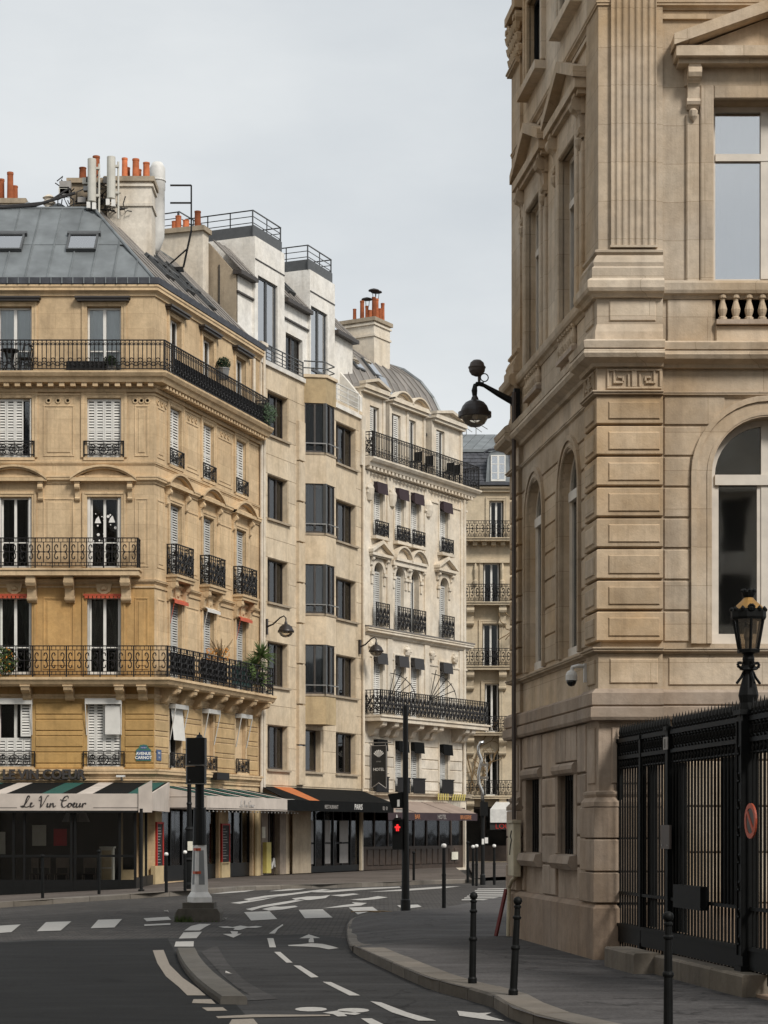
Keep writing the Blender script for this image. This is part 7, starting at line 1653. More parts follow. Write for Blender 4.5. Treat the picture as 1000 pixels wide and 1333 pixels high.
# ---- far house shop
a0_, a1_ = X5(636), X5(690)
aw5 = thing('white_awning', 'small white awning at the foot of the far house', 'awning', F5.M(a0_, -1, 0)); mk('canopy', MB().add([(a0_+0.5, 0, 3.3), (a1_, 0, 3.3), (a1_, -1.6, 2.75), (a0_, -1.6, 2.75), (a0_, -1.6, 2.1), (a1_, -1.6, 2.1)], [(0, 1, 2, 3), (3, 2, 5, 4)]), 'plastic_white', aw5, F5.M())
s5_ = thing('red_lettered_sign', 'black fascia with red letters under the small white awning', 'sign', F5.M(a0_, -1.2, 0)); mk('fascia', MB().box(a0_, a1_, -1.5, -1.3, 1.75, 2.09), 'board_black', s5_, F5.M()); text('LOU', 0.36, 'red_paint', s5_, F5.M(X5(652), -1.52, 1.8), ext=0.004)
shopfront(F5, fh, X5(600), 11.4, 0.15, 2.9, 9, 'wood_dark', 0.8)

# ================================================================== street furniture
def wall_lamp(Fr, u, y, z, reach, r, label, drop=0.0):
    o = thing('wall_lamp', label, 'street lamp', Fr.M(u, y, z), 'globe lamps on wall brackets')
    M = Fr.M(u, y, z)
    mk('wall_plate', MB().box(-0.05, 0.05, -0.06, 0.02, -0.28, 0.28), 'lamp_brown', o, M)
    mk('arm', MB().tube([(0, -0.03, 0.0), (0, -reach*0.35, 0.08), (0, -reach*0.7, 0.30), (0, -reach*0.9, 0.36), (0, -reach, 0.28), (0, -reach, 0.12)], [0.035, 0.032, 0.028, 0.026, 0.026, 0.026], 8), 'lamp_brown', o, M)
    h = -0.20
    mk('lamp_shade', MB().lathe([(0.03, h+r+0.10), (0.05, h+r+0.06), (0.06, h+r*1.0), (r*0.5, h+r*0.88), (r*0.82, h+r*0.6), (r*0.97, h+r*0.25), (r*1.08, h+r*0.12), (r*1.1, h-0.03), (r, h-0.03), (r*0.98, h+0.02)], 20, (0, -reach, 0), False), 'lamp_brown', o, M, True)
    mk('globe', MB().lathe([(r*0.95, h-0.02), (r*0.9, h-r*0.25), (r*0.68, h-r*0.55), (r*0.38, h-r*0.72), (0.01, h-r*0.78)], 20, (0, -reach, 0), False), 'glass_lamp', o, M, True); mk('reflector', MB().lathe([(r*0.94, h-0.02), (r*0.85, h+0.02), (0.02, h+0.05)], 16, (0, -reach, 0), False), 'letter_white', o, M)
    return o
u = F3.u_(345); wall_lamp(F3, u, -0.05, F3.z_(345, 816), 0.78, 0.27, 'brown globe lamp on the wall between corner house and modern block')
u = F3.u_(466.5); wall_lamp(F3, u, -0.05, F3.z_(466, 842), 0.72, 0.27, 'brown globe lamp on the wall left of the hotel')
# large lamp on the town hall
zL = FS.z_(683, 519); uLmp = fq2+0.02
M = FS.M(uLmp, -0.08, zL); o = thing('wall_lamp', 'large dark globe lamp on the town hall bracket against the sky', 'street lamp', M, 'globe lamps on wall brackets')
rch = 0.66; r = 0.215
mk('wall_plate', MB().box(-0.05, 0.05, -0.07, 0.02, -0.30, 0.16).box(-0.06, 0.06, -0.10, 0.0, -0.08, 0.06), 'black_paint', o, M)
mk('arm', MB().tube([(0, -0.04, -0.05), (0, -rch*0.45, 0.08), (0, -rch*0.78, 0.20), (0, -rch*0.9, 0.22), (0, -rch*0.99, 0.20), (0, -rch*1.01, 0.12), (0, -rch*1.0, 0.0), (0, -rch, -0.08)], [0.055, 0.045, 0.03, 0.03, 0.035, 0.045, 0.03, 0.02], 10).box(-0.04, 0.04, -rch*0.98, -rch*0.8, 0.22, 0.245), 'black_paint', o, M)
h = -0.24
mk('lamp_shade', MB().lathe([(0.028, h+r+0.08), (0.05, h+r+0.04), (0.06, h+r*1.02), (r*0.40, h+r*0.98), (r*0.66, h+r*0.84), (r*0.86, h+r*0.60), (r*0.97, h+r*0.34), (r*1.0, h+0.04), (r*1.16, h+0.035), (r*1.16, h-0.035), (r*1.0, h-0.04), (r*0.98, h-0.02)], 28, (0, -rch, 0), False), 'lamp_brown', o, M, False)
mk('globe', MB().lathe([(r*0.96, h-0.03), (r*0.9, h-r*0.30), (r*0.70, h-r*0.62), (r*0.38, h-r*0.82), (0.01, h-r*0.88)], 28, (0, -rch, 0), False), 'glass_lamp', o, M, True); mk('reflector', MB().lathe([(r*0.95, h-0.03), (r*0.90, h+0.02), (r*0.6, h+0.06), (0.02, h+0.07)], 20, (0, -rch, 0), False), 'letter_white', o, M); mk('bulb', MB().lathe([(0.02, h+0.03), (0.05, h-0.01), (0.045, h-0.05), (0.01, h-0.07)], 12, (0, -rch, 0)), 'letter_white', o, M)
mk('control_pod', MB().lathe([(0.03, 0.335), (0.085, 0.36), (0.118, 0.41), (0.124, 0.455), (0.132, 0.46), (0.132, 0.475), (0.118, 0.48), (0.10, 0.54), (0.06, 0.575), (0.01, 0.585)], 22, (0, -rch*0.95, 0)).tube([(0, -rch*0.9, 0.24), (0, -rch*0.9, 0.36)], 0.022, 8), 'lamp_box', o, M)
mk('cable_loop', MB().ring(0, 0, 0.06, 0.006, 0, 12), 'iron', o, FS.M(uLmp, -0.08-rch*0.78, zL+0.32) @ Matrix.Rotation(math.pi/2, 4, 'Z'))
# security camera
M = FS.M(FS.u_(770), -0.05, FS.z_(770, 876)); o = thing('security_camera', 'white dome security camera on the town hall corner pier', 'camera', M)
mk('bracket', MB().box(-0.03, 0.03, -0.05, 0.0, -0.12, 0.12).tube([(0, -0.03, 0.08), (0, -0.12, 0.09), (0, -0.20, 0.07), (0, -0.21, 0.0)], 0.026, 8), 'plastic_white', o, M); mk('housing', MB().lathe([(0.03, 0.06), (0.06, 0.04), (0.075, 0.0), (0.075, -0.07)], 16, (0, -0.21, -0.03)), 'plastic_white', o, M, False); mk('dome', MB().lathe([(0.065, -0.07), (0.06, -0.10), (0.04, -0.135), (0.005, -0.145)], 16, (0, -0.21, -0.03)), 'lens_black', o, M, True)
# electricity cabinet on the wall, with its pipe and the leaning red strut
ux0, ux1 = FS.u_(664), FS.u_(677.5); zc0, zc1 = FS.z_(672, 1141, -0.15), FS.z_(672, 1071, -0.15)
o = thing('electric_cabinet', 'scratched beige cabinet hung on the town hall far pier', 'cabinet', FS.M(ux0, -0.15, 0.3))
ax = FS.u_(661.5, -0.20); bxx = ax+0.42
mk('case', MB().slab(ax, bxx, zc0, zc1, -0.09, -0.20, 0.012), 'box_beige', o, FS.M()); mk('lid', MB().box(ax-0.02, bxx+0.02, -0.22, -0.085, zc1, zc1+0.04), 'box_beige', o, FS.M()); mk('scratch', MB().line([(ax+0.30, -0.202, zc1-0.12), (ax+0.22, -0.202, zc1-0.2), (ax+0.30, -0.202, zc1-0.26), (ax+0.2, -0.202, zc1-0.36), (ax+0.16, -0.202, zc1-0.48)], 0.008), 'iron', o, FS.M())
mk('pipe', MB().tube([(bxx-0.12, -0.14, zc0), (ax+0.12, -0.16, zc0-0.06), (ax-0.02, -0.18, zc0-0.18), (ax-0.05, -0.19, 0.14)], 0.03, 10), 'box_beige', o, FS.M())
p0, p1 = FS.at(650, 1180, -0.3), FS.at(661, 1224, -0.35)
tag(mk('red_strut', MB().bar((LS+0.06, -0.155, 0.84), (LS+0.20, -0.34, SW), 0.022), 'dark_red', None, FS.M()), 'dark red strut leaning at the foot of the town hall far corner', 'strut')
# bollards
def bollard(p, h, kind, label, tilt=0.0, group='bollards'):
    M = Matrix.Translation(p) @ Matrix.Rotation(tilt, 4, 'Y'); o = thing('bollard', label, 'bollard', M, group)
    if kind == 'classic':
        pr = [(0.048, 0), (0.048, 0.05), (0.038, 0.07), (0.036, h*0.46), (0.044, h*0.47), (0.047, h*0.485), (0.043, h*0.50), (0.034, h*0.51), (0.031, h*0.77), (0.041, h*0.78), (0.043, h*0.795), (0.030, h*0.81), (0.028, h*0.88), (0.037, h*0.89), (0.037, h*0.905), (0.022, h*0.92)]
        mk('post', cached_mb('bolA%.2f' % h, lambda: MB().lathe(pr, 14)), 'gate_green', o, M); mk('ball', MB().lathe([(0.018, h*0.915), (0.037, h*0.93), (0.044, h*0.955), (0.037, h*0.985), (0.012, h)], 14), 'gate_green', o, M, True)
    else:
        mk('post', MB().lathe([(0.042, 0), (0.042, h*0.5), (0.047, h*0.5), (0.047, h*0.53), (0.038, h*0.53), (0.035, h-0.1), (0.022, h-0.09)], 12), 'gate_green', o, M); mk('ball', MB().lathe([(0.02, h-0.10), (0.05, h-0.075), (0.056, h-0.045), (0.045, h-0.012), (0.01, h)], 12), 'letter_white' if kind == 'white' else 'gate_green', o, M, True)
    return o
def cached_mb(k, fn): return cached(('mb', k), fn)
def bol(px, base, top, kind, label, tilt=0, dz=SW):
    p = gp(px, base, dz); h = (base-top)/FPX*p.y; return bollard(p, h, kind, label, tilt)
bol(615, 1280, 1161, 'classic', 'upright dark bollard on the kerb edge left of the tilted one', 0.015); bol(668, 1296, 1167, 'classic', 'tilted dark bollard on the kerb in front of the town hall plinth', 0.05)
pb = Vector(((870-500)/FPX*15.9, 15.9, SW)); bollard(pb, 0.97, 'classic', 'nearest dark bollard in front of the stone blocks and iron gate', 0.0)
bol(578, 1182, 1098, 'white', 'tall white topped bollard standing alone right of the signal pole', 0)
for px, b_, t_, k_, lab in ((616, 1153, 1100, 'white', 'left of a close pair of white topped bollards across the street'), (620.5, 1153.5, 1099, 'white', 'right of a close pair of white topped bollards across the street'), (643.5, 1152, 1099, 'white', 'white topped far bollard nearest the town hall edge'), (609, 1149, 1095, 'dark', 'dark far bollard left of the white topped pair'), (538.7, 1146, 1108, 'dark', 'dark far bollard just right of the signal pole by the shopfront'),
                          (55.6, 1169, 1112, 'dark', 'dark post on the far kerb before the red poster'), (129, 1164, 1106, 'dark', 'dark post on the far kerb before the pale cabinet'), (216.6, 1162, 1109.5, 'white', 'white topped bollard left of the island signal by the menu board'), (241, 1159.5, 1107, 'white', 'white topped bollard directly left of the island signal post')):
    bol(px, b_, t_, k_, lab)
p = gp(184, 1160, SW); tag(mk('awning_post', MB().tube([p, p+Vector((0, 0, 2.25))], 0.045, 8).lathe([(0.09, 0), (0.09, 0.04), (0.05, 0.06)], 10, p), 'black_paint'), 'slim black post under the right end of the front awning', 'post')
# island with the signal post
pi = gp(260, 1199, 0.0); S = FPX/pi.y
isl = thing('traffic_island', 'square mossy concrete plinth in the road carrying the white signal post', 'island', T(pi.x, pi.y, 0))
e = 0.42
mk('plinth', MB().prism([(-e, 0), (e, 0), (e, 0.17), (e-0.05, 0.25), (-e+0.05, 0.25), (-e, 0.17)], -0.42, 0.42, 'y').box(-0.30, 0.30, -0.3, 0.3, 0.25, 0.36), 'concrete', isl, T(pi.x, pi.y, 0))
rr = random.Random(8); mb = MB()
for k in range(160):
    a = rr.uniform(-0.42, -0.1) if k < 110 else rr.uniform(-0.4, 0.4); x, y = (a, -0.43) if rr.random() < 0.7 else (-0.43, rr.uniform(-0.42, 0.2)); hh = rr.uniform(0.02, 0.16) if a < -0.1 else 0.04; d = rr.uniform(-0.02, 0.02); mb.add([(x-0.008, y-rr.random()*0.04, 0), (x+0.008, y-rr.random()*0.04, 0), (x+d, y-0.01-rr.random()*0.03, hh)], [(0, 1, 2)])
moss = mk('moss', mb, 'leaf', isl, T(pi.x, pi.y, 0)); moss['kind'] = 'stuff'
zt_ = lambda y: 1.75 + (1080-y)/S
sg = thing('traffic_signal', 'traffic signal seen from behind on a white tapered post in mid road', 'traffic signal', T(pi.x, pi.y, 0.36))
M = T(pi.x, pi.y, 0) @ Matrix.Rotation(rad(24), 4, 'Z')
def frust(mb, w0, w1, z0, z1):
    mb.add([(-w0, -w0, z0), (w0, -w0, z0), (w0, w0, z0), (-w0, w0, z0), (-w1, -w1, z1), (w1, -w1, z1), (w1, w1, z1), (-w1, w1, z1)], [(0, 3, 2, 1), (4, 5, 6, 7), (0, 1, 5, 4), (1, 2, 6, 5), (2, 3, 7, 6), (3, 0, 4, 7)]); return mb
b = MB(); frust(b, 0.185, 0.185, 0.362, 0.46); frust(b, 0.185, 0.132, 0.461, 0.56); frust(b, 0.130, 0.103, 0.561, zt_(1100)); mk('post_base', b, 'signal_white', sg, M)
zA_, zB_ = 0.70, zt_(1100)-0.1
def wz(z): return 0.130+(0.103-0.130)*(z-0.561)/(zt_(1100)-0.561)
for q in range(4):
    Mq = M @ Matrix.Rotation(q*math.pi/2, 4, 'Z'); y0, y1 = -wz(zA_)-0.004, -wz(zB_)-0.004
    mk('inset_panel', MB().add([(-0.06, y0, zA_), (0.06, y0, zA_), (0.045, y1, zB_), (-0.045, y1, zB_), (-0.06, y0+0.02, zA_), (0.06, y0+0.02, zA_), (0.045, y1+0.02, zB_), (-0.045, y1+0.02, zB_)], [(0, 1, 2, 3), (4, 7, 6, 5), (0, 4, 5, 1), (1, 5, 6, 2), (2, 6, 7, 3), (3, 7, 4, 0)]), 'signal_grey', sg, Mq)
for y in (1106, 1136): z = zt_(y); w_ = wz(z)+0.008; mk('reflective_band', MB().box(-w_-0.002, -w_*0.15, -w_-0.006, -w_+0.03, z-0.02, z+0.03).box(-w_-0.004, -w_+0.03, -w_-0.006, w_*0.2, z-0.02, z+0.03), 'orange_red', sg, M)
mk('pole', MB().lathe([(0.135, zt_(1100)), (0.118, zt_(1052)), (0.088, zt_(1051)), (0.085, zt_(962))], 14), 'black_paint', sg, T(pi.x, pi.y, 0))
for (y0, y1, w_) in ((961, 997, 0.165), (998, 1021, 0.16)):
    z0, z1 = zt_(y1), zt_(y0); hd = mk('signal_head', MB().prism([(-w_-0.06, -0.12), (-w_-0.03, -0.2), (w_-0.09, -0.22), (w_-0.02, -0.2), (w_, -0.12), (w_, 0.06), (-w_-0.06, 0.06)], z0+0.015, z1, 'z'), 'black_paint', sg, T(pi.x-0.03, pi.y-0.02, 0)); mk('head_trim', MB().box(-w_-0.065, w_+0.005, -0.225, 0.06, z0, z0+0.013), 'steel_grey', sg, T(pi.x-0.03, pi.y-0.02, 0)); mk('fixing_bolt', MB().lathe([(0.014, 0), (0.014, 0.012)], 8), 'steel_grey', hd, T(pi.x-0.17, pi.y-0.235, z0+0.07) @ Matrix.Rotation(math.pi/2, 4, 'X'))
mk('finial', MB().lathe([(0.09, zt_(961)), (0.06, zt_(959)), (0.05, zt_(957)), (0.015, zt_(956)), (0.012, zt_(953.5))], 10), 'black_paint', sg, T(pi.x, pi.y-0.02, 0))
# second signal post beyond
pj = gp(246.5, 1157, SW); S2 = FPX/pj.y; q_ = lambda y: 1.75+(1080-y)/S2
o = thing('lamp_column', 'dark ringed column on the far pavement half hidden by the island signal', 'column', T(*pj)); mk('base', MB().lathe([(0.15, 0), (0.15, 0.12), (0.12, 0.18), (0.12, 0.75), (0.15, 0.8), (0.11, 0.86), (0.10, 1.6), (0.13, 1.63), (0.09, 1.7)], 12), 'gate_green', o, T(*pj)); mk('shaft', MB().lathe([(0.075, 1.68), (0.065, 2.3), (0.085, 2.32), (0.06, 2.38), (0.055, 3.3)], 10), 'gate_green', o, T(*pj)); mk('label_plate', MB().box(-0.03, 0.11, -0.16, -0.13, 1.05, 1.3), 'poster_pale', o, T(*pj))
# signal pole at the tip of our pavement
pk = gp(528, 1185.5, 0.1); S3 = FPX/pk.y; h3 = lambda y: CAMZ+(1080-y)/S3-pk.z
o = thing('signal_pole', 'tall black pole with red pedestrian light at the pavement tip', 'traffic signal', T(*pk)); M = T(*pk)
mk('pole', MB().lathe([(0.105, 0), (0.10, 0.22), (0.085, 0.24), (0.065, 2.0), (0.052, h3(919)), (0.05, h3(918))], 14), 'black_paint', o, M)
mk('pedestrian_head', MB().box(-0.27, -0.06, -0.14, 0.1, h3(1106), h3(1068)).prism([(-0.27, h3(1068)+0.0), (-0.06, h3(1068)), (-0.10, h3(1068)+0.06), (-0.22, h3(1068)+0.05)], -0.24, -0.0, 'y').tube([(-0.165, -0.14, h3(1078)), (-0.165, -0.19, h3(1078))], 0.085, 14), 'black_paint', o, M)
mb = MB(); zc_ = h3(1078)
for (x0, x1, z0, z1) in ((-0.02, 0.02, 0.045, 0.075), (-0.035, 0.035, 0.0, 0.04), (-0.03, -0.005, -0.06, -0.002), (0.005, 0.03, -0.06, -0.002), (-0.055, -0.038, 0.0, 0.035), (0.038, 0.055, 0.0, 0.035)): mb.box(-0.165+x0, -0.165+x1, -0.194, -0.191, zc_+z0, zc_+z1)
mk('red_figure', mb, 'red_light', o, M)
mk('direction_plate', MB().prism([(-0.36, h3(1034)), (-0.06, h3(1031)), (-0.06, h3(1052)), (-0.28, h3(1052))], -0.05, 0.02, 'y'), 'black_cloth', o, M); mk('number_plate', MB().box(-0.17, -0.12, -0.06, -0.052, h3(1050), h3(1041)), 'letter_white', o, M); mk('sign_rear', MB().box(-0.2, -0.02, -0.02, 0.06, h3(1057), h3(1053)), 'letter_white', o, M)
tag(mk('street_litter', MB().line([(-0.2, 0, 0), (-0.5, 0.15, 0.01), (-0.8, -0.1, 0.02), (-1.1, 0.05, 0.0)], 0.007).line([(-0.5, -0.2, 0), (-0.8, 0.1, 0.01), (-0.9, 0.2, 0)], 0.006), 'twig', None, T(pk.x, pk.y-0.6, 0.10)), 'dead twigs lying on the kerb at the black pole', 'twigs')
# bright metal hoops pole before the far house
pm = gp(628.5, 1152, 0.05); S4 = FPX/pm.y; h4 = lambda y: CAMZ+(1080-y)/S4-pm.z
o = thing('hoop_pole', 'dark post topped by shiny curved metal tubes before the far house', 'post', T(*pm)); M = T(*pm)
mk('post', MB().lathe([(0.09, 0), (0.08, 0.3), (0.06, 0.34), (0.055, h4(1050))], 12).box(-0.08, 0.16, -0.12, 0.12, h4(1062), h4(1044)), 'black_paint', o, M)
mk('curved_tube', MB().tube([(0.0, 0, h4(1044)), (-0.02, 0, h4(1030)), (-0.12, 0, h4(1020)), (-0.13, 0, h4(1005)), (-0.05, 0, h4(992)), (-0.05, 0, h4(988)), (-0.13, 0, h4(980)), (-0.14, 0, h4(972)), (-0.08, 0, h4(967)), (0.04, 0, h4(966))], 0.055, 10), 'chrome', o, M, True); mk('clamp', MB().box(-0.08, 0.18, -0.05, 0.05, h4(1014), h4(1011)).box(-0.08, 0.18, -0.05, 0.05, h4(997), h4(994)).tube([(0.12, 0, h4(1016)), (0.12, 0, h4(992))], 0.025, 6), 'chrome', o, M)
mk('sticker', MB().box(-0.03, 0.04, -0.07, -0.055, 1.25, 1.42).box(0.06, 0.16, -0.07, -0.055, 1.28, 1.46), 'letter_white', o, M)

# ================================================================== town hall railings, gate, lantern
FF = Frame(2.933, 24.96, 0.134, -0.991)
uf = lambda px: FF.u_(px)
U1, U2, U3, U4 = uf(836), uf(873), uf(974), uf(974)+2.2
ZB0, ZR1_, ZR2_, ZSP = 0.36, 2.62, 2.83, 3.03
G = 'gate_green'
def grille(root, a, b, sheet_rng=(), nb=None):
    mk('top_rail', MB().box(a, b, -0.03, 0.03, ZR2_, ZR2_+0.05).box(a, b, -0.025, 0.025, ZR1_, ZR1_+0.045), G, root, FF.M())
    mk('bottom_rail', MB().box(a, b, -0.03, 0.03, ZB0, ZB0+0.19).box(a, b, -0.045, 0.045, ZB0+0.19, ZB0+0.23).box(a, b, -0.02, 0.02, 0.95, 0.985), G, root, FF.M())
    pitch = 0.118; n = max(2, round((b-a)/pitch)); p = (b-a)/n
    bm_ = cached('gatebar', lambda: MB().tube([(0, 0, ZB0-0.12), (0, 0, ZR1_)], 0.0155, 6).mesh('bar', G)); sp_ = cached('spike', lambda: MB().lathe([(0.016, ZR2_+0.05), (0.026, ZR2_+0.075), (0.014, ZR2_+0.09), (0.022, ZR2_+0.12), (0.002, ZSP+0.03)], 6).mesh('spear_head', G))
    mb = MB(); mg = MB()
    for i in range(n):
        x = a+p*(i+0.5); ob('bar', bm_, root, FF.M(x)); ob('spear_head', sp_, root, FF.M(x))
        mb.ring(x, (ZR1_+ZR2_+0.05)/2, 0.072, 0.012, 0, 10); mb.ring(x, (ZR1_+ZR2_+0.05)/2, 0.035, 0.010, 0, 8); ob('spear_head', sp_, root, FF.M(x+p/2, 0, -0.03)); mb.ring(x, ZR1_-0.05, 0.03, 0.008, 0, 6); mb.ring(x+p/2, ZR2_+0.085, 0.03, 0.007, 0, 5)
        mb.bar((x-p/2, 0, ZR1_-0.10), (x+p/2, 0, ZR1_-0.10), 0.008); mb.bar((x-p/2, 0, (ZR1_+ZR2_)/2-0.03), (x+p/2, 0, (ZR1_+ZR2_)/2+0.08), 0.012)
    mk('frieze_ornament', mb, G, root, FF.M()); mk('frieze_sheet', MB().box(a, b, 0.03, 0.04, ZR1_-0.12, ZR2_), G, root, FF.M())
    for x0, x1, z0 in sheet_rng: mk('backing_sheet', MB().box(x0, x1, 0.05, 0.06, z0, ZR1_-0.12), G, root, FF.M())
def gpost(root, u, w, zt):
    mk('post', MB().box(u-w, u+w, -w, w, 0.1, zt).box(u-w*1.4, u+w*1.4, -w*1.4, w*1.4, zt, zt+0.05).box(u-w*1.3, u+w*1.3, -w*1.3, w*1.3, 0.1, 0.4), G, root, FF.M())
fe = thing('iron_railing', 'black spear topped iron railing joined to the town hall corner', 'railing', FF.M(0.3, 0, SW)); grille(fe, 0.02, U2-0.05, [(U1+0.04, uf(850), 0.6)]); gpost(fe, 0.03, 0.03, ZR2_); gpost(fe, U1, 0.035, ZR2_)
gt_ = thing('iron_gate', 'tall black iron gate with dark backing sheets beside the lantern post', 'gate', FF.M((U2+U3)/2, 0, SW)); grille(gt_, U2+0.06, U3-0.08, [(U2+0.06, uf(888), 0.6), (uf(932), U3-0.1, 0.95)]); gpost(gt_, U2, 0.05, ZR2_+0.04)
zbx = FF.z_(900, 1186); tag(mk('letter_box', MB().box(uf(890), uf(926), -0.12, -0.04, FF.z_(900, 1182), FF.z_(900, 1152)), 'gate_green', None, FF.M()), 'wide black letter box hung low on the iron gate', 'letter box')
o = thing('intercom', 'dark metal intercom plate on the gate post', 'intercom', FF.M(U2, -0.06, 1.5)); mk('plate', MB().box(uf(869.5), uf(880.5), -0.085, -0.055, FF.z_(875, 1105), FF.z_(875, 1074)), 'lamp_box', o, FF.M()); mk('screw', MB().box(uf(871), uf(872), -0.09, -0.085, FF.z_(875, 1101), FF.z_(875, 1099)).box(uf(878), uf(879), -0.09, -0.085, FF.z_(875, 1101), FF.z_(875, 1099)), 'steel_grey', o, FF.M())
o = thing('number_plate', 'small white plate with a dark bar at the top of the gate post', 'plate', FF.M(U2, -0.06, 2.7)); mk('plate', MB().box(uf(870.5), uf(876), -0.065, -0.055, FF.z_(873, 976), FF.z_(873, 959.5)), 'letter_grey', o, FF.M()); mk('digit', MB().box(uf(873)-0.008, uf(873)+0.008, -0.07, -0.065, FF.z_(873, 974), FF.z_(873, 962)), 'ink', o, FF.M())
lp = thing('lantern_post', 'black iron post with gilded lantern between gate and railing', 'lamp post', FF.M(U3, 0, SW)); gpost(lp, U3, 0.085, ZR2_+0.06)
mb = MB()
for s in (-1, 1): mb.box(U3+s*0.075-0.012, U3+s*0.075+0.012, -0.1, -0.085, 0.5, ZR2_)
for k in range(8): mb.ring(U3, 0.65+k*0.27, 0.045, 0.008, -0.095, 8)
mk('post_ornament', mb, G, lp, FF.M())
zl = FF.z_(974, 930)
pl = FF.xy(U3+0.01)
Ml = T(pl.x, pl.y, 0); Sg = FPX/pl.y; zz_ = lambda y: 1.75+(1080-y)/Sg
mk('stem', MB().lathe([(0.085, zz_(936)), (0.095, zz_(928)), (0.085, zz_(915)), (0.10, zz_(905)), (0.085, zz_(895)), (0.05, zz_(878)), (0.05, zz_(873)), (0.09, zz_(872)), (0.075, zz_(869)), (0.05, zz_(866)), (0.06, zz_(858)), (0.05, zz_(852)), (0.08, zz_(849))], 12), G, lp, Ml)
mb = MB()
for q in range(4):
    Mq = Matrix.Rotation(q*math.pi/2+0.3, 4, 'Z'); t = MB().spiral(0.09, zz_(865), 0.045, 0.012, 2.4, 1.1, 0.011, 0, 10).line([(0.05, 0, zz_(874)), (0.08, 0, zz_(882)), (0.13, 0, zz_(890))], 0.010)
    mb.add([Mq @ Vector(v) for v in t.v], t.f)
mk('scroll', mb, G, lp, Ml)
z0, z1 = zz_(847), zz_(806); r0, r1 = 0.098, 0.155
mb = MB().lathe([(0.115, zz_(850)), (0.12, zz_(846)), (0.10, zz_(845))], 6)
for k in range(6): t = 2*math.pi*(k+0.5)/6; mb.bar((r0*math.cos(t), r0*math.sin(t), z0), (r1*math.cos(t), r1*math.sin(t), z1), 0.010)
mb.lathe([(0.165, zz_(807)), (0.175, zz_(804)), (0.175, zz_(796)), (0.16, zz_(794)), (0.10, zz_(793.5))], 12)
for k in range(12): t = 2*math.pi*k/12; mb.lathe([(0.022, 0), (0.026, 0.02), (0.005, 0.045)], 6, (0.165*math.cos(t), 0.165*math.sin(t), zz_(796)))
mb.ring(0, zz_(793), 0.03, 0.009, -0.17, 8)
mk('lantern_frame', mb, G, lp, Ml)
for k in range(6):
    t0, t1 = 2*math.pi*(k+0.5)/6, 2*math.pi*(k+1.5)/6
    mk('pane', MB().add([(r0*0.97*math.cos(t0), r0*0.97*math.sin(t0), z0), (r0*0.97*math.cos(t1), r0*0.97*math.sin(t1), z0), (r1*0.97*math.cos(t1), r1*0.97*math.sin(t1), z1), (r1*0.97*math.cos(t0), r1*0.97*math.sin(t0), z1)], [(0, 1, 2, 3)]), 'glass_lantern', lp, Ml)
mk('bulb_holder', MB().lathe([(0.03, zz_(846)), (0.03, zz_(835)), (0.045, zz_(830)), (0.04, zz_(818)), (0.01, zz_(814))], 10), 'letter_grey', lp, Ml)
mk('gilded_cap', MB().lathe([(0.158, zz_(793.5)), (0.13, zz_(789)), (0.07, zz_(782)), (0.045, zz_(778))], 12), 'gold', lp, Ml, False)
mb = MB().lathe([(0.048, zz_(778)), (0.06, zz_(775)), (0.07, zz_(771)), (0.03, zz_(770))], 12)
for k in range(8): t = 2*math.pi*k/8; mb.lathe([(0.014, zz_(771)), (0.018, zz_(769)), (0.004, zz_(766.5))], 6, (0.062*math.cos(t), 0.062*math.sin(t), 0))
mk('crown', mb, G, lp, Ml)
o = thing('no_parking_sign', 'small round red rimmed sign on the lantern post seen edge on', 'sign', FF.M(uf(977), -0.1, 1.8)); zc = FF.z_(977.7, 1069); Ms = FF.M(FF.u_(978.5, -0.15), -0.15, zc) @ Matrix.Rotation(math.pi/2, 4, 'X')
mk('disc', MB().lathe([(0.13, 0), (0.13, 0.012)], 24), 'lamp_box', o, Ms); mk('rim', MB().lathe([(0.172, 0), (0.172, 0.018), (0.125, 0.018), (0.125, 0)], 24), 'orange_red', o, Ms); mk('slash', MB().box(-0.02, 0.02, -0.13, 0.13, 0.012, 0.02), 'orange_red', o, Ms @ Matrix.Rotation(0.78, 4, 'Z')); mk('bracket', MB().box(-0.02, 0.02, -0.02, 0.02, -0.06, 0), G, o, Ms)
fe2 = thing('iron_railing', 'black spear topped iron railing right of the lantern post', 'railing', FF.M(U3+1, 0, SW)); grille(fe2, U3+0.1, U4)
# stone blocks along the gate
def sblock(px0, px1, yb, yt, label, depth=0.32):
    p0 = gp(px0, yb, SW); u0 = (Vector((p0.x, p0.y))-FF.o).dot(FF.u); y0 = (Vector((p0.x, p0.y))-FF.o).dot(FF.n); u1 = FF.u_(px1, y0); h = (yb-yt)/FPX*p0.y
    o = thing('stone_block', label, 'stone block', FF.M(u0, y0, SW), 'stone blocks along the gate'); c = 0.02
    W = u1-u0; n = max(1, round(W/1.1))
    for k in range(n):
        a, b = u0+W*k/n+(0.004 if k else 0), u0+W*(k+1)/n-0.004
        mk('ashlar', MB().prism([(y0, 0.0), (y0, h-c), (y0+c, h), (y0+depth-c, h), (y0+depth, h-c), (y0+depth, 0)], a, b, 'x'), 'block_stone', o, FF.M(0, 0, SW-0.01))
sblock(787, 825, 1257.5, 1231, 'short mossy stone block beside the town hall plinth'); sblock(852, 966, 1268, 1242, 'long low stone block lying in front of the iron gate')
th = struct(mk('threshold_slab', MB().box(uf(825), U4, -0.10, 0.25, SW+0.0, SW+0.03), 'hall_base', None, FF.M()))

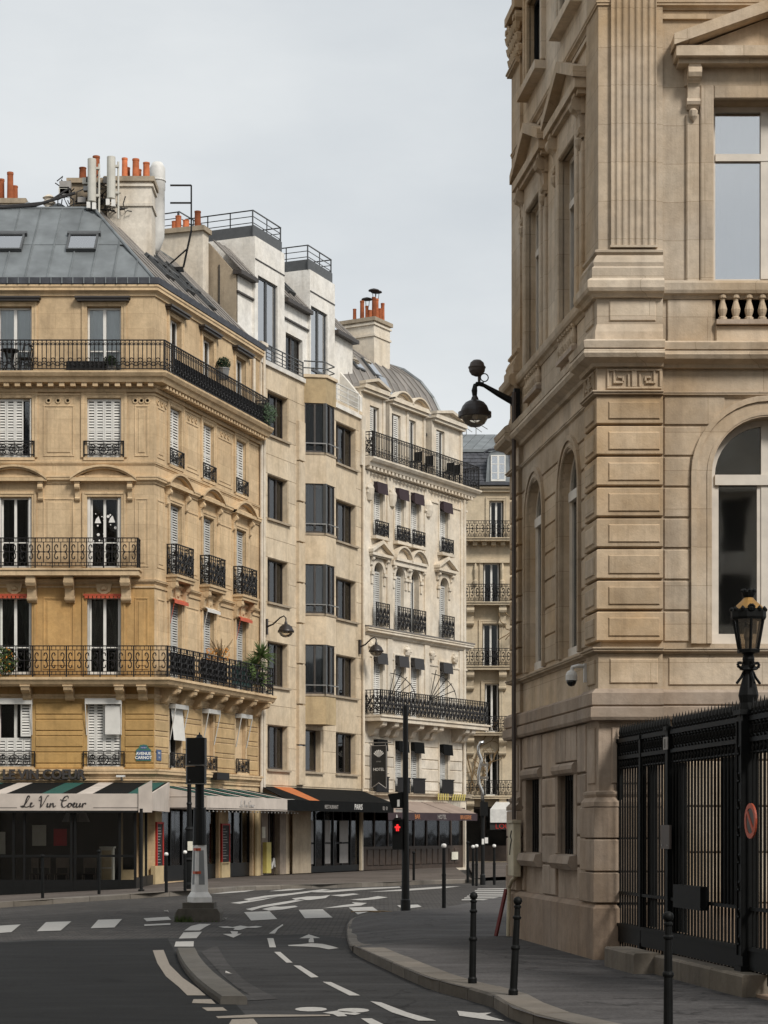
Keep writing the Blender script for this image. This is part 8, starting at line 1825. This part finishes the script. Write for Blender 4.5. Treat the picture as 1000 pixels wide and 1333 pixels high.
# ================================================================== plants and small things on balconies
def leaf_ball(name, label, cat, c, r, n, mat, size=0.06, seed=1, pot=None, stem=None, flower=None, squash=1.0):
    rr = random.Random(seed); o = thing(name, label, cat, T(*c)); mb = MB(); fl = MB()
    for k in range(n):
        d = Vector((rr.gauss(0, 1), rr.gauss(0, 1), rr.gauss(0, 1))).normalized() * r * (rr.random()**0.35); d.z *= squash
        a = Vector((rr.uniform(-1, 1), rr.uniform(-1, 1), rr.uniform(-1, 1))).normalized()*size; b_ = a.orthogonal().normalized()*size*0.5
        t = fl if flower and rr.random() < 0.08 else mb; t.add([d-a, d+b_, d+a, d-b_], [(0, 1, 2, 3)])
    mk('foliage', mb, mat, o, T(*c))
    if fl.v: mk('flower', fl, flower, o, T(*c))
    if pot: mk('pot', MB().lathe([(pot*0.75, -r-pot*1.4), (pot, -r*0.75), (pot*1.08, -r*0.75), (pot*1.08, -r*0.6)], 14), 'steel_grey', o, T(*c))
    return o
p = F2.xy(F2.u_(291, -0.3), -0.3); leaf_ball('topiary_ball', 'clipped dark ball shrub in a grey pot on the top flank balcony', 'shrub', (p.x, p.y, F2.z_(291, 474, -0.3)), 0.24, 900, 'leaf_dark', 0.035, 2, 0.2)
p = F1.xy((145-201)/42, -0.25); leaf_ball('topiary_ball', 'small dark ball shrub beside the black planter on the top front balcony', 'shrub', (p.x, p.y, 15.96+0.32), 0.22, 700, 'leaf_dark', 0.035, 3, 0.18)
o = thing('planter', 'long black planter box behind the top front balcony railing', 'planter', F1.M(-2.1, -0.28, 15.96)); mk('trough', MB().slab((88-201)/42, (138-201)/42, 15.97, 16.28, -0.12, -0.40, 0.01), 'board_black', o, F1.M()); mk('soil', MB().box((89-201)/42, (137-201)/42, -0.38, -0.14, 16.28, 16.29), 'wood_dark', o, F1.M())
p = F2.xy(L2-0.6, -0.45); leaf_ball('ivy', 'variegated ivy bush hanging at the far end of the top flank balcony', 'climber', (p.x, p.y, 16.35), 0.42, 900, 'leaf_ivy', 0.045, 4)
p = F1.xy(-4.75, -0.55); leaf_ball('balcony_shrub', 'straggly shrub with orange leaves on the left of the second floor balcony', 'shrub', (p.x, p.y, 6.95), 0.62, 900, 'leaf', 0.05, 5, flower='flower', squash=0.75)
p = F2.xy(F2.u_(287, -0.4), -0.4); q0 = Vector((p.x, p.y, 7.35))
o = thing('dry_grass', 'dry yellowish twiggy plant above the second floor flank railing', 'plant', T(*q0)); mb = MB(); rr = random.Random(6)
for k in range(60): a = rr.uniform(0, 6.28); l = rr.uniform(0.3, 0.75); t = rr.uniform(0.1, 0.8); mb.line([(0, 0, 0), (l*t*math.cos(a)*0.5, l*t*math.sin(a)*0.5, l*0.6), (l*t*math.cos(a), l*t*math.sin(a), l)], 0.005)
mk('stalk', mb, 'twig', o, T(*q0)); mk('foliage', (lambda m: [m.add([(x, y, z), (x+0.05, y, z+0.02), (x, y+0.02, z+0.06)], [(0, 1, 2)]) for x, y, z in [(rr.uniform(-0.5, 0.3), rr.uniform(-0.2, 0.2), rr.uniform(0, 0.4)) for _ in range(120)]] and m)(MB()), 'flower', o, T(*q0))
p = F2.xy(F2.u_(318, -0.4), -0.4); leaf_ball('balcony_shrub', 'low green bush beside the yucca on the second floor flank balcony', 'shrub', (p.x, p.y, 7.15), 0.42, 700, 'leaf', 0.05, 14, squash=0.9)
o_c = F2.xy(F2.u_(334, -0.45), -0.45); q0 = Vector((o_c.x, o_c.y, 7.2))
o = thing('yucca', 'spiky green yucca at the far end of the second floor flank balcony', 'plant', T(*q0)); mk('stem', MB().tube([(0, 0, -0.7), (0.0, 0, 0.0), (0.15, 0, 0.7)], 0.04, 6), 'twig', o, T(*q0)); mb = MB()
for (cx_, cz_) in ((-0.18, 0.05), (0.17, 0.62), (0.05, -0.35), (0.0, 0.3)):
    for k in range(95):
        a = rr.uniform(0, 6.28); e_ = rr.uniform(-0.5, 1.4); l = rr.uniform(0.38, 0.66); d = Vector((math.cos(a)*math.cos(e_), math.sin(a)*math.cos(e_), math.sin(e_))); s = d.orthogonal().normalized()*0.022; c = Vector((cx_, 0, cz_)); m_ = c+d*l*0.55; e2 = c+d*l+Vector((0, 0, -0.06)); mb.add([c-s, c+s, m_+s*0.9, m_-s*0.9, e2], [(0, 1, 2, 3), (3, 2, 4)])
mk('foliage', mb, 'leaf', o, T(*q0))
for i, (a, b, mat) in enumerate(((222, 254, 'black_cloth'), (262, 296, 'black_cloth'), (302, 328, 'green_board'))):
    tag(mk('privacy_screen', MB().box(F2.u_(a, -0.6), F2.u_(b, -0.6), -0.60, -0.585, 6.6, 7.28), mat, None, F2.M()), ['first dark', 'second dark', 'green'][i] + ' cloth screen tied behind the second floor flank railing', 'screen')
tag(mk('privacy_screen', MB().box(0.5, L2-0.6, -0.46, -0.45, 16.05, 16.55), 'black_cloth', None, F2.M()), 'long dark screen behind the top flank balcony railing', 'screen')
# bistro set on the top balcony
o = thing('bistro_table', 'small dark bistro table on the top front balcony', 'table', F1.M(-4.43, -0.2, 15.96)); c = (13-201)/42; mk('table_top', MB().lathe([(0.29, 0.68), (0.29, 0.71)], 16, (c, -0.2, 15.96)), 'iron', o, F1.M())
for sx in (-1, 1):
    for sy in (-1, 1): mk('leg', MB().line([(c+sx*0.2, -0.2+sy*0.14, 15.97), (c+sx*0.06, -0.2+sy*0.05, 16.3), (c+sx*0.14, -0.2+sy*0.1, 16.64)], 0.014), 'iron', o, F1.M())
o = thing('bistro_chair', 'dark metal bistro chair right of the little table on the top balcony', 'chair', F1.M(-3.8, -0.2, 15.96)); c = (34-201)/42; mk('seat', MB().box(c-0.18, c+0.18, -0.38, -0.02, 16.38, 16.41), 'iron', o, F1.M())
mk('backrest', MB().line([(c+0.16, -0.36, 16.4), (c+0.2, -0.36, 16.7), (c+0.1, -0.36, 16.84)], 0.014).line([(c+0.16, -0.04, 16.4), (c+0.2, -0.04, 16.7), (c+0.1, -0.04, 16.84)], 0.014).line([(c-0.1, -0.2, 16.6), (c-0.05, -0.2, 16.82), (c+0.1, -0.2, 16.85), (c+0.22, -0.2, 16.78)], 0.016), 'iron', o, F1.M())
for sx in (-0.16, 0.16):
    for sy in (-0.36, -0.04): mk('leg', MB().bar((c+sx, sy, 16.38), (c+sx*1.2, sy, 15.97), 0.014), 'iron', o, F1.M())
# chairs and a table on the hotel balcony
for i, px in enumerate((541, 556, 583, 591)):
    u = F4.u_(px, -0.1); o = thing('balcony_chair', ['leftmost', 'second', 'third', 'rightmost'][i] + ' dark chair behind the top hotel balcony railing', 'chair', F4.M(u, -0.1, s5), 'chairs on the hotel balcony')
    mk('seat', MB().box(u-0.2, u+0.2, -0.3, 0.05, s5+0.44, s5+0.48), 'iron', o, F4.M()); mk('backrest', MB().box(u+0.16, u+0.2, -0.3, 0.05, s5+0.5, s5+0.9), 'iron', o, F4.M())
    for sx in (-0.18, 0.18):
        for sy in (-0.28, 0.03): mk('leg', MB().bar((u+sx, sy, s5), (u+sx, sy, s5+0.45), 0.016), 'iron', o, F4.M())
# little scraps on the road
for i, (px, py, lab) in enumerate(((297, 1271, 'crumpled white paper scrap beside the curved separator'), (217, 1188, 'small white scrap in the road left of the island'), (291, 1198, 'white paper scrap at the right foot of the mossy island'))):
    p = gp(px, py); rr = random.Random(i); tag(mk('paper_scrap', MB().add([(rr.uniform(-0.07, 0.07), rr.uniform(-0.1, 0.1), rr.uniform(0, 0.05)) for _ in range(7)], [(0, 1, 2), (2, 3, 4), (4, 5, 6), (0, 3, 6), (1, 4, 5)]), 'road_paint', None, T(p.x, p.y, 0.012)), lab, 'litter')

# ================================================================== unseen houses added to shade the crossing and stand in its window panes
def plain_house(name, label, Fr, W, depth, top, mat):
    o = thing(name, label, 'building', Fr.M(W/2, 0, 0)); holes = []
    n = int(W/2.8)
    for i in range(n):
        for k in range(int((top-4.5)/3.1)): c = (i+0.5)*W/n; holes.append((c-0.55, c+0.55, 4.2+3.1*k, 6.3+3.1*k))
    mb = MB(); wall(mb, 0, W, -1, top, holes, 0.25)
    mb.quad((0, 0, -1), (0, depth, -1), (0, depth, top), (0, 0, top)); mb.quad((W, 0, -1), (W, depth, -1), (W, depth, top), (W, 0, top)); mb.quad((0, 0, top), (W, 0, top), (W, depth, top), (0, depth, top)); mb.quad((0, depth, -1), (W, depth, -1), (W, depth, top), (0, depth, top))
    mk('wall', mb, mat, o, Fr.M()); mk('room_wall', MB().box(0.05, W-0.05, 0.26, 0.30, 0, top-0.1), 'room', o, Fr.M())
    mk('cornice', MB().box(-0.1, W+0.1, -0.4, 0.02, top-0.5, top-0.2), mat, o, Fr.M()); mk('balcony', MB().box(0, W, -0.6, 0.02, top-3.6, top-3.4), mat, o, Fr.M())
    mk('roof', MB().prism([(-0.1, top+0.01), (1.6, top+3.0), (depth-1.6, top+3.0), (depth, top+0.01)], 0.05, W-0.05, 'x'), 'zinc', o, Fr.M())
plain_house('shade_house', 'stone house added behind the viewer for shade and reflections, out of the picture', Frame(22, -34, -1, 0), 46, 12, 19.5, 'stack_render')
plain_house('shade_house', 'stone house added on the left before the crossing for its shade, out of the picture', Frame(-16, -14, 0, 1), 46, 12, 19.5, 'stack_render')
plain_house('shade_house', 'stone block added right of the gate court for its shade, out of the picture', Frame(15, 22, 0, -1), 30, 12, 10.0, 'hall')
